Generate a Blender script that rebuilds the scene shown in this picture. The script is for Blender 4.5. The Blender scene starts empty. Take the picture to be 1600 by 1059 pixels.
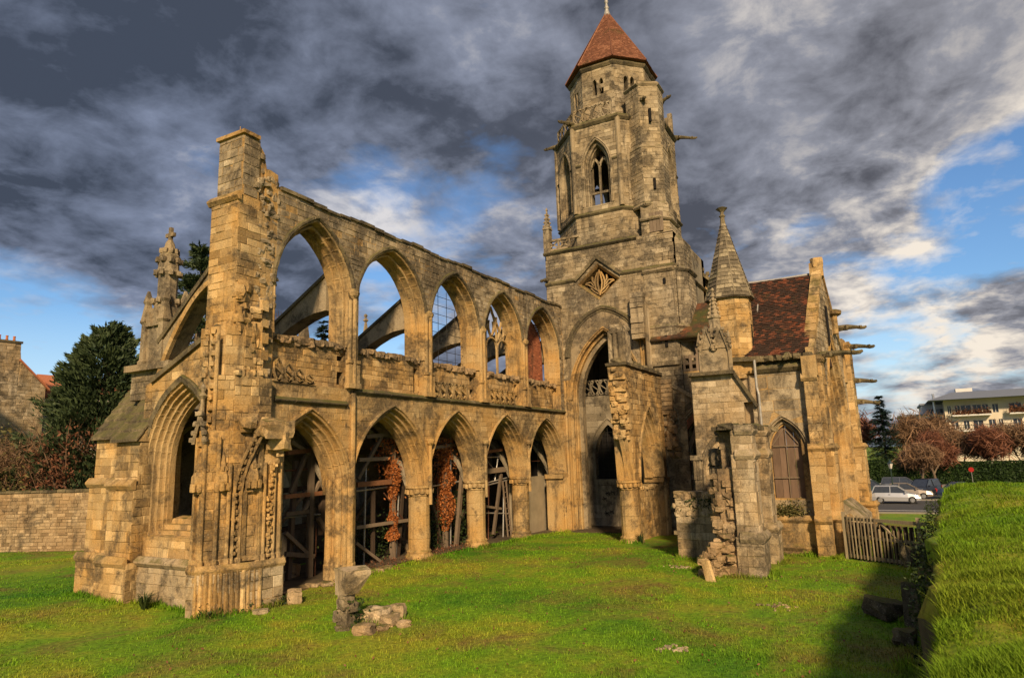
import bpy, bmesh, math, random
import numpy as np
from mathutils import Vector, Matrix, noise
from mathutils.geometry import tessellate_polygon
random.seed(7); rnd = random.random
def ru(a, b): return a + (b - a) * random.random()
R = math.radians; PI = math.pi
S = bpy.context.scene
COL = S.collection

# ------------------------------------------------------------------ camera
CAM = Vector((0, 0, 4.3)); FPX = 1036.0
_yaw, _pitch, _roll = .5038, .1733, -.0294
cf = Vector((math.cos(_yaw)*math.cos(_pitch), math.sin(_yaw)*math.cos(_pitch), math.sin(_pitch)))
cr = cf.cross(Vector((0, 0, 1))).normalized(); cu = cr.cross(cf)
cr, cu = cr*math.cos(_roll)+cu*math.sin(_roll), -cr*math.sin(_roll)+cu*math.cos(_roll)
cd = bpy.data.cameras.new('camera'); cam = bpy.data.objects.new('camera', cd); COL.objects.link(cam)
m = Matrix((cr, cu, -cf)).transposed().to_4x4(); m.translation = CAM; cam.matrix_world = m
cd.sensor_width = 36; cd.lens = FPX/1600*36; cd.clip_end = 3000; cd.clip_start = .05
S.camera = cam
S.view_settings.view_transform = 'Standard'; S.view_settings.look = 'None'
S.view_settings.gamma = 1; S.view_settings.use_curve_mapping = False
S.view_settings.exposure = 1.15
S.render.engine = 'CYCLES'
S.cycles.max_bounces = 6; S.cycles.diffuse_bounces = 4

# ------------------------------------------------------------------ node helper
class NT:
    def __init__(s, tree): s.t = tree; s.n = tree.nodes; s.l = tree.links
    def node(s, typ, **kw):
        n = s.n.new(typ)
        ins = kw.pop('ins', {})
        for k, v in kw.items(): setattr(n, k, v)
        for k, v in ins.items(): s.set(n.inputs[k], v)
        return n
    def set(s, sock, v):
        if isinstance(v, bpy.types.NodeSocket): s.l.new(v, sock)
        else:
            if sock.type == 'RGBA' and not isinstance(v, (int, float)) and len(v) == 3: v = (*v, 1)
            sock.default_value = v
    def math(s, op, a, b=0., c=None, clamp=False):
        n = s.node('ShaderNodeMath', operation=op, use_clamp=clamp); s.set(n.inputs[0], a); s.set(n.inputs[1], b)
        if c is not None: s.set(n.inputs[2], c)
        return n.outputs[0]
    def mix(s, f, a, b, mode='MIX'):
        n = s.node('ShaderNodeMix', data_type='RGBA', blend_type=mode); s.set(n.inputs[0], f); s.set(n.inputs[6], a); s.set(n.inputs[7], b)
        return n.outputs[2]
    def ramp(s, f, stops, interp='LINEAR'):
        n = s.node('ShaderNodeValToRGB'); e = n.color_ramp.elements; n.color_ramp.interpolation = interp
        while len(e) < len(stops): e.new(.5)
        for q, (p, c) in zip(e, stops):
            q.position = p; q.color = (c, c, c, 1) if isinstance(c, (int, float)) else (*c, 1)
        s.set(n.inputs[0], f); return n.outputs[0]
    def range(s, v, a, b, c=0., d=1.):
        n = s.node('ShaderNodeMapRange'); s.set(n.inputs[0], v)
        for i, q in enumerate((a, b, c, d)): n.inputs[i+1].default_value = q
        return n.outputs[0]
    def noise(s, vec, scale, detail=4, rough=.55, dist=0.):
        n = s.node('ShaderNodeTexNoise'); s.set(n.inputs['Vector'], vec)
        n.inputs['Scale'].default_value = scale; n.inputs['Detail'].default_value = detail
        n.inputs['Roughness'].default_value = rough; n.inputs['Distortion'].default_value = dist
        return n.outputs['Fac']
    def scale(s, vec, sx, sy, sz, off=(0, 0, 0)):
        n = s.node('ShaderNodeMapping'); s.set(n.inputs[0], vec); n.inputs['Scale'].default_value = (sx, sy, sz); n.inputs['Location'].default_value = off
        return n.outputs[0]

# ------------------------------------------------------------------ sun and sky
SUN_AZ, SUN_EL = math.atan2(-.52, -.855), R(31)           # direction towards the sun
sd = Vector((math.cos(SUN_AZ)*math.cos(SUN_EL), math.sin(SUN_AZ)*math.cos(SUN_EL), math.sin(SUN_EL)))
sl = bpy.data.lights.new('sun', 'SUN'); so = bpy.data.objects.new('sun', sl); COL.objects.link(so)
so.rotation_euler = (-sd).to_track_quat('-Z', 'Y').to_euler(); so.location = (0, -30, 40)
sl.energy = 2.6; sl.angle = R(5); sl.color = (1, .75, .46)
W = bpy.data.worlds.new('World'); S.world = W; W.use_nodes = True
T = NT(W.node_tree); T.n.clear()
sky = T.node('ShaderNodeTexSky', sky_type='NISHITA', sun_disc=False)
sky.sun_elevation = SUN_EL; sky.sun_rotation = math.atan2(sd.x, sd.y); sky.air_density = 1.2; sky.dust_density = .6; sky.ozone_density = 2.5
tc = T.node('ShaderNodeTexCoord').outputs['Generated']
sx = T.node('ShaderNodeSeparateXYZ'); T.l.new(tc, sx.inputs[0])
dx, dy, dz = sx.outputs
zz = T.math('ADD', T.math('MAXIMUM', dz, 0.0), .22)
cb = T.node('ShaderNodeCombineXYZ'); T.set(cb.inputs[0], T.math('DIVIDE', dx, zz)); T.set(cb.inputs[1], T.math('DIVIDE', dy, zz))
pl = cb.outputs[0]
big = T.noise(T.scale(pl, 1, 1, 1, (3.3, 7.35, 0)), 1.1, 5, .5, .2)
mid = T.noise(T.scale(pl, 1, 1, 1, (9.3, 4.2, 1)), 2.9, 8, .56, .25)
fine = T.noise(T.scale(pl, 1, 1, 1, (1.1, 2.2, 5)), 7.5, 8, .6, .25)
soft = T.noise(T.scale(pl, 1, 1, 1, (5.1, 1.2, 8)), 2.2, 8, .58, .4)
dens = T.math('ADD', T.math('MULTIPLY', big, .50), T.math('ADD', T.math('MULTIPLY', mid, .36), T.math('MULTIPLY', fine, .14)))
def lobe(az, el, width):                                  # soft region of the sky round an azimuth and elevation
    v = Vector((math.cos(R(az))*math.cos(R(el)), math.sin(R(az))*math.cos(R(el)), math.sin(R(el))))
    d = T.node('ShaderNodeVectorMath', operation='DOT_PRODUCT'); T.set(d.inputs[0], tc); d.inputs[1].default_value = v
    return T.ramp(T.range(d.outputs['Value'], math.cos(width), 1.), [(0, 0.), (1, 1.)], 'EASE')
def lobes(L):
    r = 0.
    for a, e, w, k in L: r = T.math('MULTIPLY_ADD', lobe(a, e, R(w)), k, r)
    return r
clear = lobes([(67, 6, 13, .16), (40, 13, 8, .07), (-11, 17, 8, .10), (53, 23, 7, .05), (-4, 9, 6, .05), (1, 6, 6, .06), (40, 24, 5, .04), (68, 21, 6, .05)])
thick = lobes([(58, 36, 28, .14), (12, 30, 17, .12), (-2, 26, 12, .11), (64, 17, 8, .03)])
cover0 = T.math('ADD', T.math('SUBTRACT', dens, clear), thick)
cover = T.range(cover0, .405, .505)
glow = lobes([(4, 33, 9, .26), (-8, 22, 9, .20), (1, 17, 10, .30), (-5, 12, 10, .25), (42, 21, 6, .40), (25, 20, 8, .15), (-8, 7, 10, .25)])
tex = T.math('ADD', T.math('MULTIPLY', soft, .6), T.math('MULTIPLY', fine, .4))
lit = T.math('ADD', T.range(tex, .41, .63, .02, .56), T.math('MULTIPLY', T.range(tex, .36, .58, .2, 1.), glow))
edge = T.math('SUBTRACT', 1., T.range(cover0, .42, .60))
lit = T.math('ADD', lit, T.math('MULTIPLY', edge, T.range(tex, .38, .58, .0, .42)))
lit = T.math('SUBTRACT', lit, lobes([(58, 38, 24, .07), (66, 24, 14, .05), (-1, 25, 8, .10)]), clamp=True)
warm = T.range(dy, .75, -.1)
cdark = T.mix(warm, (.026, .033, .049), (.036, .037, .045)); cmid = T.mix(warm, (.096, .114, .162), (.134, .136, .154)); clight = T.mix(warm, (.30, .30, .32), (.42, .375, .32))
cc = T.mix(T.range(lit, .0, .45), cdark, cmid); cc = T.mix(T.range(lit, .45, 1.), cc, clight)
hz = T.ramp(dz, [(0, 1.), (.20, 0.)])
skyc = T.mix(1., T.node('ShaderNodeVectorMath', operation='SCALE', ins={0: sky.outputs[0], 'Scale': .055}).outputs[0], (.66, .86, 1.08), 'MULTIPLY')
skyc = T.mix(T.math('MULTIPLY', hz, .8), skyc, (.34, .42, .48))
col = T.mix(cover, skyc, cc)
bg = T.node('ShaderNodeBackground', ins={'Color': col, 'Strength': 1.})
out = T.node('ShaderNodeOutputWorld'); T.l.new(bg.outputs[0], out.inputs[0])

# ------------------------------------------------------------------ materials
MATS = {}
def newmat(name):
    mt = bpy.data.materials.new(name); mt.use_nodes = True; t = NT(mt.node_tree)
    b = t.n['Principled BSDF']; MATS[name] = mt
    return t, b
def pos(t): return t.node('ShaderNodeNewGeometry').outputs['Position']
def attr(t, nm='tint'): return t.node('ShaderNodeAttribute', attribute_name=nm).outputs['Fac']
def bump(t, b, h, strength=.5, dist=.02):
    n = t.node('ShaderNodeBump', ins={'Height': h, 'Strength': strength, 'Distance': dist}); t.l.new(n.outputs[0], b.inputs['Normal'])
def limestone(name, c0, c1, c2, soot=.5, moss=.6, sootc=(.045, .038, .030), lim=0.):
    t, b = newmat(name); p = pos(t); ti = attr(t)
    n1 = t.noise(p, .55, 5, .6); n2 = t.noise(p, 4.5, 6, .65); n3 = t.noise(t.scale(p, 1, 1, .16), 1.6, 5, .65, .3); n4 = t.noise(p, 22, 5, .7)
    c = t.mix(t.range(t.math('ADD', t.math('MULTIPLY', ti, .62), t.math('MULTIPLY', n2, .38)), .12, .85), c0, c1)
    c = t.mix(t.range(n1, .40, .62), c, t.mix(.75, c, c2))
    c = t.mix(1., c, t.ramp(ti, [(0, .66), (.12, .9), (.85, 1.0), (.97, 1.18)]), 'MULTIPLY')
    g1 = t.noise(p, .42, 8, .68, .7); g2 = t.noise(t.scale(p, 1, 1, 1, (13, 5, 2)), 1.7, 8, .7, .5)
    st = t.math('MULTIPLY', t.range(t.math('ADD', t.math('MULTIPLY', g1, .6), t.math('MULTIPLY', g2, .4)), .575-.14*soot, .645-.14*soot), .95)
    sk = t.math('MULTIPLY', t.range(t.math('ADD', t.math('MULTIPLY', n3, .75), t.math('MULTIPLY', g1, .25)), .575-.10*soot, .655-.10*soot), .8)
    st = t.math('MULTIPLY', t.math('MAXIMUM', st, sk), t.range(t.noise(p, 8, 5, .7), .22, .60, .35, 1.))
    c = t.mix(t.math('MULTIPLY', st, .70+.25*soot, clamp=True), c, sootc)
    ro = t.node('ShaderNodeTexVoronoi', feature='F1'); t.set(ro.inputs['Vector'], p); ro.inputs['Scale'].default_value = 9
    c = t.mix(t.range(n4, .40, .66, .62, 1.12), (0, 0, 0), c, 'MIX') if False else t.mix(1., c, t.ramp(n4, [(.3, .62), (.62, 1.08)]), 'MULTIPLY')
    c = t.mix(t.range(t.noise(p, 34, 3, .6), .62, .72, 0, .55), c, (.62, .56, .42))
    nz = t.node('ShaderNodeSeparateXYZ', ins={0: t.node('ShaderNodeNewGeometry').outputs['Normal']}).outputs[2]
    ms = t.math('MULTIPLY', t.range(nz, .35, .85), t.range(t.noise(p, 2.2, 5, .6), .62-.3*moss, .80-.3*moss))
    c = t.mix(t.math('MULTIPLY', ms, .92), c, t.mix(n4, (.045, .050, .014), (.14, .13, .035)))
    t.set(b.inputs['Base Color'], c); b.inputs['Roughness'].default_value = .93; b.inputs['Specular IOR Level'].default_value = .15
    h = t.math('ADD', t.math('MULTIPLY', n4, .5), t.math('ADD', t.math('MULTIPLY', n2, .9), t.math('MULTIPLY', t.math('LESS_THAN', ro.outputs['Distance'], .16), -.25)))
    bump(t, b, h, .8, .035)
limestone('limestone', (.38, .248, .108), (.60, .430, .215), (.54, .305, .092), .60, .6)
limestone('limestone_pale', (.36, .275, .165), (.54, .44, .30), (.43, .29, .14), .58, .6)
limestone('limestone_grey', (.29, .225, .142), (.47, .385, .258), (.34, .25, .14), .70, .65)
limestone('limestone_dark', (.145, .115, .066), (.30, .235, .13), (.12, .095, .05), .75, .9)
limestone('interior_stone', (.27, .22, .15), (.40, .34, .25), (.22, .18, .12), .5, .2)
limestone('red_brick', (.26, .085, .045), (.42, .15, .075), (.30, .12, .06), .3, .1)
limestone('rubble_stone', (.29, .20, .108), (.48, .355, .21), (.33, .21, .105), .5, .6)

def tilemat(name, c0, c1, c2, moss):
    t, b = newmat(name); p = pos(t); ti = attr(t)
    n1 = t.noise(p, .9, 5, .65); n2 = t.noise(p, 12, 4, .6)
    k = t.math('ADD', t.math('MULTIPLY', ti, .42), t.math('MULTIPLY', n1, .75))
    c = t.mix(t.range(k, .52, .68), c0, c1); c = t.mix(t.range(k, .68, .80), c, c2)
    c = t.mix(t.range(t.noise(p, .55, 4, .6), .60-.25*moss, .78-.25*moss, 0, .85), c, (.055, .065, .016))
    c = t.mix(1., c, t.ramp(n2, [(.3, .65), (.65, 1.1)]), 'MULTIPLY')
    t.set(b.inputs['Base Color'], c); b.inputs['Roughness'].default_value = .85; b.inputs['Specular IOR Level'].default_value = .25
    bump(t, b, n2, .5, .02)
tilemat('old_roof_tile', (.045, .027, .019), (.085, .038, .023), (.20, .066, .032), .15)
tilemat('mossy_roof_tile', (.055, .034, .020), (.12, .05, .025), (.21, .075, .03), .55)
tilemat('spire_tile', (.17, .068, .036), (.24, .098, .052), (.30, .135, .075), 0.)
tilemat('stone_shingle', (.13, .105, .07), (.24, .195, .125), (.34, .28, .18), .05)

def plain(name, c, rough=.7, metal=0., var=.35, scale=6., spec=.3, stretch=None, c2=None):
    t, b = newmat(name); p = pos(t)
    n = t.noise(p if not stretch else t.scale(p, *stretch), scale, 5, .62)
    f = t.math('ADD', t.math('MULTIPLY', n, .6), t.math('MULTIPLY', attr(t), .4))
    d = tuple(x*(1-var) for x in c); e = c2 or tuple(min(1, x*(1+var)) for x in c)
    t.set(b.inputs['Base Color'], t.mix(t.range(f, .3, .7), d, e)); b.inputs['Roughness'].default_value = rough
    b.inputs['Metallic'].default_value = metal; b.inputs['Specular IOR Level'].default_value = spec
    bump(t, b, n, .35, .012)
    return t, b
plain('old_timber', (.17, .125, .085), .85, stretch=(6, 6, .9), scale=3)
plain('dark_timber', (.075, .05, .033), .85, stretch=(6, 6, .9), scale=3)
plain('red_timber', (.20, .088, .040), .8, stretch=(3, 3, 3), scale=3)
plain('galvanised_tube', (.42, .40, .37), .45, .6)
plain('rusty_tube', (.13, .055, .03), .8, .3)
plain('dark_iron', (.03, .028, .026), .6, .4)
plain('bark', (.16, .12, .08), .9, stretch=(4, 4, .8), scale=4)
plain('twig_brown', (.14, .085, .05), .9)
plain('twig_red', (.20, .062, .032), .9)
plain('wood_fence', (.20, .155, .095), .85, stretch=(8, 8, .8), scale=3, c2=(.36, .29, .18))
plain('white_render', (.62, .60, .57), .8, var=.08, scale=1)
plain('cream_render', (.62, .54, .42), .8, var=.1, scale=1)
plain('roof_zinc', (.20, .22, .26), .5, .3, var=.12)
plain('window_glass', (.035, .042, .055), .12, 0, var=.4, spec=.6)
plain('void_shade', (.012, .010, .009), .95)  # near-black colour standing in for the shade inside openings
plain('asphalt', (.055, .054, .055), .9, var=.2, scale=9)
plain('pavement', (.22, .20, .17), .9, var=.15)
plain('road_paint', (.70, .69, .66), .7, var=.1)
plain('soil', (.075, .055, .032), .95, scale=5)
plain('tyre', (.02, .02, .02), .8); plain('chrome', (.55, .55, .56), .3, .8)
plain('lamp_glass', (.55, .52, .45), .3, var=.1)
plain('red_light', (.35, .02, .015), .3, var=.1)
plain('boarding', (.19, .125, .085), .85, stretch=(2, 2, .5), scale=2)
plain('pipe_lead', (.34, .32, .29), .6, .3)
plain('terracotta', (.42, .15, .07), .8)
plain('render_wall', (.30, .245, .165), .9, var=.3, scale=1.5)
def paint(name, c):
    t, b = newmat(name); b.inputs['Base Color'].default_value = (*c, 1); b.inputs['Roughness'].default_value = .28; b.inputs['Metallic'].default_value = .45
    b.inputs['Coat Weight'].default_value = .5
for k, c in dict(silver=(.52, .53, .56), black=(.018, .02, .024), blue=(.03, .05, .10), beige=(.30, .25, .20), green=(.04, .07, .06), white=(.7, .7, .7), grey=(.13, .14, .16)).items(): paint('car_paint_'+k, c)
def leafmat(name, c0, c1, trans=.25, rough=.6):
    t, b = newmat(name); p = pos(t)
    f = t.math('ADD', t.math('MULTIPLY', attr(t), .65), t.math('MULTIPLY', t.noise(p, 1.1, 4, .6), .35))
    c = t.mix(t.range(f, .2, .8), c0, c1)
    t.set(b.inputs['Base Color'], c); b.inputs['Roughness'].default_value = rough; b.inputs['Specular IOR Level'].default_value = .25
    tr = t.node('ShaderNodeBsdfTranslucent', ins={'Color': c}); mx = t.node('ShaderNodeMixShader', ins={0: trans})
    t.l.new(b.outputs[0], mx.inputs[1]); t.l.new(tr.outputs[0], mx.inputs[2]); t.l.new(mx.outputs[0], t.n['Material Output'].inputs[0])
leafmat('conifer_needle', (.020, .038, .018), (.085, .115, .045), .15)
leafmat('blue_conifer_needle', (.014, .030, .022), (.045, .085, .060), .1)
leafmat('hedge_leaf', (.010, .026, .008), (.045, .085, .018), .2)
leafmat('shrub_leaf', (.055, .070, .020), (.24, .19, .07), .3)
leafmat('copper_leaf', (.24, .072, .018), (.66, .25, .075), .35)
leafmat('brown_leaf', (.10, .045, .025), (.24, .10, .05), .25)
leafmat('ivy_leaf', (.014, .030, .010), (.06, .085, .02), .2)
leafmat('dry_twig', (.13, .080, .045), (.30, .18, .10), .1)
leafmat('red_twig', (.12, .050, .032), (.28, .12, .065), .1)
def grassmat(name, bladed, G=1., dry=1.):
    t, b = newmat(name); p = pos(t)
    n1 = t.noise(t.scale(p, 1, 1, 1, (4.2, 1.4, 0)), .13, 4, .6, .4); n2 = t.noise(p, .8, 6, .7); n3 = t.noise(p, 7, 4, .6); 
    f = t.math('ADD', t.math('MULTIPLY', n1, .65), t.math('MULTIPLY', n2, .35))
    c = t.mix(t.range(f, .36, .49), tuple(k*G for k in (.062, .180, .011)), tuple(k*G for k in (.16, .29, .014))); c = t.mix(t.range(f, .49, .49+.13/dry), c, tuple(k*G for k in (.31, .295, .030)))
    c = t.mix(t.range(t.noise(p, .33, 6, .72, .6), .50, .66, 0, .8*dry), c, (.23, .155, .050))
    if bladed: c = t.mix(1., c, t.ramp(attr(t), [(0, .55), (1, 1.45)]), 'MULTIPLY')
    else: c = t.mix(1., c, t.ramp(n3, [(.3, .45), (.7, .95)]), 'MULTIPLY')
    t.set(b.inputs['Base Color'], c); b.inputs['Roughness'].default_value = .75; b.inputs['Specular IOR Level'].default_value = .15
    if bladed:
        tr = t.node('ShaderNodeBsdfTranslucent', ins={'Color': c}); mx = t.node('ShaderNodeMixShader', ins={0: .35})
        t.l.new(b.outputs[0], mx.inputs[1]); t.l.new(tr.outputs[0], mx.inputs[2]); t.l.new(mx.outputs[0], t.n['Material Output'].inputs[0])
    else: bump(t, b, n3, .8, .06)
grassmat('turf', False, 1.15); grassmat('grass_blade', True, 1.18); grassmat('bank_blade', True, .95, .35)

# ------------------------------------------------------------------ mesh builder
def V3(*a): return Vector(a)
class MB:
    def __init__(s): s.v = []; s.f = []; s.t = []
    def poly(s, pts, t=.5):
        n = len(s.v); s.v += [tuple(p) for p in pts]; s.f.append(tuple(range(n, n+len(pts)))); s.t.append(t)
    def prism(s, bot, top, t=.5):
        n = len(s.v); k = len(bot); s.v += [tuple(p) for p in bot]+[tuple(p) for p in top]
        s.f.append(tuple(range(n+k-1, n-1, -1))); s.f.append(tuple(range(n+k, n+2*k)))
        for i in range(k): j = (i+1) % k; s.f.append((n+i, n+j, n+k+j, n+k+i))
        s.t += [t]*(k+2)
    def foot(s, pts, z0, z1, t=.5, top=None):          # footprint prism
        s.prism([(x, y, z0) for x, y in pts], [(x, y, z1) for x, y in (top or pts)], t)
    def box(s, a, b, t=.5):
        x0, y0, z0 = a; x1, y1, z1 = b
        s.foot([(x0, y0), (x1, y0), (x1, y1), (x0, y1)], z0, z1, t)
    def obox(s, c, size, rz=0, t=.5, tilt=None):
        M = Matrix.Rotation(rz, 3, 'Z')
        if tilt: M = M @ Matrix.Rotation(tilt[0], 3, 'X') @ Matrix.Rotation(tilt[1], 3, 'Y')
        h = [x/2 for x in size]; c = Vector(c)
        q = [c + M @ Vector((a*h[0], b*h[1], -h[2])) for a, b in ((-1, -1), (1, -1), (1, 1), (-1, 1))]
        q2 = [c + M @ Vector((a*h[0], b*h[1], h[2])) for a, b in ((-1, -1), (1, -1), (1, 1), (-1, 1))]
        s.prism(q, q2, t)
    def beam(s, a, b, w, h=None, t=.5, up=(0, 0, 1)):   # squared timber from a to b
        a = Vector(a); b = Vector(b); d = (b-a).normalized(); up = Vector(up)
        if abs(d.dot(up)) > .97: up = Vector((1, 0, 0))
        r = d.cross(up).normalized(); u = r.cross(d); h = h or w
        o = [r*x*w/2+u*y*h/2 for x, y in ((-1, -1), (1, -1), (1, 1), (-1, 1))]
        s.prism([a+q for q in o], [b+q for q in o], t)
    def tube(s, path, rad, n=8, t=.5):
        path = [Vector(p) for p in path]; k = len(path)
        if not isinstance(rad, (list, tuple)): rad = [rad]*k
        n0 = len(s.v); ref = None
        for i, p in enumerate(path):
            d = (path[min(i+1, k-1)]-path[max(i-1, 0)]).normalized()
            if ref is None: ref = Vector((0, 0, 1)) if abs(d.z) < .9 else Vector((1, 0, 0))
            r = d.cross(ref).normalized(); u = r.cross(d).normalized(); ref = u if abs(d.z) < .9 or True else ref
            for j in range(n):
                a = 2*PI*j/n; s.v.append(tuple(p+(r*math.cos(a)+u*math.sin(a))*rad[i]))
        for i in range(k-1):
            for j in range(n):
                a = n0+i*n+j; b = n0+i*n+(j+1) % n; s.f.append((a, b, b+n, a+n)); s.t.append(t)
        s.f.append(tuple(range(n0+n-1, n0-1, -1))); s.f.append(tuple(range(n0+(k-1)*n, n0+k*n))); s.t += [t, t]
    def lathe(s, prof, c, n=12, a0=0, t=.5, sq=1.):
        n0 = len(s.v); k = len(prof)
        for r, z in prof:
            for j in range(n):
                a = a0+2*PI*j/n; s.v.append((c[0]+r*math.cos(a), c[1]+r*math.sin(a)*sq, c[2]+z))
        for i in range(k-1):
            for j in range(n):
                a = n0+i*n+j; b = n0+i*n+(j+1) % n; s.f.append((a, b, b+n, a+n)); s.t.append(t if not callable(t) else t())
        s.f.append(tuple(range(n0+n-1, n0-1, -1))); s.f.append(tuple(range(n0+(k-1)*n, n0+k*n))); s.t += [.5, .5]
    def rock(s, c, size, seed=0, t=.5, k=2):             # angular weathered lump
        bm = bmesh.new(); bmesh.ops.create_cube(bm, size=1.)
        bmesh.ops.subdivide_edges(bm, edges=bm.edges, cuts=k, use_grid_fill=True)
        M = Matrix.Rotation(seed*1.7, 3, 'Z')
        n0 = len(s.v)
        for v in bm.verts:
            p = v.co.copy(); p = p*.72+p.normalized()*.20
            p += noise.noise_vector(p*2.1+Vector((seed*7.3, seed*3.1, seed)))*.17
            s.v.append(tuple(Vector(c)+M @ Vector((p.x*size[0], p.y*size[1], p.z*size[2]))))
        bm.verts.index_update()
        for f in bm.faces: s.f.append(tuple(n0+v.index for v in f.verts)); s.t.append(t)
        bm.free()
    def wear(s, amt, sc=2.3, sh=0.):
        for i, p in enumerate(s.v):
            p = Vector(p); d = noise.noise_vector(p*sc+Vector((sh, 0, 0)))+.5*noise.noise_vector(p*sc*3.1)
            s.v[i] = tuple(p+d*amt)
        return s
    def add(s, o):
        n = len(s.v); s.v += o.v; s.f += [tuple(i+n for i in f) for f in o.f]; s.t += o.t
        return s
def mesh_of(name, v, f, t, mat, smooth=False):
    me = bpy.data.meshes.new(name); me.from_pydata(v, [], f)
    a = me.attributes.new('tint', 'FLOAT', 'FACE'); a.data.foreach_set('value', np.array(t, dtype=np.float32))
    me.materials.append(MATS[mat]); me.update()
    if smooth: me.polygons.foreach_set('use_smooth', np.ones(len(f), dtype=bool))
    return me
def link(name, data, parent=None, **props):
    o = bpy.data.objects.new(name, data); COL.objects.link(o)
    if parent: o.parent = parent
    for k, v in props.items(): o[k] = v
    return o
def build(mb, name, mat, parent=None, smooth=False, recalc=True, **props):
    me = mesh_of(name, mb.v, mb.f, mb.t, mat, smooth)
    if recalc and len(mb.f) < 40000:
        bm = bmesh.new(); bm.from_mesh(me); bmesh.ops.recalc_face_normals(bm, faces=bm.faces); bm.to_mesh(me); bm.free()
    return link(name, me, parent, **props)
def thing(name, label, cat, loc=(0, 0, 0), group=None):
    o = link(name, None, None, label=label, category=cat); o.location = loc
    if group: o['group'] = group
    return o
def inv(o): return o.matrix_world  # parents stay at the origin unless noted

# ------------------------------------------------------------------ wall frames, arches, stones
class Fr:
    def __init__(s, o, U, N): s.o = Vector(o); s.U = Vector(U).normalized(); s.N = Vector(N).normalized()
    def __call__(s, u, v, d=0.): return s.o+s.U*u+s.N*d+Vector((0, 0, v))
def arc_pts(c, w, v0, h, r=0., n=10):
    """left springing -> apex -> right springing of the pointed arch (half width w, rise h) offset outwards by r"""
    Rr = (w*w+h*h)/(2*w); e = Rr-w; Q = Rr+r
    if e < 0: a1 = PI/2
    am = math.acos(max(-1, min(1, e/Q)))
    L = [(c+e-Q*math.cos(a), v0+Q*math.sin(a)) for a in [am*i/n for i in range(n+1)]]
    return L+[(2*c-u, v) for u, v in L[-2::-1]]
def opening(c, w, v0, h, r=0., bottom=0., n=10):
    a = arc_pts(c, w, v0, h, r, n)
    return [(a[0][0], bottom)]+a+[(a[-1][0], bottom)]
def archsweep(mb, fr, c, w, v0, h, prof, n=10, foot=None, nv=9, t0=.5, tv=.5):
    """sweep the (r, d) profile round a pointed arch, voussoir joints as shallow grooves, optional straight jambs down to foot"""
    ts = []
    for k in range(nv):
        a, b = k/nv, (k+1)/nv; g = .006
        m = max(2, round(n*2/nv))
        ts += [(a+g+(b-a-2*g)*i/m, 0., k) for i in range(m+1)]+([(b, .014, k)] if k < nv-1 else [])
    jam = []
    if foot is not None:
        nj = max(1, round((v0-foot)/.42))
        for k in range(nj): jam += [(foot+(v0-foot)*(k+.02)/nj, 0., k), (foot+(v0-foot)*(k+.97)/nj, 0., k)]+([(foot+(v0-foot)*(k+1)/nj, .014, k)] if k < nj-1 else [])
    Rr = (w*w+h*h)/(2*w); e = Rr-w
    rows = []; tl = []
    vt = [ru(t0-tv/2, t0+tv/2) for _ in range(80)]
    for ip, (r, d) in enumerate(prof):
        row = []
        for (z, s_, k) in jam: row.append(fr(c-w-r+s_, z, d-s_)); 
        Q = Rr+r; am = math.acos(max(-1, min(1, e/Q)))
        for (t, s_, k) in ts:
            q = Q-s_
            if t <= .5: a = am*t*2; row.append(fr(c+e-q*math.cos(a), v0+q*math.sin(a), d-s_))
            else: a = am*(1-t)*2; row.append(fr(c-e+q*math.cos(a), v0+q*math.sin(a), d-s_))
        for (z, s_, k) in jam[::-1]: row.append(fr(c+w+r-s_, z, d-s_))
        rows.append(row)
    kk = [40+j[2] for j in jam]+[x[2] for x in ts]+[60+j[2] for j in jam[::-1]]
    n0 = len(mb.v); m = len(rows[0])
    for row in rows: mb.v += [tuple(p) for p in row]
    for i in range(len(rows)-1):
        for j in range(m-1):
            a = n0+i*m+j; mb.f.append((a, a+1, a+m+1, a+m)); mb.t.append(vt[kk[j] % 80])
def orders(r0, d0, d1, n=3, hood=True, r1=0.):
    """moulded profile from the wall face (radius r0, depth d0) in to the opening edge (r1, d1): rolls and hollows"""
    P = []
    if hood: P += [(r0+.10, -.02), (r0+.10, .07), (r0+.02, .09), (r0-.01, .0)]
    for k in range(n):
        a, b = r0+(r1-r0)*k/n, r0+(r1-r0)*(k+1)/n; p, q = d0+(d1-d0)*k/n, d0+(d1-d0)*(k+1)/n
        w_, g = b-a, q-p
        k_ = abs(w_)
        P += [(a, p)]+[(a+w_*(.30-.30*math.cos(q)), p+g*.10*q/PI+k_*.26*math.sin(q)) for q in (.5, 1.1, 1.57, 2.1, 2.7)]+[(a+w_*.58, p+g*.42), (a+w_*.62, p+g*.80), (a+w_*.74, p+g*1.02), (a+w_*.88, p+g*1.0), (a+w_*.97, p+g*.86)]
    P += [(r1, d1)]
    return P
def slab(mb, fr, outline, holes, d0, d1, t=.4):
    loops = [outline]+holes
    tri = tessellate_polygon([[Vector((u, v, 0)) for u, v in lp] for lp in loops])
    flat = [p for lp in loops for p in lp]; n = len(mb.v); k = len(flat)
    mb.v += [tuple(fr(u, v, d0)) for u, v in flat]+[tuple(fr(u, v, d1)) for u, v in flat]
    for a, b, c in tri: mb.f.append((n+a, n+b, n+c)); mb.f.append((n+k+c, n+k+b, n+k+a)); mb.t += [t, t]
    o = n
    for lp in loops:
        q = len(lp)
        for i in range(q): j = (i+1) % q; mb.f.append((o+i, o+j, o+k+j, o+k+i)); mb.t.append(t)
        o += q
def pip(p, poly):
    x, y = p; c = False; n = len(poly)
    for i in range(n):
        x1, y1 = poly[i]; x2, y2 = poly[i-1]
        if (y1 > y) != (y2 > y) and x < (x2-x1)*(y-y1)/(y2-y1)+x1: c = not c
    return c
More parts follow.
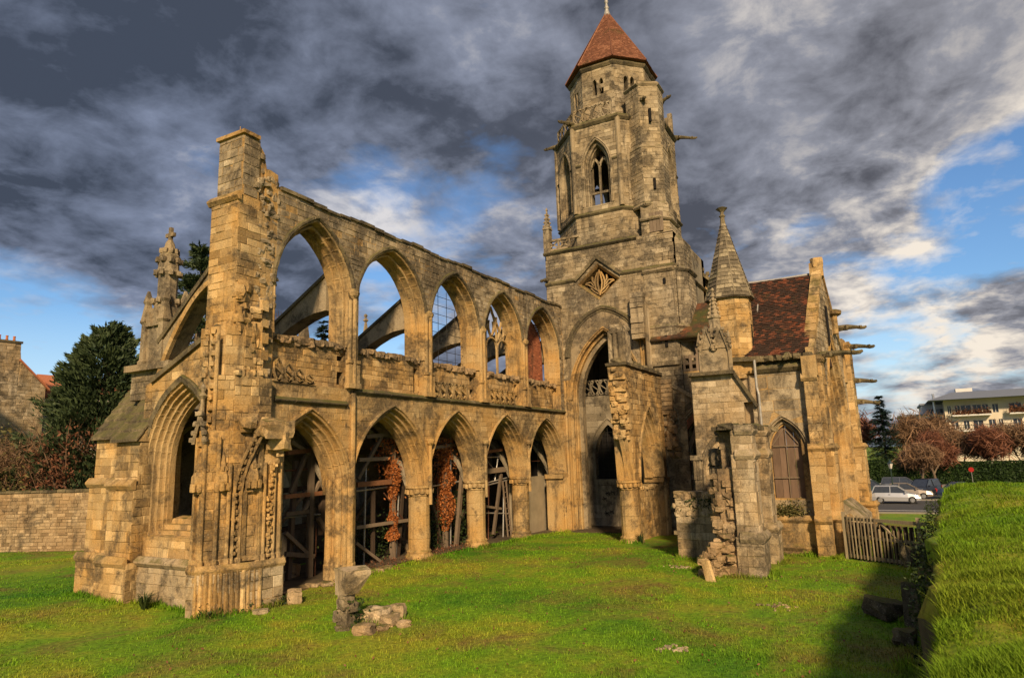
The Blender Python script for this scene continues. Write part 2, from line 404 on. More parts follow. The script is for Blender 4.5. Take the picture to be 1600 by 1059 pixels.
def clip(P, a, b):                                      # keep what lies left of the line a->b
    out = []; n = len(P); dx, dy = b[0]-a[0], b[1]-a[1]
    f = lambda p: dx*(p[1]-a[1])-dy*(p[0]-a[0])
    for i in range(n):
        p, q = P[i], P[(i+1) % n]; fp, fq = f(p), f(q)
        if fp >= 0: out.append(p)
        if (fp >= 0) != (fq >= 0): s_ = fp/(fp-fq); out.append((p[0]+(q[0]-p[0])*s_, p[1]+(q[1]-p[1])*s_))
    return out
def area(P): return .5*sum(P[i-1][0]*P[i][1]-P[i][0]*P[i-1][1] for i in range(len(P)))
STONES = []                                            # (part, verts, faces, tint, size in view)
def stone_piece(part, fr, P, d, proud, t, mat):
    if area(P) < 0: P = P[::-1]
    cx = sum(p[0] for p in P)/len(P); cy = sum(p[1] for p in P)/len(P)
    ex = max(abs(p[0]-cx) for p in P); ey = max(abs(p[1]-cy) for p in P)
    if ex < .05 or ey < .05: return
    g = .007; c = .014
    def ins(m): return [(cx+(p[0]-cx)*(1-m/ex), cy+(p[1]-cy)*(1-m/ey)) for p in P]
    jit = [(ru(-.006, .006), ru(-.006, .006)) for _ in P]
    A = ins(g); B = ins(g+c)
    n = len(P); tl = (ru(-.007, .007), ru(-.007, .007))
    vs = [fr(p[0]+j[0], p[1]+j[1], d-.02) for p, j in zip(A, jit)]+[fr(p[0]+j[0], p[1]+j[1], d+proud-.010) for p, j in zip(A, jit)]+\
         [fr(p[0]+j[0], p[1]+j[1], d+proud+tl[0]*(p[0]-cx)/ex+tl[1]*(p[1]-cy)/ey) for p, j in zip(B, jit)]
    fs = []
    for i in range(n):
        j = (i+1) % n; fs += [(i, j, n+j, n+i), (n+i, n+j, 2*n+j, 2*n+i)]
    fs.append(tuple(range(2*n, 3*n)))
    w = fr(cx, cy, d); dist = (w-CAM).length; face = max(.0, (CAM-w).normalized().dot(fr.N))
    inview = (w-CAM).dot(cf) > 0
    STONES.append((part, [tuple(v) for v in vs], fs, t, abs(area(P))*face/dist**2*inview, mat))
def stones(part, fr, outline, opens=(), d=0., course=(.2, .29), length=(.28, .66), mat='limestone', proud=(.006, .026), missing=.012, seed=None, t=(.0, 1.)):
    """ashlar facing on the convex outline, stones cut back to the openings"""
    if area(outline) < 0: outline = outline[::-1]
    u0 = min(p[0] for p in outline); u1 = max(p[0] for p in outline); v0 = min(p[1] for p in outline); v1 = max(p[1] for p in outline)
    v = v0
    while v < v1-.04:
        h = ru(*course)
        if v+h > v1-.12: h = v1-v
        u = u0-ru(0, length[0])
        while u < u1:
            l = ru(*length); P = [(u, v), (u+l, v), (u+l, v+h), (u, v+h)]; u += l
            for i in range(len(outline)):
                P = clip(P, outline[i], outline[(i+1) % len(outline)])
                if len(P) < 3: break
            if len(P) < 3 or rnd() < missing: continue
            bad = False
            for O in opens:
                ou0 = min(p[0] for p in O); ou1 = max(p[0] for p in O); ov0 = min(p[1] for p in O); ov1 = max(p[1] for p in O)
                if max(p[0] for p in P) < ou0 or min(p[0] for p in P) > ou1 or max(p[1] for p in P) < ov0 or min(p[1] for p in P) > ov1: continue
                ins_ = [pip(p, O) for p in P]
                if all(ins_): bad = True; break
                hit = any(ins_)
                if not hit:
                    hit = any(P[0][0] < q[0] < P[-2][0] and P[0][1] < q[1] < P[-2][1] for q in O)
                if not hit: continue
                cx = sum(p[0] for p in P)/len(P); cy = sum(p[1] for p in P)/len(P)
                so_ = 1 if area(O) > 0 else -1; best = None
                for i in range(len(O)):
                    a, b = O[i-1], O[i]
                    L2 = (b[0]-a[0])**2+(b[1]-a[1])**2
                    if L2 < 1e-9: continue
                    s_ = max(0, min(1, ((cx-a[0])*(b[0]-a[0])+(cy-a[1])*(b[1]-a[1]))/L2))
                    dd = (a[0]+(b[0]-a[0])*s_-cx)**2+(a[1]+(b[1]-a[1])*s_-cy)**2
                    if best is None or dd < best[0]: best = (dd, a, b)
                a, b = best[1], best[2]
                P = clip(P, b, a) if so_ > 0 else clip(P, a, b)
                if len(P) < 3: bad = True; break
            if bad or len(P) < 3 or abs(area(P)) < .006: continue
            stone_piece(part, fr, P, d, ru(*proud), ru(*t), mat)
        v += h
def rect(u0, v0, u1, v1): return [(u0, v0), (u1, v0), (u1, v1), (u0, v1)]
WEST = lambda x: Fr((x, 0, 0), (0, -1, 0), (-1, 0, 0))     # u = -y
SOUTH = lambda y: Fr((0, y, 0), (1, 0, 0), (0, -1, 0))     # u = x
def faced_box(part, mb, x0, x1, y0, y1, z0, z1, mat='limestone', faces='WS', **kw):
    mb.box((x0, y0, z0), (x1, y1, z1), .35)
    if 'W' in faces: stones(part, WEST(x0), rect(-y1, z0, -y0, z1), mat=mat, **kw)
    if 'S' in faces: stones(part, SOUTH(y0), rect(x0, z0, x1, z1), mat=mat, **kw)
def faced_foot(part, mb, pts, z0, z1, mat='limestone', top=None, stone=True, **kw):
    """polygon footprint (any order) with ashlar on every side the camera can see"""
    if sum(pts[i-1][0]*pts[i][1]-pts[i][0]*pts[i-1][1] for i in range(len(pts))) < 0: pts = pts[::-1]; top = top[::-1] if top else None
    mb.foot(pts, z0, z1, .35, top)
    if not stone or top: return
    for i in range(len(pts)):
        a, b = Vector(pts[i-1]), Vector(pts[i]); d = b-a; L = d.length
        N = Vector((d.y, -d.x)).normalized()
        if (Vector((0, 0))-a).dot(N) < 0 or L < .12: continue
        fr = Fr((a.x, a.y, 0), (d.x, d.y, 0), (N.x, N.y, 0))
        stones(part, fr, rect(0, z0, L, z1), mat=mat, **kw)
def course_band(mb, fr, u0, u1, z, h=.16, p=.14, t=.3, slope=True):
    """string course with a sloped top"""
    n = max(1, int((u1-u0)/.7)); 
    for k in range(n):
        a = u0+(u1-u0)*k/n+.004; b = u0+(u1-u0)*(k+1)/n-.004; pp = p*ru(.82, 1.05)
        prof = [(-.05, z-h), (pp*.35, z-h), (pp, z-h*.45), (pp, z-h*.2), (-.0, z+h*.5), (-.05, z+h*.5)]
        mb.prism([fr(a, v, d) for d, v in prof], [fr(b, v, d) for d, v in prof], ru(.1, .6))
def ragged(mb, pts_fn, n, size, t=(.2, .8)):
    for k in range(n):
        c = pts_fn(k); mb.rock(c, [q*ru(.7, 1.35) for q in size], rnd()*50, ru(*t), 1)
def flat_tiles(mb, bl, br, tr, tl, row=.16, wid=.17, lift=.02, jit=.012):
    """courses of small lapped roof tiles on the quad (may narrow to a point)"""
    bl, br, tr, tl = map(Vector, (bl, br, tr, tl))
    nrm = (br-bl).cross(tl-bl).normalized(); H = ((tl+tr)/2-(bl+br)/2).length; n = max(1, int(H/row))
    for i in range(n):
        a0, a1 = i/n, min(1, (i+1.25)/n)
        L0, R0 = bl.lerp(tl, a0), br.lerp(tr, a0); L1, R1 = bl.lerp(tl, a1), br.lerp(tr, a1)
        w = (R0-L0).length; m_ = max(1, int(w/wid)); off = .5*(i % 2)
        for j in range(m_+1):
            s0 = max(0, (j-off)/m_); s1 = min(1, (j+1-off)/m_)
            if s1-s0 < .12/m_: continue
            g = .02*(s1-s0); u = nrm*(lift+ru(0, jit)); d = nrm*.002; k = ru(-jit, jit)*.6
            dn = (L0-L1).normalized()*k
            A, B = L0.lerp(R0, s0+g)+dn, L0.lerp(R0, s1-g)+dn; C_, D = L1.lerp(R1, s1-g), L1.lerp(R1, s0+g)
            t = rnd(); n0 = len(mb.v)
            mb.v += [tuple(q) for q in (A+u, B+u, C_+d, D+d, A-nrm*.01, B-nrm*.01)]
            mb.f += [(n0, n0+1, n0+2, n0+3), (n0+4, n0+5, n0+1, n0)]; mb.t += [t, t]

# ------------------------------------------------------------------ ground heights
def gz(x, y):
    z = -.036*max(0, min(x, 46)-27)+.12*max(0, min(1, (y-17)/5))*max(0, min(1, (16-x)/4))
    z += .05*noise.noise(Vector((x*.25, y*.25, 0)))+.02*noise.noise(Vector((x*.9, y*.9, 3)))
    return z

# ================================================================== the ruined church
CH = thing('ruined_church', 'ruined gothic stone church with octagonal tower and roofless arcaded nave', 'church')
PARTS = {}
def part(name, mb, mat, label=None, **kw):
    o = build(mb, name, mat, CH, **kw)
    if label: o['label'] = label
    return o
class Later:                                           # a part whose stones are listed before its core is built
    def __init__(s): s.obj = None

# ------------------------------------------------------------------ nave arcade wall
YN = 17.7
BAY = [17.15, 21.8, 26.5, 31.15, 36.0]; PIER = [19.2, 24.15, 28.82, 33.5, 38.5]
nave = MB(); NK = Later(); fr = SOUTH(YN)
ARC = []; WIN = []
edges = [15.55]+PIER
for i, c in enumerate(BAY):
    l, r = edges[i], edges[i+1]; cc_ = (l+r)/2 if i else 17.2
    w = (r-l)/2-.44; cc_ += .05 if i == 1 else 0
    if i == 0: cc_, w = 17.15, 1.62
    ARC.append((cc_, w, 3.05, 2.9 if i else 2.55)); WIN.append((cc_ if i else 17.3, (r-l)/2-.52 if i else 1.62, 10.3, 2.55))
def lower_outline(rr):
    o = [(14.9, 3.05)]
    for c, w, v0, h in ARC: o += arc_pts(c, w, v0, h, rr, 10)
    o += [(38.9, 3.05), (38.9, 13.72)]
    o += [(x, 13.72+.05*math.sin(x*1.7)+(.0 if x > 15.6 else 0)) for x in np.arange(38, 15.3, -.8)]
    o += [(15.42, 13.74), (15.38, 14.25), (15.05, 14.32), (14.85, 14.3), (14.9, 13.2)]
    return o
RF, RW = .40, .30
slab(nave, fr, lower_outline(RF), [opening(c, w, v0, h, RW, 6.97)[::-1] for c, w, v0, h in WIN], 0, -.6, .35)
slab(nave, fr, lower_outline(0.), [opening(c, w, v0, h, 0., 8.66)[::-1] for c, w, v0, h in WIN], -.603, -.95, .35)
nave.wear(.012)
NAVE = part('nave_wall', nave, 'limestone', 'long roofless nave wall with pointed arcade and open clerestory windows'); NK.obj = NAVE
ops = [opening(c, w, v0, h, RF+.03, 2.) for c, w, v0, h in ARC]+[opening(c, w, v0, h, RW+.03, 6.97) for c, w, v0, h in WIN]
stones(NAVE, fr, rect(15.0, 3.05, 38.85, 6.86), ops, proud=(.003, .014), t=(.2, .9))
stones(NAVE, fr, rect(15.4, 7.0, 38.85, 13.70), ops, course=(.2, .28), length=(.25, .55), mat='limestone_grey', proud=(.004, .024))
# recessed wall below each clerestory window
for i, (c, w, v0, h) in enumerate(WIN):
    pm = MB(); a, b = c-w-RW+.01, c+w+RW-.01
    slab(pm, fr, rect(a, 6.9, b, 8.55), [rect(b-.42, 7.15, b-.10, 8.25)[::-1]], -.36, -.62)
    pm.box((b-.5, YN+.63, 7.0), (b-.02, YN+.68, 8.5), .05)
    rc = MB()
    for k in range(24):                                 # broken rubble coping
        u = a+(b-a)*(k+.5)/24; rc.rock((u, YN+.44+ru(-.06, .1), 8.56+ru(-.07, .07)), (ru(.2, .4), .42, ru(.16, .30)), rnd()*90, ru(.1, .7), 2)
    rc.wear(.03, 4.); build(rc, 'rubble_coping', 'rubble_stone', NAVE)
    o = build(pm, 'parapet_panel', 'limestone' if i != 0 else 'limestone', NAVE)
    stones(o, fr, rect(a, 6.97, b, 8.5), [rect(b-.42, 7.15, b-.10, 8.25)], d=-.36, course=(.18, .27), length=(.25, .6), mat='limestone')
    bk = MB()
    if i == 1:
        for k in range(9):
            if k not in (5,): bk.box((a+.02, YN+.28, 7.0+k*.12), (a+ru(.16, .34), YN+.34, 7.10+k*.12), rnd())
        build(bk, 'brick_patch', 'red_brick', NAVE)
# arcade and window mouldings
for i, (c, w, v0, h) in enumerate(ARC):
    a = MB(); archsweep(a, fr, c, w, v0, h, orders(RF+.04, .0, -.62, 3), 12, None, 13)
    a.wear(.012); build(a, 'arcade_archivolt', 'limestone', NAVE)
for i, (c, w, v0, h) in enumerate(WIN):
    a = MB(); archsweep(a, fr, c, w, v0, h, orders(RW+.03, .0, -.62, 2, False), 12, 8.6, 13)
    a.wear(.016); build(a, 'window_archivolt', 'limestone', NAVE)
    a = MB(); archsweep(a, fr, c, w, v0, h, [(RW, -.02), (RW, .06), (RW+.05, .12), (RW+.13, .12), (RW+.16, .05), (RW+.16, -.02)], 12, None, 15); a.wear(.03, 2.9); build(a, 'hood_mould', 'limestone_dark', NAVE)
# string course, vault shafts, wall-top coping
for (a, b, z) in ((15.5, 18.95, 6.42), (19.3, 38.8, 6.95)):
    sc = MB(); course_band(sc, fr, a, b, z, .16, .15); sc.wear(.012); build(sc, 'string_course', 'limestone_dark', NAVE)
cp = MB()
x = 15.5
while x < 38.7:
    l = ru(.5, .9); z = 13.72+.05*math.sin(x*1.7); cp.box((x, YN-.06-ru(0, .05), z-.02), (min(x+l-.015, 38.85), YN+1.14, z+ru(.08, .13)), rnd()); x += l
cp.wear(.02); build(cp, 'wall_coping', 'limestone_dark', NAVE)
for i, p in enumerate(PIER[:4]):
    sh = MB()
    for dx_ in (-.17, 0, .17):
        top = 10.55+ru(-.15, .25); yo = YN-.06 if dx_ else YN-.15
        sh.tube([(p+dx_, yo, 7.0), (p+dx_, yo, 8.4), (p+dx_, yo, top)], .085, 8, ru(.3, .7))
    sh.box((p-.34, YN-.22, 6.98), (p+.34, YN+.02, 7.18), .5); sh.box((p-.3, YN-.2, 7.95), (p+.3, YN, 8.08), .4)
    sh.box((p-.30, YN-.18, 7.18), (p+.30, YN-.0, 7.9), .6)
    if i:
        s2 = MB(); s2.tube([(p+.02, YN-.09, 2.3), (p+.02, YN-.09, 4.9)], .08, 8, .6)
        s2.lathe([(.08, 0), (.17, .10), (.2, .22), (.13, .30)], (p+.02, YN-.1, 4.82), 8); s2.wear(.012); build(s2, 'corbel_shaft', 'limestone', NAVE)
    else: sh.tube([(p+.05, YN-.08, 3.0), (p+.05, YN-.08, 6.8)], .10, 8, .4)
    sh.lathe([(.1, 0), (.2, .12), (.24, .25), (.1, .4)], (p, YN-.08, 10.5), 8)
    sh.wear(.014); build(sh, 'vault_shaft', 'limestone', NAVE)
# pierced balustrade left standing in front of the clerestory
def tracery_panel(mb, fr, u0, u1, v0, v1, d, cells, th=.09, frac=None):
    f = fr
    def bar(a, b, w=.05):
        mb.beam(f(a[0], a[1], d), f(b[0], b[1], d), w, th, ru(.3, .8), up=f.N)
    bar((u0, v0+.04), (u1, v0+.04), .08); cw = (u1-u0)/cells
    if frac is None: bar((u0, v1-.04), (u1, v1-.04), .08)
    for k in range(cells):
        a = u0+k*cw; m_ = (v0+v1)/2; top = v1 if frac is None else v0+(v1-v0)*frac(k/cells)
        def wave(s_, ph, lo, hi):
            P = []
            for q in range(7):
                z = lo+(hi-lo)*q/6; P.append((a+cw*(.5+s_*.42*math.sin(PI*q/6*ph)), z))
            for p, q in zip(P, P[1:]): bar(p, q, .045)
        wave(1, 1, v0, top); wave(-1, 1, v0, top); wave(1, 2, v0, top)
        if frac is None: bar((a, v0), (a, v1), .06)
    if frac is None: bar((u1, v0), (u1, v1), .06)
bl = MB(); a0 = WIN[0][0]-WIN[0][1]-RW
tracery_panel(bl, fr, a0+.02, a0+1.9, 6.98, 7.75, .02, 4, frac=lambda s_: 1.-.75*s_)
build(bl, 'balustrade', 'limestone', NAVE)
for i, (a, b) in ((2, (.05, 2.9)), (3, (.4, 3.1))):
    bl = MB(); a0 = WIN[i][0]-WIN[i][1]-RW
    tracery_panel(bl, fr, a0+a, a0+b, 7.0, 7.72, .02, 5); build(bl, 'balustrade', 'limestone', NAVE)
# tracery in the fourth window, iron grid in the third, brick infill behind the fifth
c, w, v0, h = WIN[3]; tm = MB()
d = -.8
for u in (-w+.02, -w/3, w/3, w-.02): tm.beam(fr(c+u, 8.6, d), fr(c+u, v0-.1, d), .09, .14, .6, up=(1, 0, 0))
for k in range(3):
    for p, q in zip(*(lambda A: (A, A[1:]))(arc_pts(c-w+w/3*(2*k+1), w/3-.02, v0-.1, .55, 0, 5))): tm.beam(fr(*p, d), fr(*q, d), .07, .13, .6, up=(0, 1, 0))
for s_ in (-1, 1):
    for p0, p1, bow in (((s_*w/3, v0+.35), (0, v0+2.2), .16), ((s_*w*.66, v0+.4), (s_*.12, v0+1.9), .12), ((s_*w*.66, v0+.4), (s_*w*.75, v0+1.2), .12), ((s_*w/3, v0+.3), (s_*w*.62, v0+1.5), .10), ((0, v0+.5), (s_*.22, v0+1.4), .16), ((s_*.02, v0+.5), (s_*w/3, v0+1.7), .12), ((s_*w/3, v0+.35), (s_*w*.9, v0+.9), .10)):
        P = [(p0[0]+(p1[0]-p0[0])*q/6+s_*bow*math.sin(PI*q/6), p0[1]+(p1[1]-p0[1])*q/6) for q in range(7)]
        for p, q in zip(P, P[1:]): tm.beam(fr(c+p[0], p[1], d), fr(c+q[0], q[1], d), .07, .12, .6, up=(0, 1, 0))
build(tm, 'window_tracery', 'limestone', NAVE)
c, w, v0, h = WIN[2]; gm = MB()
for k in range(1, 5): gm.tube([fr(c-w+2*w*k/5, 8.6, -.8), fr(c-w+2*w*k/5, v0+h*(1-abs(k-2.5)/3.1), -.8)], .014, 5)
for k in range(8): 
    z = 8.95+k*.45; ww = w if z < v0 else w*max(.1, 1-((z-v0)/h)**1.6); gm.tube([fr(c-ww, z, -.8), fr(c+ww, z, -.8)], .014, 5)
build(gm, 'window_grid', 'dark_iron', NAVE)
c, w, v0, h = WIN[4]; bm_ = MB()
slab(bm_, fr, opening(c, w, v0, h, .1, 8.6), [], -1.12, -1.35); o = build(bm_, 'brick_infill', 'red_brick', NAVE)
stones(o, fr, rect(c-w, 8.66, c+w, 12.5), [], d=-1.12, course=(.11, .13), length=(.24, .3), mat='red_brick', proud=(.004, .01), missing=0)
# columns
def column(x, y, z0, zc, r, mat='limestone', name='column', parent=None):
    m_ = MB(); H = zc-z0
    prof = [(r*1.32, -.25), (r*1.32, .12), (r*1.12, .24), (r*1.16, .32), (r, .40)]
    z = .40
    while z < H-.95: 
        q = z+ru(.42, .6); prof += [(r*ru(.985, 1.01), z+.02), (r*ru(.985, 1.01), q-.012), (r*.975, q)]; z = q
    prof += [(r, H-.42), (r*1.10, H-.38), (r*1.08, H-.33), (r*1.0, H-.31), (r*1.05, H-.2), (r*1.22, H-.07), (r*1.30, H-.05), (r*1.3, H+.05), (r*1.1, H+.06)]
    m_.lathe(prof, (x, y, z0), 16, PI/16, lambda: ru(.35, .65))
    for k in range(14):
        a = 2*PI*k/14; m_.rock((x+r*1.12*math.cos(a), y+r*1.12*math.sin(a), zc-.19+ru(-.03, .03)), (.17, .17, .2), k, ru(.2, .8), 1)
    m_.wear(.014, 2.0); return build(m_, name, mat, parent or CH)
for i in (1, 2, 3): column(PIER[i], YN+.52, gz(PIER[i], YN), 3.06, .47)
cl = MB()
for (dx_, dy_, r_) in ((0, .5, .42), (-.36, .22, .14), (.36, .22, .14), (-.2, .06, .12), (.2, .06, .12), (0, 0, .16), (-.44, .6, .14), (.44, .6, .14)):
    P = [(PIER[0]+dx_, YN+dy_, -.1), (PIER[0]+dx_, YN+dy_, .55), (PIER[0]+dx_, YN+dy_, .6), (PIER[0]+dx_, YN+dy_, 1.8), (PIER[0]+dx_, YN+dy_, 3.6)]
    cl.tube(P, [r_*1.25, r_*1.2, r_, r_, r_], 10, ru(.4, .7))
cl.wear(.016); build(cl, 'clustered_pier', 'limestone', CH)
cl = MB()
cl.box((38.0, YN-.02, -.6), (38.95, YN+1.1, 3.06), .5); cl.box((37.85, YN-.1, 2.8), (38.95, YN+1.15, 3.06), .3)
for dx_ in (.15, .4, .65): cl.tube([(38.0+dx_, YN-.06, -.6), (38.0+dx_, YN-.06, 2.85)], .11, 8, .5)
cl.wear(.014); build(cl, 'respond_pier', 'limestone', CH)
# ------------------------------------------------------------------ aisle behind: vault, outer wall, flying buttresses
ai = MB(); fn = SOUTH(24.2)
slab(ai, fn, rect(14.6, -.5, 39, 6.4), [opening(c, 1.3, 2.6, 1.9, 0, 1.2)[::-1] for c in (21.8, 26.5)], 0, -.8, .4)
slab(ai, WEST(39.3), rect(-24.2, -.7, -18.75, 8.4), [], 0, -.5, .4)
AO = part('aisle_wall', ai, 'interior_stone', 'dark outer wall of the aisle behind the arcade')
for i in range(5):
    vm = MB(); x0 = (14.9 if i == 0 else PIER[i-1]); x1 = PIER[i]
    for k in range(8):
        for j in range(6):
            q = []
            for (aa, bb) in ((k, j), (k+1, j), (k+1, j+1), (k, j+1)):
                s_, t_ = aa/8, bb/6; u_ = abs(2*s_-1); v_ = abs(2*t_-1)
                q.append((x0+(x1-x0)*s_, 18.8+5.4*t_, 6.25-2.2*max(0, min(u_, v_)-.05)**1.7))
            vm.poly(q, rnd())
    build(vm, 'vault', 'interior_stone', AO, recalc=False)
rm = MB()
for i in range(5):
    x0 = (14.9 if i == 0 else PIER[i-1]); x1 = PIER[i]; cx, cy = (x0+x1)/2, 21.5
    for ex, ey in ((x0, 18.8), (x1, 18.8), (x0, 24.2), (x1, 24.2)):
        P = [(cx+(ex-cx)*s_, cy+(ey-cy)*s_, 6.2-3.0*max(0, s_)**2.4) for s_ in [q/8 for q in range(9)]]; rm.tube(P, .11, 6, rnd())
    rm.tube([(x1, 18.8+5.4*q/8, 3.1+3.0*math.sin(PI*q/8)**.7) for q in range(9)], .17, 6, rnd())
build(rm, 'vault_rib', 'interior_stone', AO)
for i, p in enumerate(PIER[:4]+[38.6]):
    fb = MB(); f2 = Fr((p-.35, 0, 0), (0, 1, 0), (-1, 0, 0))
    top = [(18.75, 11.55), (25.2, 7.75)]
    arc = [(25.2, 6.6)]+[(24.0-5.25*s_, 7.1+3.05*math.sin(PI/2*s_)**.9) for s_ in [q/8 for q in range(9)]]
    pl_ = [(18.75, 11.55), (18.75, 10.15)]+arc[::-1][1:]+[(25.2, 7.75)]
    slab(fb, f2, pl_, [], 0, -.7, .5)
    FBO = part('flying_buttress', fb, 'limestone_grey')
    cp = MB(); P0, P1 = Vector((p, 18.75, 11.6)), Vector((p, 25.3, 7.78)); cp.beam(P0, P1, .86, .12, .3); cp.wear(.02); build(cp, 'coping', 'limestone_dark', FBO)
    if i < 4:
        bt = MB(); bt.box((p-.5, 24.9, -.3), (p+.5, 26.4, 8.3)); bt.box((p-.35, 25.1, 8.3), (p+.35, 25.9, 10.2)); bt.lathe([(.42, 0), (.3, .3), (.06, 1.9), (.16, 2.0), (.05, 2.15), (.12, 2.3), (.02, 2.4)], (p, 25.5, 10.2), 4, PI/4)
        bt.wear(.03); build(bt, 'aisle_buttress', 'limestone_grey', CH)

# ------------------------------------------------------------------ west front
WF = MB(); WFO = Later()
XW = 13.7                                              # aisle front wall face
fw = WEST(XW)
yc = 19.87; aw, av, ah = 1.28, 4.35, 2.1               # aisle window: inner half width, springing, rise
RA = .42
outl = [(-21.9, -.3), (-17.7, -.3), (-17.7, 8.75), (-20.9, 7.35), (-21.9, 7.0)]
slab(WF, fw, outl, [opening(-yc, aw, av, ah, RA, 2.05)[::-1]], 0, -.55, .35)
slab(WF, fw, outl, [opening(-yc, aw, av, ah, 0., 2.0)[::-1]], -.553, -.75, .35)
WF.wear(.012)
WFO = part('west_front', WF, 'limestone', 'west aisle front with deep moulded arch and stepped buttresses')
stones(WFO, fw, outl, [opening(-yc, aw, av, ah, RA+.03, 2.05)], course=(.24, .34), length=(.35, .75))
a = MB(); archsweep(a, fw, -yc, aw, av, ah, orders(RA+.03, 0, -.6, 4), 12, 2.05, 15); a.wear(.016); build(a, 'west_archivolt', 'limestone', WFO)
a = MB()
hd = MB(); archsweep(hd, fw, -yc, aw, av, ah, [(RA+.05, -.02), (RA+.05, .10), (RA+.22, .14), (RA+.26, .1), (RA+.26, -.02)], 12, None, 11); hd.wear(.03); build(hd, 'hood_mould', 'limestone_dark', WFO)
pm = MB()                                              # sloping sill in steps and plinth
for k in range(4): pm.prism([fw(u, 2.05+.16*k-.2, -.06-.18*k) for u in (-21.35+.12*k, -18.15)]+[fw(u, 2.05+.16*k-.2, -1.0) for u in (-18.15, -21.35+.12*k)], [fw(u, 2.05+.16*k+.02, -.10-.18*k) for u in (-21.35+.12*k, -18.15)]+[fw(u, 2.05+.16*k+.10, -1.0) for u in (-18.15, -21.35+.12*k)], ru(.2, .7))
pm.wear(.02); build(pm, 'window_sill', 'limestone', WFO)
pm = MB(); faced_box(WFO, pm, XW-.22, XW+.1, 18.0, 21.4, -.35, 1.28, mat='limestone_pale', faces='W', course=(.28, .4), length=(.4, .8))
course_band(pm, WEST(XW-.22), -21.4, -18.3, 1.36, .2, .16); pm.wear(.012); build(pm, 'plinth', 'limestone_pale', WFO)
tb = MB()                                              # timber shoring in the aisle window
tb.beam((14.95, 20.6, .2), (14.95, 19.3, 5.6), .16, .2); tb.beam((14.95, 19.0, .2), (14.95, 19.0, 5.8), .18, .18, .3); tb.beam((14.95, 20.5, 2.6), (14.95, 18.6, 2.6), .16, .2)
tb.beam((14.95, 20.5, 4.0), (14.95, 18.6, 4.0), .16, .2); tb.beam((14.95, 20.5, 2.7), (14.95, 18.7, 4.0), .12, .16); build(tb, 'shoring_timber', 'dark_timber', WFO)
# stepped buttresses at the outer corner
def buttress(name, x0, x1, y0, y1, steps, ztop, xslope, mat='limestone', label=None, base=1.28):
    """steps: (z, setback) set-offs from the ground up; sloped roof from the front at ztop back to xslope"""
    m_ = MB(); ob = part(name, m_, mat, label)
    z = -.4; xs = x0-.18; a, b = y0-.14, y1+.14
    faced = []
    m_.box((xs, a, z), (x1, b, base), .4); faced.append((xs, a, b, z, base)); z = base
    course_band(m_, WEST(xs), -b, -a, base+.08, .22, .10); 
    zz_ = [s_[0] for s_ in steps]+[ztop]; cur = x0; a, b = y0, y1
    for k, zt in enumerate(zz_):
        m_.box((cur, a, z), (x1, b, zt), .4); faced.append((cur, a, b, z, zt))
        if k < len(steps):
            course_band(m_, WEST(cur), -b-.05, -a+.05, zt+.08, .22, .16); cur += steps[k][1]; a += .03; b -= .03
        z = zt
    dz_ = xslope[1]-ztop
    m_.prism([(cur-.12, a-.06, ztop-.04), (cur-.12, b+.06, ztop-.04), (cur-.12, b+.06, ztop+.08), (cur-.12, a-.06, ztop+.08)][0:0] or [(cur-.12, a-.06, ztop), (x1, a-.06, ztop), (x1, a-.06, xslope[1]), (xslope[0], a-.06, xslope[1])], [(cur-.12, b+.06, ztop), (x1, b+.06, ztop), (x1, b+.06, xslope[1]), (xslope[0], b+.06, xslope[1])], .3)
    m_.wear(.014)
    me = mesh_of(name, m_.v, m_.f, m_.t, mat); old = ob.data; ob.data = me; bpy.data.meshes.remove(old)
    for (xx, ya, yb, za, zb) in faced:
        stones(ob, WEST(xx), rect(-yb, za, -ya, zb), mat=mat, course=(.24, .34), length=(.35, .75))
        stones(ob, SOUTH(ya), rect(xx, za, x1, zb), mat=mat, course=(.24, .34), length=(.28, .6))
    sm = MB(); n = 7                                   # weathering slabs on the slope
    for k in range(n):
        q0, q1 = k/n, (k+1)/n; xa, xb = cur-.16+(xslope[0]-cur+.16)*q0, cur-.16+(xslope[0]-cur+.16)*q1; za, zb = ztop+dz_*q0, ztop+dz_*q1
        y_ = a-.1
        while y_ < b+.08:
            l = ru(.4, .8); sm.prism([(xa-.03, y_, za), (xb, y_, zb+.0), (xb, min(y_+l-.012, b+.1), zb), (xa-.03, min(y_+l-.012, b+.1), za)], [(xa-.03, y_, za+.10), (xb, y_, zb+.06), (xb, min(y_+l-.012, b+.1), zb+.06), (xa-.03, min(y_+l-.012, b+.1), za+.10)], rnd()); y_ += l
    sm.wear(.012); build(sm, 'weathering_slabs', 'limestone_dark', ob)
    return ob
buttress('stepped_buttress', 13.25, 14.9, 21.5, 22.85, [(3.7, .14)], 5.1, (14.75, 7.3))
buttress('stepped_buttress', 13.65, 15.4, 23.2, 24.75, [(3.75, .14)], 5.25, (15.2, 7.5))
um = MB(); faced_box(WFO, um, 14.2, 15.6, 21.3, 23.6, 6.6, 7.75, mat='limestone_grey'); um.box((13.95, 21.15, 7.62), (15.7, 23.7, 7.85), .3); um.wear(.015); UM = part('pinnacle_base', um, 'limestone_grey')
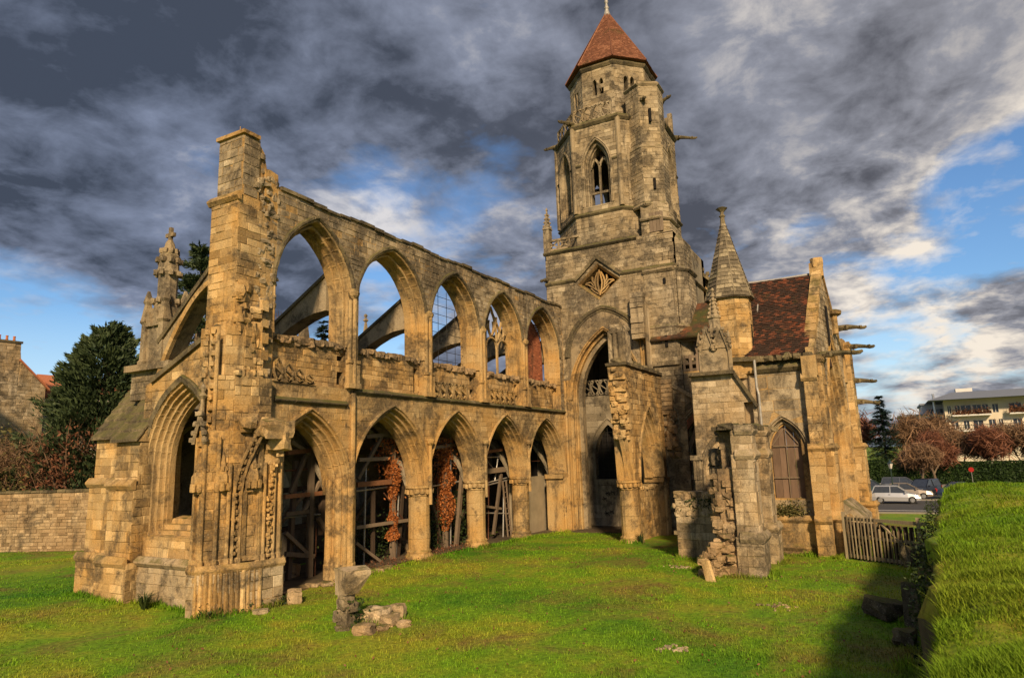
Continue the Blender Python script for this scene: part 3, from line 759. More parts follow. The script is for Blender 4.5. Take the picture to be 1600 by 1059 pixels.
# big crocketed pinnacle
pn = MB(); px_, py_ = 14.55, 22.35
pn.box((px_-.42, py_-.5, 7.8), (px_+.42, py_+.5, 9.9), .5)
for sx_ in (-1, 1):
    for sy_ in (-1, 1):
        cx, cy = px_+sx_*.38, py_+sy_*.5
        pn.lathe([(.22, 0), (.24, .15), (.18, .22), (.18, 1.5), (.25, 1.6), (.2, 1.75), (.12, 2.25), (.17, 2.35), (.05, 2.75)], (cx, cy, 7.8), 4, PI/4+ru(-.1, .1), .5)
for k in range(2):
    y_ = py_+(-.22 if k else .26)
    pn.prism([(px_-.52, y_-.22, 9.2), (px_-.52, y_+.22, 9.2), (px_-.52, y_, 9.75)], [(px_-.40, y_-.22, 9.2), (px_-.40, y_+.22, 9.2), (px_-.40, y_, 9.75)], .5)
pn.lathe([(.42, 0), (.40, .3), (.33, .45), (.33, 1.35), (.41, 1.5), (.36, 1.62), (.33, 2.0), (.36, 2.12), (.22, 2.3), (.16, 2.62), (.10, 2.75)], (px_, py_, 9.75), 8, PI/8)
for k in range(8):
    a_ = PI/8+PI*k/4
    for zz2, rr in ((10.15, .43), (11.2, .40), (11.7, .36), (12.05, .25)): pn.rock((px_+rr*math.cos(a_), py_+rr*math.sin(a_), zz2), (.15, .15, .19), k+zz2, ru(.2, .6), 1)
pn.box((px_-.06, py_-.06, 12.4), (px_+.06, py_+.06, 12.98), .4); pn.box((px_-.07, py_-.22, 12.62), (px_+.07, py_+.22, 12.76), .4)
pn.wear(.02); part('west_pinnacle', pn, 'limestone_grey', 'tall crocketed pinnacle with a worn cross finial')
fm = MB(); f2 = Fr((14.1, 0, 0), (0, 1, 0), (-1, 0, 0))    # half arch from pinnacle to the tall pier
lo = [(21.75-2.95*s_, 7.35+3.0*math.sin(PI/2*s_)**.85) for s_ in [q/9 for q in range(10)]]
slab(fm, f2, [(22.0, 7.5), (21.9, 8.5)]+[(18.75, 11.3)]+lo[::-1], [], 0, -.6, .45)
archr = MB(); 
for p, q in zip(lo, lo[1:]): archr.beam(f2(p[0], p[1]+.06, .04), f2(q[0], q[1]+.06, .04), .18, .14, rnd(), up=(1, 0, 0))
fm.wear(.012); fo = part('flying_buttress', fm, 'limestone_grey'); build(archr, 'arch_rib', 'limestone', fo)
cp = MB(); cp.beam((14.4, 21.95, 8.55), (14.4, 18.75, 11.36), .78, .14, .3); cp.wear(.02); build(cp, 'coping', 'limestone_dark', fo)
cp = MB(); cp.beam((14.2, 21.5, 7.12), (14.2, 18.2, 8.62), 1.25, .16, .3); cp.wear(.02); build(cp, 'gable_coping', 'limestone_dark', WFO)
# tall pier at the west end of the nave
tp = MB(); TPO = part('tall_pier', tp, 'limestone', 'tall ragged pier left of the west gable')
up = [(13.95, 19.0), (13.95, 17.75), (14.62, 17.75), (14.62, 19.0)]
tp.foot([(13.8, 19.05), (13.8, 17.7), (15.0, 17.7), (15.0, 19.05)], 6.2, 13.05, .4); tp.foot(up, 13.05, 15.25, .4)
tp.box((14.55, 17.85, 13.0), (15.4, 18.85, 13.8), .4)
stones(TPO, WEST(13.8), rect(-19.05, 6.2, -17.7, 13.0), course=(.22, .33), length=(.3, .62)); stones(TPO, WEST(13.95), rect(-19.0, 13.15, -17.75, 15.2), course=(.22, .33), length=(.3, .62), mat='limestone_grey')
stones(TPO, SOUTH(17.7), rect(13.8, 8.5, 15.0, 13.0), course=(.22, .33), length=(.3, .6)); stones(TPO, SOUTH(17.75), rect(13.95, 13.1, 14.62, 15.2), course=(.28, .4), length=(.3, .6), mat='limestone_grey')
course_band(tp, WEST(13.8), -19.15, -17.62, 13.05, .22, .16)
tp.box((13.86, 17.66, 15.24), (14.55, 19.08, 15.37), .3); tn = MB(); tn.rock((14.5, 18.2, 15.28), (.5, .9, .2), 3.3, .3, 3); tp.tube([(14.2, 18.3, 15.3), (14.2, 18.3, 15.75)], .012, 5)
tp.prism([(14.6, 17.82, 13.0), (15.42, 17.82, 13.0), (15.40, 17.82, 14.0), (15.0, 17.82, 14.28), (14.85, 17.82, 14.9), (14.6, 17.82, 15.22)], [(14.6, 18.85, 13.0), (15.42, 18.85, 13.0), (15.40, 18.85, 14.0), (15.0, 18.85, 14.28), (14.85, 18.85, 14.9), (14.6, 18.85, 15.22)], .4)
for k in range(26):                                     # ragged broken masonry stepping down to the nave wall
    q = k/25; tn.rock((14.62+.70*q**1.3+ru(-.05, .05), 18.1+ru(-.25, .45), 14.95-1.25*q-.05*math.sin(k*2.)), (ru(.25, .42), ru(.3, .5), ru(.16, .28)), k*1.3, rnd(), 2)
for k in range(230):                                     # core exposed where the gable wall has been torn away
    z = ru(6.3, 14.0); q = ru(-.35, .55)-(.0 if z > 9.5 else .12); tn.rock((14.85+q, 17.83+ru(-.05, .04)+(.03 if q < 0 else .0), z), (ru(.14, .34), ru(.22, .36), ru(.10, .22)), k*2.1, rnd(), 2)
tp.wear(.015); tn.wear(.025, 3.5); build(tn, 'torn_masonry', 'limestone_grey', TPO)
me = mesh_of('tall_pier', tp.v, tp.f, tp.t, 'limestone'); TPO.data = me
# lower pier, portal jamb
lp = MB(); LPO = part('portal_pier', lp, 'limestone', 'carved portal pier with niches and shafts at the west front')
fp = [(12.95, 18.1), (12.95, 17.75), (13.45, 17.35), (14.45, 16.85), (15.2, 16.72), (15.55, 17.1), (15.55, 18.8), (13.7, 18.8), (13.7, 18.1)]
faced_foot(LPO, lp, [(x-.03*(x < 14.6), y-.03*(y < 17.9)) for x, y in fp], -.4, 1.3, mat='limestone_pale', course=(.26, .38), length=(.35, .7))
fp2 = [(13.1, 18.12), (13.1, 17.75), (13.65, 17.45), (14.55, 17.1), (15.25, 17.0), (15.55, 17.2), (15.55, 18.8), (13.75, 18.8), (13.75, 18.12)]
faced_foot(LPO, lp, fp2, 1.3, 5.3, course=(.24, .34), length=(.3, .65))
fp3 = [(13.3, 18.25), (13.3, 17.75), (13.8, 17.5), (14.6, 17.35), (15.2, 17.45), (15.2, 18.8), (13.8, 18.8), (13.8, 18.25)]
faced_foot(LPO, lp, fp3, 5.3, 7.0, course=(.24, .34), length=(.3, .65))
faced_foot(LPO, lp, [(13.55, 18.9), (13.55, 17.7), (14.1, 17.5), (14.9, 17.55), (15.1, 17.8), (15.1, 18.8)], 7.0, 8.6, course=(.25, .4), length=(.3, .7))
# plinth mouldings round the pier
def ring(mb, pts, z, h, p):
    for i in range(len(pts)-1):
        a, b = Vector(pts[i]), Vector(pts[i+1]); d = b-a
        if d.length < .1: continue
        N = Vector((d.y, -d.x)).normalized()
        if (Vector((0, 0))-a).dot(N) < 0: N = -N
        course_band(mb, Fr((a.x, a.y, 0), (d.x, d.y, 0), (N.x, N.y, 0)), -.03, d.length+.03, z, h, p)
ring(lp, [(x-.03*(x < 14.6), y-.03*(y < 17.9)) for x, y in fp[:6]], 1.32, .16, .07)
def broken(z0, z1, n, x, y, dx_, dy_, s_=(.3, .3, .25)):
    for k in range(n): lp.rock((x+ru(-dx_, dx_), y+ru(-dy_, dy_), ru(z0, z1)), [q*ru(.7, 1.4) for q in s_], k*3.3+z0, rnd(), 1)
broken(5.1, 5.6, 16, 14.6, 17.2, .6, .12, (.3, .3, .24)); broken(6.8, 7.2, 8, 14.3, 17.5, .4, .1, (.24, .24, .2)); broken(8.3, 9.3, 22, 14.3, 17.68, .4, .08, (.28, .26, .24)); broken(9.2, 10.2, 8, 14.1, 17.74, .2, .05, (.3, .22, .3)); broken(5.5, 8.5, 60, 14.5, 17.62, .4, .05, (.2, .18, .2))
lp.rock((14.75, 16.75, 5.32), (1.0, .6, .55), 5.5, .6, 2); lp.rock((14.95, 16.7, 4.95), (.6, .45, .5), 8.5, .7, 2)
lp.wear(.014); me = mesh_of('portal_pier', lp.v, lp.f, lp.t, 'limestone'); LPO.data = me
# shafts, niches with canopies, foliate archivolt on the splay
sh = MB()
def shaft(x, y, z0, z1, r, t=.55): sh.tube([(x, y, z0), (x, y, z0+.18), (x, y, z0+.2), (x, y, z1)], [r*1.5, r*1.4, r, r], 8, t)
for (x, y) in ((13.05, 18.1), (13.05, 17.74), (13.36, 17.52), (13.66, 17.38), (13.98, 17.24), (14.5, 17.05), (14.66, 17.0), (15.0, 16.96), (15.22, 16.96)): shaft(x, y, 1.35, 5.1 if x < 13.5 else 4.3, .065, ru(.4, .8))
for (x, y) in ((13.28, 18.2), (13.27, 17.97), (13.30, 17.74)): shaft(x, y, 5.0, 8.3, .06)
for z in np.arange(5.3, 8.4, .34):
    for y in (18.2, 17.86): sh.rock((13.24, y, z), (.13, .14, .16), z+y, .6, 1)
for z in np.arange(5.4, 9.6, .55): sh.box((14.72, 17.30+.02*z, z), (15.0, 17.62, z+ru(.25, .4)), rnd())
sh.box((14.15, 17.36, 6.95), (14.75, 17.68, 7.15), .3); sh.box((14.2, 17.42, 5.5), (14.7, 17.7, 6.95), .4)
for k in range(13):                                     # worn shaft bases running down to the ground
    q = k/12; x, y = (12.92+.5*q/.4, 17.70-.4*q/.4) if q < .4 else (13.42+1.0*(q-.4)/.6, 17.30-.5*(q-.4)/.6); sh.tube([(x, y, -.3), (x, y, .5), (x, y, 1.2)], [.10*ru(.6, 1.2), .075*ru(.6, 1.3), .05*ru(.5, 1.3)], 7, rnd())
for z in (1.30, .95): sh.box((12.9, 17.72, z), (13.0, 18.08, z+.12), .5)
sh.wear(.022); build(sh, 'portal_shafts', 'limestone', LPO)
def canopy(x, y, z, s_=1.):
    c_ = MB()
    c_.lathe([(.10*s_, -.22), (.16*s_, -.08), (.26*s_, .0), (.28*s_, .08), (.27*s_, .24), (.22*s_, .3), (.12*s_, .62), (.03*s_, .95)], (x, y, z), 6, PI/6)
    for k in range(6):
        a_ = PI*k/3; c_.rock((x+.22*s_*math.cos(a_), y+.22*s_*math.sin(a_), z-.08), (.13, .13, .24), k+x, .6, 1); c_.rock((x+.15*s_*math.cos(a_), y+.15*s_*math.sin(a_), z+.45), (.09, .09, .12), k+y, .6, 1)
    c_.wear(.015); build(c_, 'niche_canopy', 'limestone', LPO)
canopy(13.04, 17.93, 3.7, .8); canopy(13.5, 17.5, 3.7, .8); canopy(14.28, 17.1, 3.75, .85)
for (ax, ay), (bx, by) in (((13.06, 18.08), (13.06, 17.78)), ((14.08, 17.22), (14.5, 17.05))):
    for z0, z1 in ((1.5, 3.5), (3.9, 4.9)):
        nm = MB(); nm.beam((ax, ay, z0), (ax, ay, z1), .10, .14); nm.beam((bx, by, z0), (bx, by, z1), .10, .14); nm.beam((ax, ay, z0), (bx, by, z0), .2, .14); nm.beam((ax, ay, z1), (bx, by, z1), .12, .14); nm.wear(.012); build(nm, 'niche_frame', 'limestone', LPO)
vm = MB()
for (bx, by, r_) in ((13.85, 17.28, 0), (14.82, 16.95, .0)):
    for k in range(20):
        z = 1.5+k*.19; c_ = max(0, (z-3.4))/2.1; x = bx+.55*c_**1.8; y = by-.55*c_**1.6
        for j in range(4): vm.rock((x+ru(-.09, .09), y+ru(-.07, .04), z+ru(-.06, .06)), (.075, .075, .09), k*3+j, rnd(), 1)
for off in (-.10, .12):
    P = [(13.85+off*.9, 17.24-off*.3, 1.4), (13.85+off*.9, 17.24-off*.3, 3.4)]+[(13.85+off*.9+.55*c_**1.8, 17.24-off*.3-.55*c_**1.6, 3.4+2.1*c_) for c_ in (.2, .4, .6, .8, .95)]
    vm.tube(P, .05, 6, .6)
vm.wear(.012); build(vm, 'foliate_archivolt', 'limestone', LPO)
# crocketed ogee over the niche nearest the aisle window
og = MB()
for s_ in (-1, 1):
    P = [(13.0, 17.98+s_*.26*math.cos(PI/2*q/8)**1.4, 4.9+1.0*(q/8)**1.3) for q in range(9)]; og.tube(P, .055, 6)
    for p in P[1:-1:2]: og.rock((p[0]-.02, p[1]+s_*.05, p[2]+.06), (.14, .13, .14), p[2], .6, 1)
og.lathe([(.07, 0), (.05, .4), (.14, .5), (.05, .6), (.1, .75), (.01, .9)], (13.05, 17.98, 5.85), 6); og.wear(.01); build(og, 'ogee_gable', 'limestone_grey', LPO)

# ------------------------------------------------------------------ crossing tower
XT = 38.9; ft = WEST(XT); yA = 14.85
tw = MB(); TW = part('crossing_tower', tw, 'limestone_grey', 'square lower stage of the tower above the great crossing arch')
big = opening(-yA, 1.85, 7.75, 3.6, 0., -1.)
outl = [(-18.7, -.9), (-10.0, -.9), (-10.0, 17.55), (-18.7, 17.55)]
dia = [(-15.0-1.45, 15.1), (-15.0, 13.9), (-15.0+1.45, 15.1), (-15.0, 16.3)]
dia2 = [(-15.0+(u+15.0)*.80, 15.1+(v-15.1)*.80) for u, v in dia]
RC = .55
slab(tw, ft, outl, [opening(-yA, 1.85, 7.75, 3.6, RC, -.8)[::-1], dia], 0, -.5, .35)
slab(tw, ft, outl, [opening(-yA, 1.85, 7.75, 3.6, 0, -.8)[::-1], dia2], -.503, -1.0, .35)
slab(tw, SOUTH(10.0), [(38.9, 7.), (46.8, 7.), (46.8, 17.55), (38.9, 17.55)], [], 0, -1., .35)
tw.box((38.9, 17.9, 6), (46.8, 18.7, 17.55)); tw.box((46.1, 10, 8), (46.8, 18.7, 17.55)); tw.box((38.95, 10.05, 17.3), (46.75, 18.65, 17.6))
me = mesh_of('crossing_tower', tw.v, tw.f, tw.t, 'limestone_grey'); TW.data = me
hoodO = opening(-yA, 2.42, 10.35, 2.9, .12, 6)
kw = dict(mat='limestone_grey', course=(.22, .32), length=(.3, .75))
stones(TW, ft, rect(-18.7, 15.55, -10.0, 17.5), [dia], **kw)
stones(TW, ft, rect(-18.7, -.9, -10.0, 15.4), [dia, hoodO, opening(-yA, 1.85, 7.75, 3.6, RC+.04, -1.)], **kw)
a = MB(); archsweep(a, ft, -yA, 1.85, 7.75, 3.6, orders(RC+.02, .0, -.85, 3), 12, -.6, 17); a.wear(.012); build(a, 'crossing_archivolt', 'limestone', TW)
a = MB(); archsweep(a, ft, -yA, 2.42, 10.35, 2.9, [(-.10, -.02), (-.1, .05), (.0, .06), (.06, .14), (.2, .18), (.26, .1), (.26, -.02)], 12, None, 19); a.wear(.02); build(a, 'hood_mould', 'limestone_dark', TW)
for s_ in (-1, 1):                                     # tall shafts beside the arch
    sm = MB()
    for k in range(3): sm.tube([(XT-.02-.03*k, yA+s_*(2.42+.17*k), -.7), (XT-.02-.03*k, yA+s_*(2.42+.17*k), 8.9 if s_ > 0 else 12.9)], .09, 8, rnd())
    sm.box((XT-.16, yA+s_*2.62-.36, 7.65), (XT+.02, yA+s_*2.62+.36, 7.82)); sm.wear(.012); build(sm, 'respond_shafts', 'limestone', TW)
# string courses, the upper one rising over the diamond window
for (f_, a, b, z) in ((ft, -18.8, -12.3, 17.6), (SOUTH(10.0), 38.8, 46.8, 15.4)): sm = MB(); course_band(sm, f_, a, b, z, .2, .18); sm.wear(.015); build(sm, 'string_course', 'limestone_dark', TW)
sm = MB(); course_band(sm, ft, -18.75, -16.5, 15.5, .2, .16); course_band(sm, ft, -13.4, -10.0, 15.45, .2, .16)
for s_ in (-1, 1):
    for k in range(4):
        p = (-15.0+s_*(1.6-.4*k), 15.38+.34*k); q = (-15.0+s_*(1.6-.4*(k+1)), 15.38+.34*(k+1)); sm.beam(ft(p[0], p[1], .06), ft(q[0], q[1], .06), .22, .2, rnd(), up=(1, 0, 0))
sm.wear(.015); build(sm, 'string_course', 'limestone_dark', TW)
dm = MB()                                              # diamond frame and flowing tracery
for i in range(4):
    for f0, f1, d0, d1 in ((1.0, .93, .03, -.06), (.93, .86, -.06, -.16), (.86, .80, -.16, -.5)):
        g = lambda P, f_: (-15.0+(P[0]+15.0)*f_, 15.1+(P[1]-15.1)*f_)
        dm.poly([ft(*g(dia[i], f0), d0), ft(*g(dia[(i+1) % 4], f0), d0), ft(*g(dia[(i+1) % 4], f1), d1), ft(*g(dia[i], f1), d1)], ru(.3, .8))
build(dm, 'diamond_frame', 'limestone', TW, recalc=False)
dm = MB()
def flow(P, w_=.075, dd=-.30):
    for p, q in zip(P, P[1:]): dm.beam(ft(-15.0+p[0], 15.1+p[1], dd), ft(-15.0+q[0], 15.1+q[1], dd), w_, .16, .6, up=(1, 0, 0))
for s_ in (-1, 1):
    flow([(0, -.85), (s_*.1, -.4), (s_*.16, 0), (s_*.1, .4), (0, .85)]); flow([(0, -.7), (s_*.3, -.35), (s_*.34, .05), (s_*.28, .35), (s_*.12, .7)])
    flow([(s_*.2, -.5), (s_*.5, -.25), (s_*.8, -.05), (s_*1.0, .02)]); flow([(s_*.34, -.1), (s_*.5, .2), (s_*.5, .45)]); flow([(s_*.4, -.2), (s_*.62, .1), (s_*.95, .06)]); flow([(s_*.1, -.75), (s_*.4, -.55), (s_*.62, -.3)])
dm.wear(.01); build(dm, 'diamond_tracery', 'limestone', TW)
dk = MB(); dk.box((40.0, 13.4, 13.7), (40.05, 16.6, 16.5)); build(dk, 'shade_backing', 'void_shade', TW)  # black sheet painting the darkness behind the diamond window
# balustrade and pinnacle on the north corner of the square stage
bl = MB(); f3 = WEST(XT+.02); bl.box((XT-.02, 17.0, 17.7), (XT+.14, 18.7, 17.84)); bl.box((XT-.02, 16.2, 18.34), (XT+.14, 18.6, 18.48))
for y in (18.5, 17.7, 16.9): bl.box((XT, y-.06, 17.8), (XT+.12, y+.06, 18.4))
for y in (18.1, 17.3):
    for s_ in (-1, 1): bl.beam((XT+.06, y-.38, 18.11-.25*s_), (XT+.06, y+.38, 18.11+.25*s_), .06, .1)
build(bl, 'balustrade', 'limestone_grey', TW)
pn = MB(); pn.box((XT-.1, 18.3, 17.6), (XT+.35, 18.75, 19.3)); pn.lathe([(.38, 0), (.36, .12), (.24, .2), (.05, 1.35), (.1, 1.42), (.02, 1.6)], (XT+.12, 18.52, 19.25), 4, PI/4)
for k in range(4):
    for q in range(4): a_ = PI/4+PI/2*k; r_ = .26-.05*q; pn.rock((XT+.12+r_*math.cos(a_), 18.52+r_*math.sin(a_), 19.5+.27*q), (.1, .1, .11), k+q, .5, 1)
pn.wear(.012); build(pn, 'corner_pinnacle', 'limestone_grey', TW)
def gargoyle(p, d, L=1.3, parent=None, mat='limestone_dark', name='gargoyle'):
    g = MB(); p = Vector(p); d = Vector(d).normalized()
    P = [p-d*.3, p, p+d*L*.3, p+d*L*.62, p+d*L*.78, p+d*L*.92, p+d*L]
    P = [q+Vector((0, 0, .06*math.sin(i*1.1)-.02*i)) for i, q in enumerate(P)]
    g.tube(P, [.17, .17, .13, .10, .095, .085, .05], 6, .4); s_ = d.cross(Vector((0, 0, 1)))
    for k in (-1, 1): g.rock(P[4]+s_*.07*k+Vector((0, 0, .07)), (.10, .10, .10), k+2, .5, 1); g.rock(p+d*L*.2+s_*.10*k-Vector((0, 0, .02)), (.3, .12, .18), k+5, .5, 1)
    g.wear(.02); return build(g, name, mat, parent or CH)
gargoyle((XT, 18.6, 15.75), (-1, .5, 0), .6, TW, name='corbel_head')
# ------------------------------------------------------------------ octagon
OX, OY = 42.85, 14.72
def octv(a, k): r_ = a/math.cos(PI/8); q = PI/8+PI/4*k; return Vector((OX+r_*math.cos(q), OY+r_*math.sin(q)))
oc = MB(); OC = part('octagonal_belfry', oc, 'limestone_grey', 'octagonal belfry stage with tall traceried openings')
def octface(k, a):                                      # frame of the face between corners k and k+1, origin at its middle
    p, q = octv(a, k), octv(a, k+1); m_ = (p+q)/2; N = (m_-Vector((OX, OY))).normalized(); U = Vector((-N.y, N.x))
    return Fr((m_.x, m_.y, 0), (U.x, U.y, 0), (N.x, N.y, 0)), (q-p).length
A1 = 3.88
for k in range(8):
    f_, L = octface(k, A1); hl = L/2
    slab(oc, f_, rect(-hl, 17.3, hl, 26.1), [opening(0, .98, 23.0, 2.05, 0., 20.25)[::-1]], 0, -.45, .35)
    f5, L5 = octface(k, A1-.45); slab(oc, f5, rect(-L5/2, 17.3, L5/2, 26.1), [opening(0, .62, 23.0, 1.45, 0., 20.25)[::-1]], 0, -.6, .35)
    vis = k in (2, 3, 4, 5)
    a = MB(); archsweep(a, f_, 0, .62, 23.0, 1.45, orders(.38, .0, -.5, 2), 10, 20.25, 11); a.wear(.012); build(a, 'belfry_archivolt', 'limestone_grey', OC)
    if vis:
        stones(OC, f_, rect(-hl, 17.5, hl, 26.0), [opening(0, .62, 23.0, 1.45, .40, 20.25)], mat='limestone_grey', course=(.22, .32), length=(.3, .65))
        t_ = MB()                                       # mullion, transom, forked head
        t_.beam(f_(0, 20.25, -.6), f_(0, 23.2, -.6), .12, .18, .6, up=(1, 0, 0)); t_.beam(f_(-.62, 21.3, -.6), f_(.62, 21.3, -.6), .12, .16)
        for s_ in (-1, 1):
            P = arc_pts(s_*.31, .31, 23.0, .7, 0, 5)
            for p, q in zip(P, P[1:]): t_.beam(f_(*p, -.6), f_(*q, -.6), .09, .15, .6)
        build(t_, 'belfry_tracery', 'limestone_grey', OC)
        for (a_, b_, z_, h_, p_) in ((-hl-.05, hl+.05, 19.78, .2, .16), (-hl-.06, hl+.06, 26.15, .3, .22), (-hl, -1.05, 23.25, .16, .1), (1.05, hl, 23.25, .16, .1)):
            if z_ == 23.25 and k == 4: continue
            sm = MB(); course_band(sm, f_, a_, b_, z_, h_, p_); sm.wear(.012); build(sm, 'string_course', 'limestone_dark', OC)
        ro = MB()
        c_ = octv(A1, k); ro.tube([(c_.x, c_.y, 19.9), (c_.x, c_.y, 26.0)], .17, 8, .5); ro.wear(.012); build(ro, 'corner_shaft', 'limestone_grey', OC)
for k in range(8): p, q = octv(A1-.3, k), octv(A1-.3, k+1); oc.poly([(p.x, p.y, 26.05), (q.x, q.y, 26.05), (OX, OY, 26.05)], .3); oc.poly([(p.x, p.y, 19.9), (q.x, q.y, 19.9), (OX, OY, 19.9)], .3)
OC.data = mesh_of('octagonal_belfry', oc.v, oc.f, oc.t, 'limestone_grey')
ft_ = MB(); ft_.box((41.2, 13.2, 19.9), (41.4, 13.4, 25.9)); ft_.box((44, 15.6, 19.9), (44.25, 15.9, 25.9)); ft_.beam((40, 14.7, 24), (45.5, 14.7, 24), .25); ft_.beam((42, 12, 22.5), (42, 17.5, 22.5), .25); build(ft_, 'bell_frame', 'dark_timber', OC)
# parapet balustrade
for k in (2, 3, 5, 6):
    pb = MB(); f_, L = octface(k, A1-.05); hl = L/2
    if k == 3: 
        tracery_panel(pb, f_, -hl+.05, hl-.45, 26.35, 27.35, -.12, 4, .12)
    elif k == 2: tracery_panel(pb, f_, -hl+.05, hl-.05, 26.35, 27.35, -.12, 4, .12)
    else:
        pb.beam(f_(hl-.15, 26.3, -.1), f_(hl-.15, 28.0, -.1), .3, .3); pb.beam(f_(hl-1.2, 26.3, -.1), f_(hl-1.2, 27.2, -.1), .2, .2); pb.beam(f_(-hl, 26.4, -.1), f_(hl, 26.4, -.1), .2, .2)
    build(pb, 'parapet_balustrade', 'limestone_grey', OC)
for (k, z, L_) in ((3, 26.3, 1.3), (2, 26.2, .9), (6, 26.2, 1.6), (5, 27.3, 1.0)):
    c_ = octv(A1, k); d_ = (c_-Vector((OX, OY))).normalized(); gargoyle((c_.x, c_.y, z), (d_.x, d_.y, .02 if z < 27 else .35), L_, OC)
gargoyle((39.3, 11.5, 26.8), (-.8, -.7, .1), .6, OC)
# upper drum and tiled spire
dr = MB(); DR = part('upper_drum', dr, 'limestone_grey', 'narrower octagonal drum under the tiled spire')
A2 = 2.78
for k in range(8):
    f_, L = octface(k, A2); hl = L/2
    hs = [opening(s_*.24, .15, 29.5, .3, 0, 28.6)[::-1] for s_ in (-1, 1)]
    slab(dr, f_, rect(-hl, 26.0, hl, 30.95), hs, 0, -.5, .35)
    if k in (2, 3, 4, 5):
        stones(DR, f_, rect(-hl, 26.1, hl, 30.6), [opening(s_*.24, .17, 29.5, .32, 0, 28.55) for s_ in (-1, 1)], mat='limestone_grey', course=(.28, .36), length=(.35, .7))
        sm = MB(); course_band(sm, f_, -hl-.05, hl+.05, 30.85, .3, .18); build(sm, 'cornice', 'limestone_dark', DR)
        bk = MB(); bk.beam(f_(0, 28.5, -.5), f_(0, 29.9, -.5), .9, .06, .5, up=f_.N); build(bk, 'lancet_shade', 'void_shade', DR)  # black panel paints the shade inside the twin lancets
dr.wear(.01); DR.data = mesh_of('upper_drum', dr.v, dr.f, dr.t, 'limestone_grey')
sp = MB(); A3 = 3.08; cone = MB()
for k in range(8):
    p, q = octv(A3, k), octv(A3, k+1); ap = Vector((OX, OY, 36.75))
    cone.poly([(p.x, p.y, 30.98), (q.x, q.y, 30.98), ap-Vector((0, 0, .12))], .5); cone.poly([(p.x, p.y, 30.95), (q.x, q.y, 30.95), (OX, OY, 30.95)], .3)
    t1 = (OX+(p.x-OX)*.05, OY+(p.y-OY)*.05, 30.98+5.5); t2 = (OX+(q.x-OX)*.05, OY+(q.y-OY)*.05, 30.98+5.5)
    flat_tiles(sp, (p.x, p.y, 31.0), (q.x, q.y, 31.0), t2, t1, .17, .19)
SPO = part('spire_roof', cone, 'spire_tile', 'red brown tiled pyramid roof of the tower', recalc=False)
build(sp, 'roof_tiles', 'spire_tile', SPO, recalc=False, kind='stuff')
hp = MB()
for k in range(8): p = octv(A3, k); hp.tube([(p.x, p.y, 31.03), (OX, OY, 36.72)], .055, 6, rnd())
build(hp, 'hip_tiles', 'spire_tile', SPO)
fi = MB(); fi.lathe([(.34, -.35), (.2, .1), (.13, .4), (.2, .5), (.12, .6), (.09, .85), (.16, .95), (.13, 1.1), (.05, 1.25), (.01, 1.6)], (OX, OY, 36.5), 8); build(fi, 'finial', 'pipe_lead', SPO, smooth=True)
# ------------------------------------------------------------------ stair turret on the tower's near corner
st = MB(); ST = part('stair_turret', st, 'limestone_grey', 'polygonal stair turret climbing the near corner of the tower')
kw2 = dict(mat='limestone_grey', course=(.22, .3), length=(.28, .6))
hexa = [(40.3+1.32*math.cos(PI/3*k), 11.62+1.32*math.sin(PI/3*k)) for k in range(6)]
faced_foot(ST, st, hexa, 19.6, 23.6, **kw2); hexb = [(40.35+1.25*math.cos(PI/3*k), 11.64+1.25*math.sin(PI/3*k)) for k in range(6)]
faced_foot(ST, st, hexb, 23.6, 28.0, **kw2)
st.foot(hexb, 28.0, 28.25, .3, [(41.6+.4*math.cos(PI/3*k), 12.6+.4*math.sin(PI/3*k)) for k in range(6)])
low = [(38.85, 12.0), (38.85, 10.15), (39.7, 9.5), (41.6, 9.5), (41.6, 12)]
faced_foot(ST, st, low, 11.6, 15.2, **kw2)
faced_foot(ST, st, [(38.95, 11.9), (38.95, 10.2), (39.75, 9.62), (41.6, 9.62), (41.6, 12)], 15.2, 17.2, **kw2)
st.foot([(38.95, 11.9), (38.95, 10.2), (39.75, 9.62), (41.6, 9.62), (41.6, 12)], 17.2, 18.0, .3, [(39.3, 11.9), (39.3, 10.7), (39.9, 10.3), (41.6, 10.3), (41.6, 12)])
faced_foot(ST, st, [(39.1, 12.0), (39.1, 10.9), (39.7, 10.35), (41.6, 10.35), (41.6, 12)], 17.5, 19.6, **kw2)
faced_foot(ST, st, [(38.75, 12.1), (38.75, 10.2), (39.8, 9.3), (41.6, 9.3), (41.6, 12.1)], 9.3, 11.6, **kw2)
ring(st, [hexa[2], hexa[3], hexa[4], hexa[5]], 19.7, .2, .14); ring(st, [hexb[2], hexb[3], hexb[4], hexb[5]], 23.6, .22, .16); ring(st, [hexb[2], hexb[3], hexb[4], hexb[5]], 28.0, .2, .14); ring(st, low[:4], 15.3, .24, .2); ring(st, low[:4], 11.7, .2, .16); ring(st, [(39.0, 12.0), (39.0, 10.8), (39.7, 10.3), (41.6, 10.3)], 18.7, .16, .12)
st.wear(.014); ST.data = mesh_of('stair_turret', st.v, st.f, st.t, 'limestone_grey')
sl_ = MB()
for (fx, fy, z, h) in ((39.28, 11.0, 25.2, .9), (39.25, 11.0, 20.6, .7), (38.83, 10.7, 14.3, .35), (38.72, 10.8, 10.4, .7)):
    d = Vector((-.87, -.5, 0)) if z > 19 else Vector((-1, 0, 0)); r_ = Vector((d.y, -d.x, 0))
    c_ = Vector((fx, fy, z)); sl_.beam(c_+Vector((0, 0, 0))-d*.25, c_+Vector((0, 0, h))-d*.25, .16, .62, .1, up=d)
build(sl_, 'slit_shade', 'void_shade', ST)  # solid black bars, the shade of the slits put in as colour
bd = MB()
for k in range(4): bd.beam((39.07, 11.75-.22*k-.4, 17.75), (39.07, 11.75-.22*k-.4, 19.0), .2, .06, rnd(), up=(1, 0, 0))
build(bd, 'boarded_opening', 'old_timber', ST)
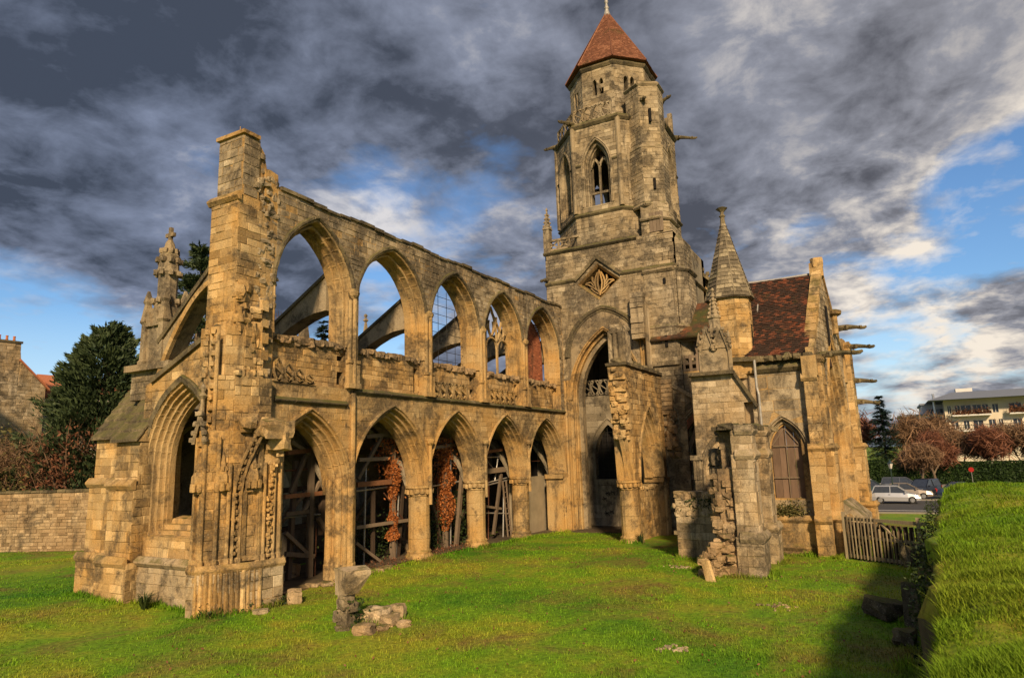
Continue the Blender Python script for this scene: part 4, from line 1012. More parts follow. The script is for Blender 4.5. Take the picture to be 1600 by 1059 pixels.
# broken clerestory pier stubs at the crossing's near corner
bs = MB(); 
for k in range(9): bs.box((38.3-ru(0, .25), 11.95, 11.0+k*.32), (38.95, 12.75, 11.28+k*.32+ru(0, .03)), rnd())
for k in range(4): bs.tube([(38.35+.13*k, 11.86, 8.8), (38.35+.13*k, 11.86, 13.2)], .10, 7, rnd())
bs.wear(.03); part('broken_respond', bs, 'limestone_grey')
# ------------------------------------------------------------------ inside the crossing
im = MB(); fi_ = WEST(41.2)
slab(im, fi_, rect(-18.6, -.9, -10.2, 8.0), [opening(-15.75, 1.0, 4.0, 2.1, 0, 2.6)[::-1]], 0, -.6, .35)
im.box((39.5, 18.0, -.9), (46, 18.7, 17)); im.box((40.5, 10.0, -.9), (46, 10.6, 17)); im.box((39.4, 12.2, -.9), (40.6, 12.9, 3.4)); im.box((45.6, 10.3, -.9), (46.4, 18.3, 17))
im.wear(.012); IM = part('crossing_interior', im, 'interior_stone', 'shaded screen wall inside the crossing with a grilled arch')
stones(IM, fi_, rect(-17.9, -.8, -12, 7.9), [opening(-15.75, 1.0, 4.0, 2.1, .3, 2.6)], mat='interior_stone', course=(.35, .5), length=(.6, 1.1))
a = MB(); archsweep(a, fi_, -15.75, 1.0, 4.0, 2.1, orders(.28, 0, -.4, 2), 10, 2.6, 9); build(a, 'inner_archivolt', 'interior_stone', IM)
gm = MB()
for k in range(6): gm.tube([fi_(-16.65+.36*k, 2.6, -.3), fi_(-16.65+.36*k, 6., -.3)], .015, 5)
for k in range(8): gm.tube([fi_(-16.75, 2.8+.4*k, -.3), fi_(-14.75, 2.8+.4*k, -.3)], .015, 5)
build(gm, 'iron_grille', 'dark_iron', IM)
bk = MB(); bk.box((41.85, 10.6, -.9), (41.9, 18.2, 8.0)); build(bk, 'shade_backing', 'void_shade', IM)  # black sheet gives the grilled arch a painted dark interior
bl = MB(); tracery_panel(bl, fi_, -18, -12.6, 8.05, 9.05, .0, 9, .12); build(bl, 'gallery_balustrade', 'interior_stone', IM)
cm = MB(); column(40.6, 14.05, -.6, 2.9, .36, 'interior_stone', 'inner_column', IM)
pm = MB(); pm.box((41.1, 15.3, -.6), (41.18, 16.4, 2.2), .9); build(pm, 'plaster_patch', 'interior_stone', IM)
gf = MB()                                              # illegible dark scrawl on the plaster
for a_ in ((15.55, 1.75), (15.9, 1.7), (16.1, 1.35), (15.7, .55), (16.0, .45)):
    P = [(41.085, a_[0]+.16*math.cos(q*1.9)+.02*q, a_[1]+.16*math.sin(q*2.7)) for q in range(9)]; gf.tube(P, .018, 4, .3)
build(gf, 'graffiti', 'dark_iron', IM)
# ------------------------------------------------------------------ remains of the near nave arcade
YS = 11.35; fs_ = SOUTH(YS)
sa = MB(); c, w, v0, h = 36.0, 1.62, 2.8, 3.35; RS = .45
o1 = [(33.15, 2.8)]+arc_pts(c, w, v0, h, RS, 10)[0:0]
def stub_outline(rr):
    L = arc_pts(c, w, v0, h, rr, 10)
    left = [(32.5, 8.75), (32.62, 8.1), (32.5, 7.7), (32.68, 7.2), (32.6, 6.6), (32.8, 6.0), (32.85, 5.2), (32.95, 4.4), (33.05, 3.5), (33.1, 2.8)]
    return left+L+[(38.6, 2.8), (38.9, 2.8), (38.9, 8.75)]
slab(sa, fs_, stub_outline(RS-.04), [], 0, -.5, .35); slab(sa, fs_, stub_outline(0), [], -.503, -.95, .35)
sa.wear(.014); SA = part('near_arcade_stub', sa, 'limestone', 'surviving bay of the near arcade with a broken springing arch')
for poly in ([(32.75, 5.9), (38.85, 5.9), (38.85, 8.7), (32.55, 8.7)], [(33.05, 3.2), (38.85, 3.2), (38.85, 5.9), (32.8, 5.9)]): stones(SA, fs_, poly, [opening(c, w, v0, h, RS, 2.)], course=(.22, .32), length=(.35, .75))
a = MB(); archsweep(a, fs_, c, w, v0, h, orders(RS, 0, -.6, 3), 12, None, 13); a.wear(.012); build(a, 'arcade_archivolt', 'limestone', SA)
# broken spring of the lost arch, its mouldings curving up from the column
sp2 = MB(); c2 = 31.1; n_ = 9
prof = orders(RS, 0, -.5, 3, False); am = None
Rr = (1.95**2+3.35**2)/(3.9); e = Rr-1.95
for i in range(len(prof)-1):
    for k in range(n_):
        q = []
        for (ii, kk) in ((i, k), (i, k+1), (i+1, k+1), (i+1, k)):
            r_, d_ = prof[ii]; a_ = .62*kk/n_; Q = Rr+r_; q.append(fs_(c2-e+Q*math.cos(a_), v0+Q*math.sin(a_), d_))
        sp2.poly(q, .3+.5*((k*7) % 5)/5)
z_ = 4.9
while z_ < 8.6:
    h_ = ru(.22, .38); sp2.box((32.66-.05*(z_-5)+ru(-.14, .14), YS+ru(-.02, .02), z_), (33.1, YS+ru(.7, .9), z_+h_-.015), rnd()); z_ += h_
for k in range(34): sp2.rock((32.62+ru(-.14, .1), YS+ru(.05, .85), ru(5.0, 8.6)), (.26, .28, .22), k*3., rnd(), 2)
sp2.wear(.018); build(sp2, 'broken_springer', 'limestone', SA)
column(33.5, YS+.48, gz(33.5, YS)-.05, 2.8, .50)
rs = MB(); rs.box((37.9, YS-.02, -.7), (38.95, YS+1., 2.8)); rs.box((37.75, YS-.12, 2.55), (38.95, YS+1.05, 2.8), .3)
for dx_ in (.1, .35, .6): rs.tube([(37.95+dx_, YS-.05, -.7), (37.95+dx_, YS-.05, 2.6)], .11, 8, rnd())
rs.wear(.012); part('respond_pier', rs, 'limestone')
lw = MB(); LW = part('arch_infill', lw, 'limestone', 'low blocking wall inside the near arch'); faced_box(LW, lw, 34.3, 37.9, YS+.35, YS+.9, -.5, 2.35, course=(.25, .4), length=(.35, .8))
for k in range(9): lw.rock((34.3+.4*k, YS+.6, 2.38), (.5, .6, .22), k, rnd(), 1)
for k in range(8): lw.rock((34.3, YS+.5+ru(-.1, .3), ru(0, 2.2)), (.35, .4, .3), k+20, rnd(), 1)
lw.wear(.01); LW.data = mesh_of('arch_infill', lw.v, lw.f, lw.t, 'limestone')
cp = MB(); u = 32.4
while u < 38.8: l = ru(.4, .8); cp.box((u, YS-.1-ru(0, .06), 8.72), (min(u+l-.01, 38.85), YS+1.02, 8.86+ru(0, .06)), rnd()); u += l
for k in range(16): cp.rock((32.7+.38*k, YS+.4+ru(-.2, .2), 8.95), (.5, .6, .28), k, rnd(), 1)
cp.wear(.03); build(cp, 'mossy_coping', 'limestone_dark', SA)
# stump of the clerestory pier on top
cs = MB(); cs.box((32.65, YS+.1, 8.85), (33.5, YS+.9, 10.6)); 
for k in range(5): cs.tube([(32.7+.2*k, YS+.06, 8.9), (32.7+.2*k, YS+.06, 10.5+ru(-.2, .1))], .12, 7, rnd())
for k in range(3): cs.tube([(32.62, YS+.2+.28*k, 8.9), (32.62, YS+.2+.28*k, 10.5)], .12, 7, rnd())
for k in range(9): cs.rock((32.75+ru(-.1, .75), YS+.45+ru(-.3, .3), 10.6+ru(-.1, .2)), (.45, .45, .3), k*2., rnd(), 1)
cs.wear(.03); build(cs, 'pier_stump', 'limestone_grey', SA)
# ------------------------------------------------------------------ aisle arch with brick lining, lean-to roof
ba = MB(); fb_ = WEST(38.95); c, w, v0, h = -9.4, 1.45, 2.9, 3.2
slab(ba, fb_, rect(-11.5, -.8, -6.8, 8.75), [opening(c, w, v0, h, .0, -.8)[::-1]], 0, -.7, .35)
ba.wear(.01); BA = part('aisle_arch_wall', ba, 'limestone_grey', 'aisle end wall with a brick lined shored arch')
stones(BA, fb_, rect(-11.5, -.8, -6.8, 8.7), [opening(c, w, v0, h, .55, -1)], mat='limestone_grey', course=(.3, .42), length=(.45, .9))
a = MB(); archsweep(a, fb_, c, w, v0, h, orders(.55, 0.02, -.05, 1, True, .3), 10, -.6, 13); build(a, 'stone_archivolt', 'limestone_grey', BA)
bk = MB()
for s_ in range(62):
    a_ = s_/61
    P = arc_pts(c, w, v0, h, 0, 30)+[]; Q = arc_pts(c, w, v0, h, .34, 30); i = int(a_*60); p0, p1, q0, q1 = P[min(i, 59)], P[min(i+1, 60)], Q[min(i, 59)], Q[min(i+1, 60)]
    g = .12
    L_ = lambda A, B, s2: (A[0]+(B[0]-A[0])*s2, A[1]+(B[1]-A[1])*s2)
    for (r0, r1) in ((0, .48), (.52, 1.)):
        pts = [L_(L_(p0, q0, r0), L_(p1, q1, r0), g), L_(L_(p0, q0, r0), L_(p1, q1, r0), 1-g), L_(L_(p0, q0, r1), L_(p1, q1, r1), 1-g), L_(L_(p0, q0, r1), L_(p1, q1, r1), g)]
        bk.prism([fb_(*p, -.5) for p in pts], [fb_(*p, .03+ru(0, .015)) for p in pts], rnd())
for k in range(24):
    z = v0-k*.1
    for s_ in (-1, 1): bk.box((38.93, -c+s_*(w+.17)-.16, z-.09), (39.3, -c+s_*(w+.17)+.16, z-.01), rnd())
build(bk, 'brick_lining', 'red_brick', BA)
tb = MB(); X_ = 39.2
for a_, b_ in (((10.6, -.5), (10.6, 5.2)), ((9.4, -.5), (9.4, 6.0)), ((8.4, -.5), (8.4, 4.6)), ((10.8, 2.75), (8.1, 2.75)), ((10.55, 5.0), (9.4, 2.8)), ((10.6, 3.0), (9.4, 5.8)), ((9.5, .4), (8.3, 2.6)), ((10.6, 1.0), (9.4, 2.6)), ((10.6, -.1), (8.2, -.1))): tb.beam((X_, *a_), (X_+.02, *b_), .24, .2, rnd(), up=(1, 0, 0))
build(tb, 'shoring_timber', 'old_timber', BA)
dk = MB(); dk.box((41, 7.0, -.8), (41.1, 11.4, 8)); dk.box((39.6, 11.2, -.8), (41, 11.3, 8)); dk.box((39.6, 7.0, 6.4), (41, 11.3, 6.5)); build(dk, 'shade_backing', 'void_shade', BA)  # black sheets stand in for the shade behind the shored arch
sm = MB(); 
for k in range(6): sm.beam((38.9, 11.4-.52*k, 8.55-.33*k), (38.9, 11.4-.52*(k+1)+.02, 8.55-.33*(k+1)), .2, .22, rnd())
course_band(sm, fb_, -9.3, -7.2, 6.95, .15, .1); sm.wear(.012); build(sm, 'roof_scar_moulding', 'limestone_grey', BA)
for k in range(26): pass
rb = MB()
for k in range(34): rb.rock((38.85+ru(-.1, .05), 11.15-ru(0, .55), ru(4.0, 6.6)), (.3, .35, .28), k*1.7, rnd(), 1)
for k in range(8): rb.box((38.7-.05*(k % 2), 10.7, 6.4+.26*k), (38.95, 11.5, 6.63+.26*k), rnd())
rb.wear(.02); build(rb, 'torn_masonry', 'rubble_stone', BA, kind='stuff')
aw_ = MB(); faced_box(BA, aw_, 39.0, 39.5, 10.0, 11.7, 8.7, 10.8, mat='limestone', faces='W', course=(.28, .4), length=(.4, .7)); aw_.box((39.0, 6.9, 8.3), (39.6, 10.05, 8.85), .4); aw_.box((39.0, 7.0, 8.85), (39.5, 7.3, 10.8)); build(aw_, 'attic_wall', 'limestone', BA)
lt = MB()
for k in range(5): lt.beam((39.05, 9.95-.4*k, 8.85), (39.05, 9.95-.4*k, 9.85), .16, .06, rnd(), up=(1, 0, 0))
for k in range(3): lt.beam((39.08, 10.05, 8.95+.38*k), (39.08, 8.2, 8.95+.38*k), .06, .14, rnd())
lt.beam((39.2, 9.15, 9.85), (39.6, 9.4, 10.8), .14, .14); lt.beam((39.0, 11.6, 10.72), (39.0, 7.0, 10.72), .2, .2); lt.beam((38.6, 11.7, 10.85), (38.6, 7.2, 10.78), .1, .12)
build(lt, 'lattice_boards', 'old_timber', BA)
dk = MB(); dk.box((40.4, 7.0, 8.8), (40.45, 11.6, 11.5)); build(dk, 'shade_backing', 'void_shade', BA)  # black sheet in place of the unlit space behind the lattice
lr = MB(); ca = [(38.5, 11.75, 10.78), (38.5, 7.0, 10.78), (41.6, 6.8, 13.3), (41.6, 11.6, 13.3)]
lr.prism([Vector(p) for p in ca], [Vector(p)+Vector((-.03, 0, .08)) for p in ca]); LR = part('lean_to_roof', lr, 'mossy_roof_tile', 'mossy tiled lean-to roof beside the tower')
tl = MB(); flat_tiles(tl, *[Vector(p)+Vector((-.04, 0, .09)) for p in (ca[0], ca[1], ca[2], ca[3])], .2, .2, -.03); build(tl, 'roof_tiles', 'mossy_roof_tile', LR, recalc=False, kind='stuff')
# ------------------------------------------------------------------ block west of the transept, octagonal turret, gabled pinnacle
bk_ = MB(); BK = part('transept_stair_block', bk_, 'limestone_pale', 'plain ashlar block with blind arch below the small spire')
XB = 30.5; fbk = WEST(XB)
ol = [(-7.5, -.6), (-4.72, -.6), (-4.72, 6.1), (-5.55, 7.6), (-7.5, 7.6)]
slab(bk_, fbk, ol, [rect(-5.28, 5.35, -4.9, 6.3)[::-1]], 0, -.6, .35); bk_.box((31.15, 4.75, -.6), (38.8, 7.5, 7.5)); bk_.box((30.85, 4.8, 5.3), (30.9, 5.4, 6.4), .1)
bk_.wear(.008); BK.data = mesh_of('transept_stair_block', bk_.v, bk_.f, bk_.t, 'limestone_pale')
stones(BK, fbk, ol, [rect(-5.28, 5.35, -4.9, 6.3)], course=(.2, .28), length=(.28, .6), mat='limestone_pale', proud=(.006, .02))
a = MB(); archsweep(a, fbk, -6.45, .72, 3.2, 1.55, [(0, -.02), (0, .08), (.06, .14), (.12, .10), (.2, .12), (.24, .05), (.24, -.02)], 10, -.3, 9); a.wear(.012); build(a, 'blind_arch', 'limestone_grey', BK)
sm = MB(); sm.beam((30.42, 7.55, 7.66), (30.42, 5.55, 7.66), .5, .16); sm.beam((30.45, 5.58, 7.62), (30.45, 4.7, 6.08), .3, .12); sm.wear(.02); build(sm, 'coping', 'limestone_dark', BK)
sm = MB()
for k in range(3): sm.tube([(30.36, 7.35+.12*k, 3.0), (30.36, 7.35+.12*k, 3.9)], .07, 7, rnd()); sm.tube([(30.40, 7.38+.1*k, 1.6), (30.40, 7.38+.1*k, 3.0)], .06, 7, rnd())
sm.box((30.25, 7.2, 3.85), (30.5, 7.75, 4.05)); sm.lathe([(.05, 0), (.2, .2), (.26, .4), (.2, .5)], (30.4, 7.5, 1.4), 8); sm.wear(.015); build(sm, 'corbel_shaft', 'limestone_grey', BK)
pp = MB(); pp.tube([(30.4, 4.66, 8.1), (30.4, 4.66, 6.9), (30.38, 4.6, 6.6), (30.38, 4.6, 4.9)], .055, 8); build(pp, 'rain_pipe', 'pipe_lead', BK)
gp = MB(); GP = part('gabled_pinnacle', gp, 'limestone_grey', 'crocketed gabled pinnacle in front of the small spire')
gp.box((30.55, 5.75, 7.7), (31.3, 6.95, 8.9))
for y in (6.35+.3, 6.35-.3):
    gp.prism([(30.5, y-.3, 8.8), (30.5, y+.3, 8.8), (30.5, y, 9.75)], [(31.3, y-.3, 8.8), (31.3, y+.3, 8.8), (31.3, y, 9.75)], .5)
    for s_ in (-1, 1):
        gp.beam((30.48, y+s_*.34, 8.7), (30.48, y, 9.85), .10, .12)
        for q in range(4): gp.rock((30.44, y+s_*(.34-.085*q)+s_*.06, 8.85+.27*q), (.12, .12, .14), q+y, .4, 1)
for y in (7.0, 5.7): gp.tube([(30.55, y, 7.7), (30.55, y, 9.0)], .1, 6); gp.lathe([(.14, 0), (.05, .5), (.01, .6)], (30.55, y, 9.0), 6)
gp.lathe([(.28, 0), (.28, 1.3), (.34, 1.35), (.25, 1.45), (.05, 2.6), (.1, 2.68), (.02, 2.8)], (30.85, 6.3, 8.9), 6)
for q in range(6):
    for k in range(6): a_ = PI/3*k; r_ = .28-.04*q; gp.rock((30.85+r_*math.cos(a_), 6.3+r_*math.sin(a_), 10.3+.2*q), (.1, .1, .1), k+q, .5, 1)
for s_ in (-1, 1): gp.beam((30.55, 6.3+s_*.2, 9.4), (30.75, 6.3+s_*.05, 10.4), .08, .1)
gp.wear(.018); GP.data = mesh_of('gabled_pinnacle', gp.v, gp.f, gp.t, 'limestone_grey')
tu = MB(); TU = part('small_turret', tu, 'limestone', 'octagonal stair turret with a conical stone spire')
tx, ty = 31.75, 5.72
o8 = [(tx+.94*math.cos(PI/8+PI/4*k), ty+.94*math.sin(PI/8+PI/4*k)) for k in range(8)]
faced_foot(TU, tu, o8, 7.4, 11.2, course=(.24, .3), length=(.3, .5)); tu.box((31.0, 4.65, 7.6), (31.8, 5.3, 8.25)); tu.wear(.008); TU.data = mesh_of('small_turret', tu.v, tu.f, tu.t, 'limestone')
cn = MB(); ct = MB()
for k in range(8):
    p, q = [(tx+1.10*math.cos(PI/8+PI/4*(k+j)), ty+1.10*math.sin(PI/8+PI/4*(k+j))) for j in (0, 1)]
    cn.poly([(*p, 11.16), (*q, 11.16), (tx, ty, 15.35)], .4); cn.poly([(*p, 11.14), (*q, 11.14), (tx, ty, 11.14)], .4)
    f_ = .09; flat_tiles(ct, (*p, 11.2), (*q, 11.2), (tx+(q[0]-tx)*f_, ty+(q[1]-ty)*f_, 15.0), (tx+(p[0]-tx)*f_, ty+(p[1]-ty)*f_, 15.0), .2, .26, .03, .02)
co = build(cn, 'cone_spire', 'stone_shingle', TU, recalc=False); build(ct, 'stone_shingles', 'stone_shingle', TU, recalc=False, kind='stuff')
hp = MB()
for k in range(8): hp.tube([(tx+1.12*math.cos(PI/8+PI/4*k), ty+1.12*math.sin(PI/8+PI/4*k), 11.2), (tx, ty, 15.3)], .035, 5, rnd())
build(hp, 'hip_ribs', 'stone_shingle', TU)
fi = MB(); fi.lathe([(.13, -.2), (.1, .12), (.16, .2), (.09, .28), (.08, .4), (.2, .5), (.28, .58), (.1, .66)], (tx, ty, 15.15), 7); fi.wear(.02); build(fi, 'finial', 'limestone_dark', TU)
sl_ = MB(); sl_.box((31.55, 4.80, 8.8), (31.7, 4.86, 9.9)); build(sl_, 'slit_shade', 'void_shade', TU)  # black strip painting the shade of a slit on the turret wall
# ------------------------------------------------------------------ transept: west wall, gable, roof
XG = 31.0; G0 = Vector((31.0, 2.38)); GD = Vector((8.25, -.95)).normalized(); GL = 8.3
fg = Fr((G0.x, G0.y, 0), (GD.x, GD.y, 0), (GD.y, -GD.x, 0))
tr = MB(); TR = part('transept', tr, 'limestone', 'south transept with buttressed gable and boarded windows')
ftr = WEST(XG)
wo = opening(-3.82, .62, 4.1, 1.15, 0., 2.15)
slab(tr, ftr, rect(-4.75, -.7, -2.35, 8.0), [opening(-3.82, .62, 4.1, 1.15, .22, 2.15)[::-1]], 0, -.25, .35); slab(tr, ftr, rect(-4.75, -.7, -2.35, 8.0), [wo[::-1]], -.253, -.6, .35)
gw = (4.7, 1.75, 4.3, 4.2)
RG = .75
slab(tr, fg, [(0, -.9), (GL, -.9), (GL, 8.0), (GL/2, 12.75), (0, 8.0)], [opening(*gw, RG, 1.2)[::-1]], 0, -.5, .35); slab(tr, fg, [(0, -.9), (GL, -.9), (GL, 8.0), (GL/2, 12.75), (0, 8.0)], [opening(*gw, 0, 1.2)[::-1]], -.503, -.8, .35)
tr.wear(.008); TR.data = mesh_of('transept', tr.v, tr.f, tr.t, 'limestone')
stones(TR, ftr, rect(-4.75, 1.3, -2.35, 7.7), [opening(-3.82, .62, 4.1, 1.15, .3, 2.1)], course=(.4, .6), length=(.8, 1.4), mat='limestone_grey', proud=(.003, .01))
stones(TR, fg, [(0, 1.3), (GL, 1.3), (GL, 8.0), (GL/2, 12.7), (0, 8.0)], [opening(*gw, RG, 1.2)], course=(.22, .3), length=(.3, .6), mat='limestone_pale')
a = MB(); archsweep(a, ftr, -3.82, .62, 4.1, 1.15, orders(.3, 0, -.35, 2), 10, 2.15, 9); a.wear(.01); build(a, 'window_archivolt', 'limestone_grey', TR)
a = MB(); archsweep(a, fg, *gw, orders(RG+.02, 0, -.6, 3), 12, 1.2, 13); a.wear(.012); build(a, 'window_archivolt', 'limestone', TR)
wb = MB()
for k in range(4): wb.beam((31.4, 3.3+.31*k+.03, 2.1), (31.4, 3.3+.31*k+.03, 5.3), .30, .04, rnd(), up=(1, 0, 0))
build(wb, 'window_boarding', 'boarding', TR)
wf = MB(); wf.tube([(31.33, 3.82, 2.1), (31.33, 3.82, 5.2)], .02, 5)
for z in (3.0, 4.35): wf.beam((31.34, 4.45, z), (31.34, 3.2, z), .05, .06)
wf.beam((31.34, 4.4, 4.35), (31.34, 3.85, 5.1), .05, .05); wf.beam((31.34, 3.25, 4.35), (31.34, 3.8, 5.1), .05, .05); build(wf, 'window_bars', 'old_timber', TR)
wb = MB()
for k in range(10): wb.beam(fg(gw[0]-1.6+.35*k, 1.2, -.66), fg(gw[0]-1.6+.35*k, 8.3, -.66), .34, .04, rnd(), up=fg.N)
build(wb, 'gable_window_boarding', 'boarding', TR)
pl2 = MB(); faced_box(TR, pl2, 30.78, 31.1, 2.6, 4.9, -.7, 1.3, faces='W', course=(.4, .6), length=(.7, 1.1)); course_band(pl2, WEST(30.78), -4.9, -2.6, 1.38, .2, .12); course_band(pl2, WEST(30.78), -4.9, -2.6, .25, .2, .1); build(pl2, 'plinth', 'limestone', TR)
sm = MB(); course_band(sm, ftr, -4.8, -2.3, 7.85, .3, .22)
for k in range(6): sm.rock((30.85, 2.6+.38*k, 8.15), (.4, .45, .24), k+3, rnd(), 1)
sm.beam((30.8, 5.9, 8.25), (30.8, 4.4, 8.2), .28, .2); sm.wear(.02); build(sm, 'eaves_cornice', 'limestone_dark', TR)
gargoyle((30.85, 3.35, 8.2), (-1, .1, .0), .6, TR, name='gutter_stone')
def gbut(u0, u1, p, steps, ztop, nm='corner_buttress'):
    m_ = MB(); ob = build(m_, nm, 'limestone', TR); z = -.9; dd = p+.25; first = True
    for zt, sb in steps+[(ztop, 0)]:
        q = [fg(u0, 0, .0), fg(u1, 0, .0), fg(u1, 0, dd), fg(u0, 0, dd)]
        faced_foot(ob, m_, [(v.x, v.y) for v in q], z, zt, course=(.28, .42), length=(.35, .75))
        course_band(m_, Fr(fg(u0, 0, 0), (fg.N.x, fg.N.y, 0), (-GD.x, -GD.y, 0)), -.0, dd+.08, zt+.06, .2, .12); course_band(m_, Fr(fg(u0, 0, dd), (GD.x, GD.y, 0), (fg.N.x, fg.N.y, 0)), -.06, u1-u0+.06, zt+.06, .2, .12)
        dd -= sb; z = zt
    m_.wear(.01); ob.data = mesh_of(nm, m_.v, m_.f, m_.t, 'limestone'); return ob
gbut(-.05, .75, .42, [(1.35, .22), (4.25, .14)], 8.0); gbut(7.75, 8.6, .42, [(1.35, .22), (4.25, .14)], 9.5)
wbm = MB(); WB = build(wbm, 'west_buttress', 'limestone', TR)
for (x0, z0, z1) in ((30.25, -.7, 1.35), (30.42, 1.35, 4.25), (30.6, 4.25, 7.2)):
    faced_box(WB, wbm, x0, 31.05, 2.26, 2.78 if z0 > 3 else 2.88, z0, z1, course=(.28, .42), length=(.35, .75)); course_band(wbm, WEST(x0), -2.88, -2.23, z1+.06, .22, .13)
wbm.box((30.5, 2.2, 7.25), (31.05, 2.8, 8.1), .3); wbm.box((30.75, 2.25, 8.1), (31.3, 2.6, 8.5)); wbm.wear(.012); WB.data = mesh_of('west_buttress', wbm.v, wbm.f, wbm.t, 'limestone')
cp = MB()                                               # raised gable coping and apex block
for s_ in (0, 1):
    n = 12
    for k in range(n):
        q0, q1 = k/n, (k+1)/n-.006; ua = (GL/2)*q0 if s_ == 0 else GL-(GL/2)*q0; ub = (GL/2)*q1 if s_ == 0 else GL-(GL/2)*q1
        cp.beam(fg(ua, 8.12+4.75*q0, -.16), fg(ub, 8.12+4.75*q1, -.16), .46, .24, rnd())
cp.beam(fg(GL/2, 12.5, -.18), fg(GL/2, 13.2, -.18), .6, .5); cp.rock(fg(GL/2, 13.2, -.15), (.5, .45, .5), 3, .5, 2); cp.wear(.02); build(cp, 'gable_coping', 'limestone', TR)
nm = MB(); nm.beam(fg(GL/2, 8.6, .02), fg(GL/2, 11.0, .02), .34, .12, .2, up=fg.N); build(nm, 'gable_slit_shade', 'void_shade', TR)  # black bar on the gable, slit shade painted as a solid
for (u, z, L_) in ((.4, 8.15, 1.7), (5.9, 10.1, 1.2), (8.2, 9.4, 1.2), (8.2, 7.6, 1.1), (8.4, 6.5, 1.1)):
    b_ = fg(u, z, .3); d_ = (fg.N.to_2d()*.95-GD*(.0 if u > 1 else .2)); gargoyle(b_, (d_.x, d_.y, .06), L_, TR)
fin = MB(); c_ = fg(5.6, 10.4, .1); fin.lathe([(.2, -.6), (.2, .3), (.4, .4), (.45, .55), (.2, .65)], c_, 6); fin.foot([(p.x, p.y) for p in (fg(7.4, 0, .1), fg(8.3, 0, .1), fg(8.3, 0, -.6), fg(7.4, 0, -.6))], 7.5, 9.8); fin.wear(.02); build(fin, 'broken_pinnacle', 'limestone', TR)
# transept roof
yE = 5.95; ridge = [Vector((fg(GL/2, 0, -.5).x, 1.95, 12.62)), Vector((35.1, yE, 12.62))]
rf = MB(); wA, wB = Vector((30.95, 2.55, 8.15)), Vector((30.95, yE, 8.15)); eA, eB = Vector((39.3, 1.6, 8.15)), Vector((39.3, yE, 8.15))
rf.prism([wA, eA, ridge[0]], [wB, eB, ridge[1]], .4); RO = part('transept_roof', rf, 'old_roof_tile', 'steep weathered red brown tiled transept roof')
tl = MB(); o_ = Vector((-.05, 0, .06)); flat_tiles(tl, wB+o_, wA+o_, ridge[0]+o_, ridge[1]+o_, .13, .17, .028, .03); build(tl, 'roof_tiles', 'old_roof_tile', RO, recalc=False, kind='stuff')
rg = MB(); rg.tube([ridge[0]+Vector((0, .3, .05)), ridge[0].lerp(ridge[1], .5)+Vector((0, 0, .0)), ridge[1]+Vector((0, 0, .05))], .11, 6); build(rg, 'ridge_tiles', 'pipe_lead', RO)
fl = MB(); fl.prism([(32.4, 4.9, 8.9), (32.2, 5.0, 8.5), (33.5, 4.75, 11.2)], [(32.3, 4.8, 8.9), (32.1, 4.9, 8.5), (33.5, 4.7, 11.2)]); build(fl, 'lead_flashing', 'pipe_lead', RO)
# weathering slab at the foot of the gable window
ws = MB(); q = [fg(gw[0]-1.2, 0, -.1), fg(gw[0]+1.6, 0, -.1), fg(gw[0]+1.6, 0, .7), fg(gw[0]-1.2, 0, .7)]; ws.foot([(v.x, v.y) for v in q], .2, 1.0, .5); 
ws.prism([q[0]+Vector((0, 0, 1.0)), q[1]+Vector((0, 0, 1.0)), q[2]+Vector((0, 0, 1.0)), q[3]+Vector((0, 0, 1.0))], [q[0]+Vector((0, 0, 1.8)), q[1]+Vector((0, 0, 1.8)), q[2]+Vector((0, 0, 1.1)), q[3]+Vector((0, 0, 1.1))]); build(ws, 'sloped_sill', 'limestone_grey', TR)
# choir beyond the tower with crocketed gable
ch = MB(); CO = part('choir', ch, 'limestone', 'choir gable with crocketed slope behind the tower')
slab(ch, WEST(46.8), [(-19, 6), (-8.6, 6), (-8.6, 15.6), (-9.6, 16.0), (-14.5, 20.8), (-19, 17)], [], 0, -.6, .4)
slab(ch, SOUTH(8.6), [(46.8, 0), (60, 0), (60, 15.5), (46.8, 15.5)], [], 0, -.6, .4)
stones(CO, WEST(46.8), [(-12.5, 11), (-8.6, 11), (-8.6, 15.6), (-9.6, 16.0), (-12.5, 18.6)], [], course=(.35, .45), length=(.6, 1.))
CO.data = mesh_of('choir', ch.v, ch.f, ch.t, 'limestone')
cp = MB()
for k in range(14): y = 14.5-.36*k; cp.beam((46.7, y, 20.85-.35*k), (46.7, y-.36, 20.85-.35*(k+1)), .8, .22, rnd()); cp.rock((46.5, y-.1, 21.05-.35*k), (.26, .24, .26), k, .4, 1)
build(cp, 'crocketed_coping', 'limestone_dark', CO)
cr_ = MB(); cr_.prism([(46.9, 8.7, 15.4), (46.9, 14.5, 20.5), (46.9, 19, 16)], [(60, 8.7, 15.4), (60, 14.5, 20.5), (60, 19, 16)]); build(cr_, 'choir_roof', 'mossy_roof_tile', CO)
# ------------------------------------------------------------------ remains of the outer aisle wall: low wall, column stump, two buttresses
RA_ = MB(); RL = part('low_cross_wall', RA_, 'limestone_pale', 'low patched cross wall capped with rubble')
faced_box(RL, RA_, 27.9, 28.7, 5.6, 7.9, -.4, 2.3, mat='limestone_pale', course=(.28, .4), length=(.4, .8))
faced_box(RL, RA_, 27.98, 28.6, 5.6, 7.92, 2.3, 2.5, mat='rubble_stone', course=(.12, .16), length=(.15, .3))
for k in range(16): RA_.rock((28.2+ru(-.2, .3), 5.8+ru(0, 2.1), 2.5), (.4, .4, .22), k, rnd(), 1)
for k in range(40): RA_.rock((27.93+ru(-.02, .03), 5.7+ru(0, 2.2), ru(1.6, 2.5)), (.14, .26, .18), k*1.9, rnd(), 1)
RA_.box((27.82, 7.85, .9), (28.6, 8.0, 1.05)); RA_.wear(.012); RL.data = mesh_of('low_cross_wall', RA_.v, RA_.f, RA_.t, 'limestone_pale')
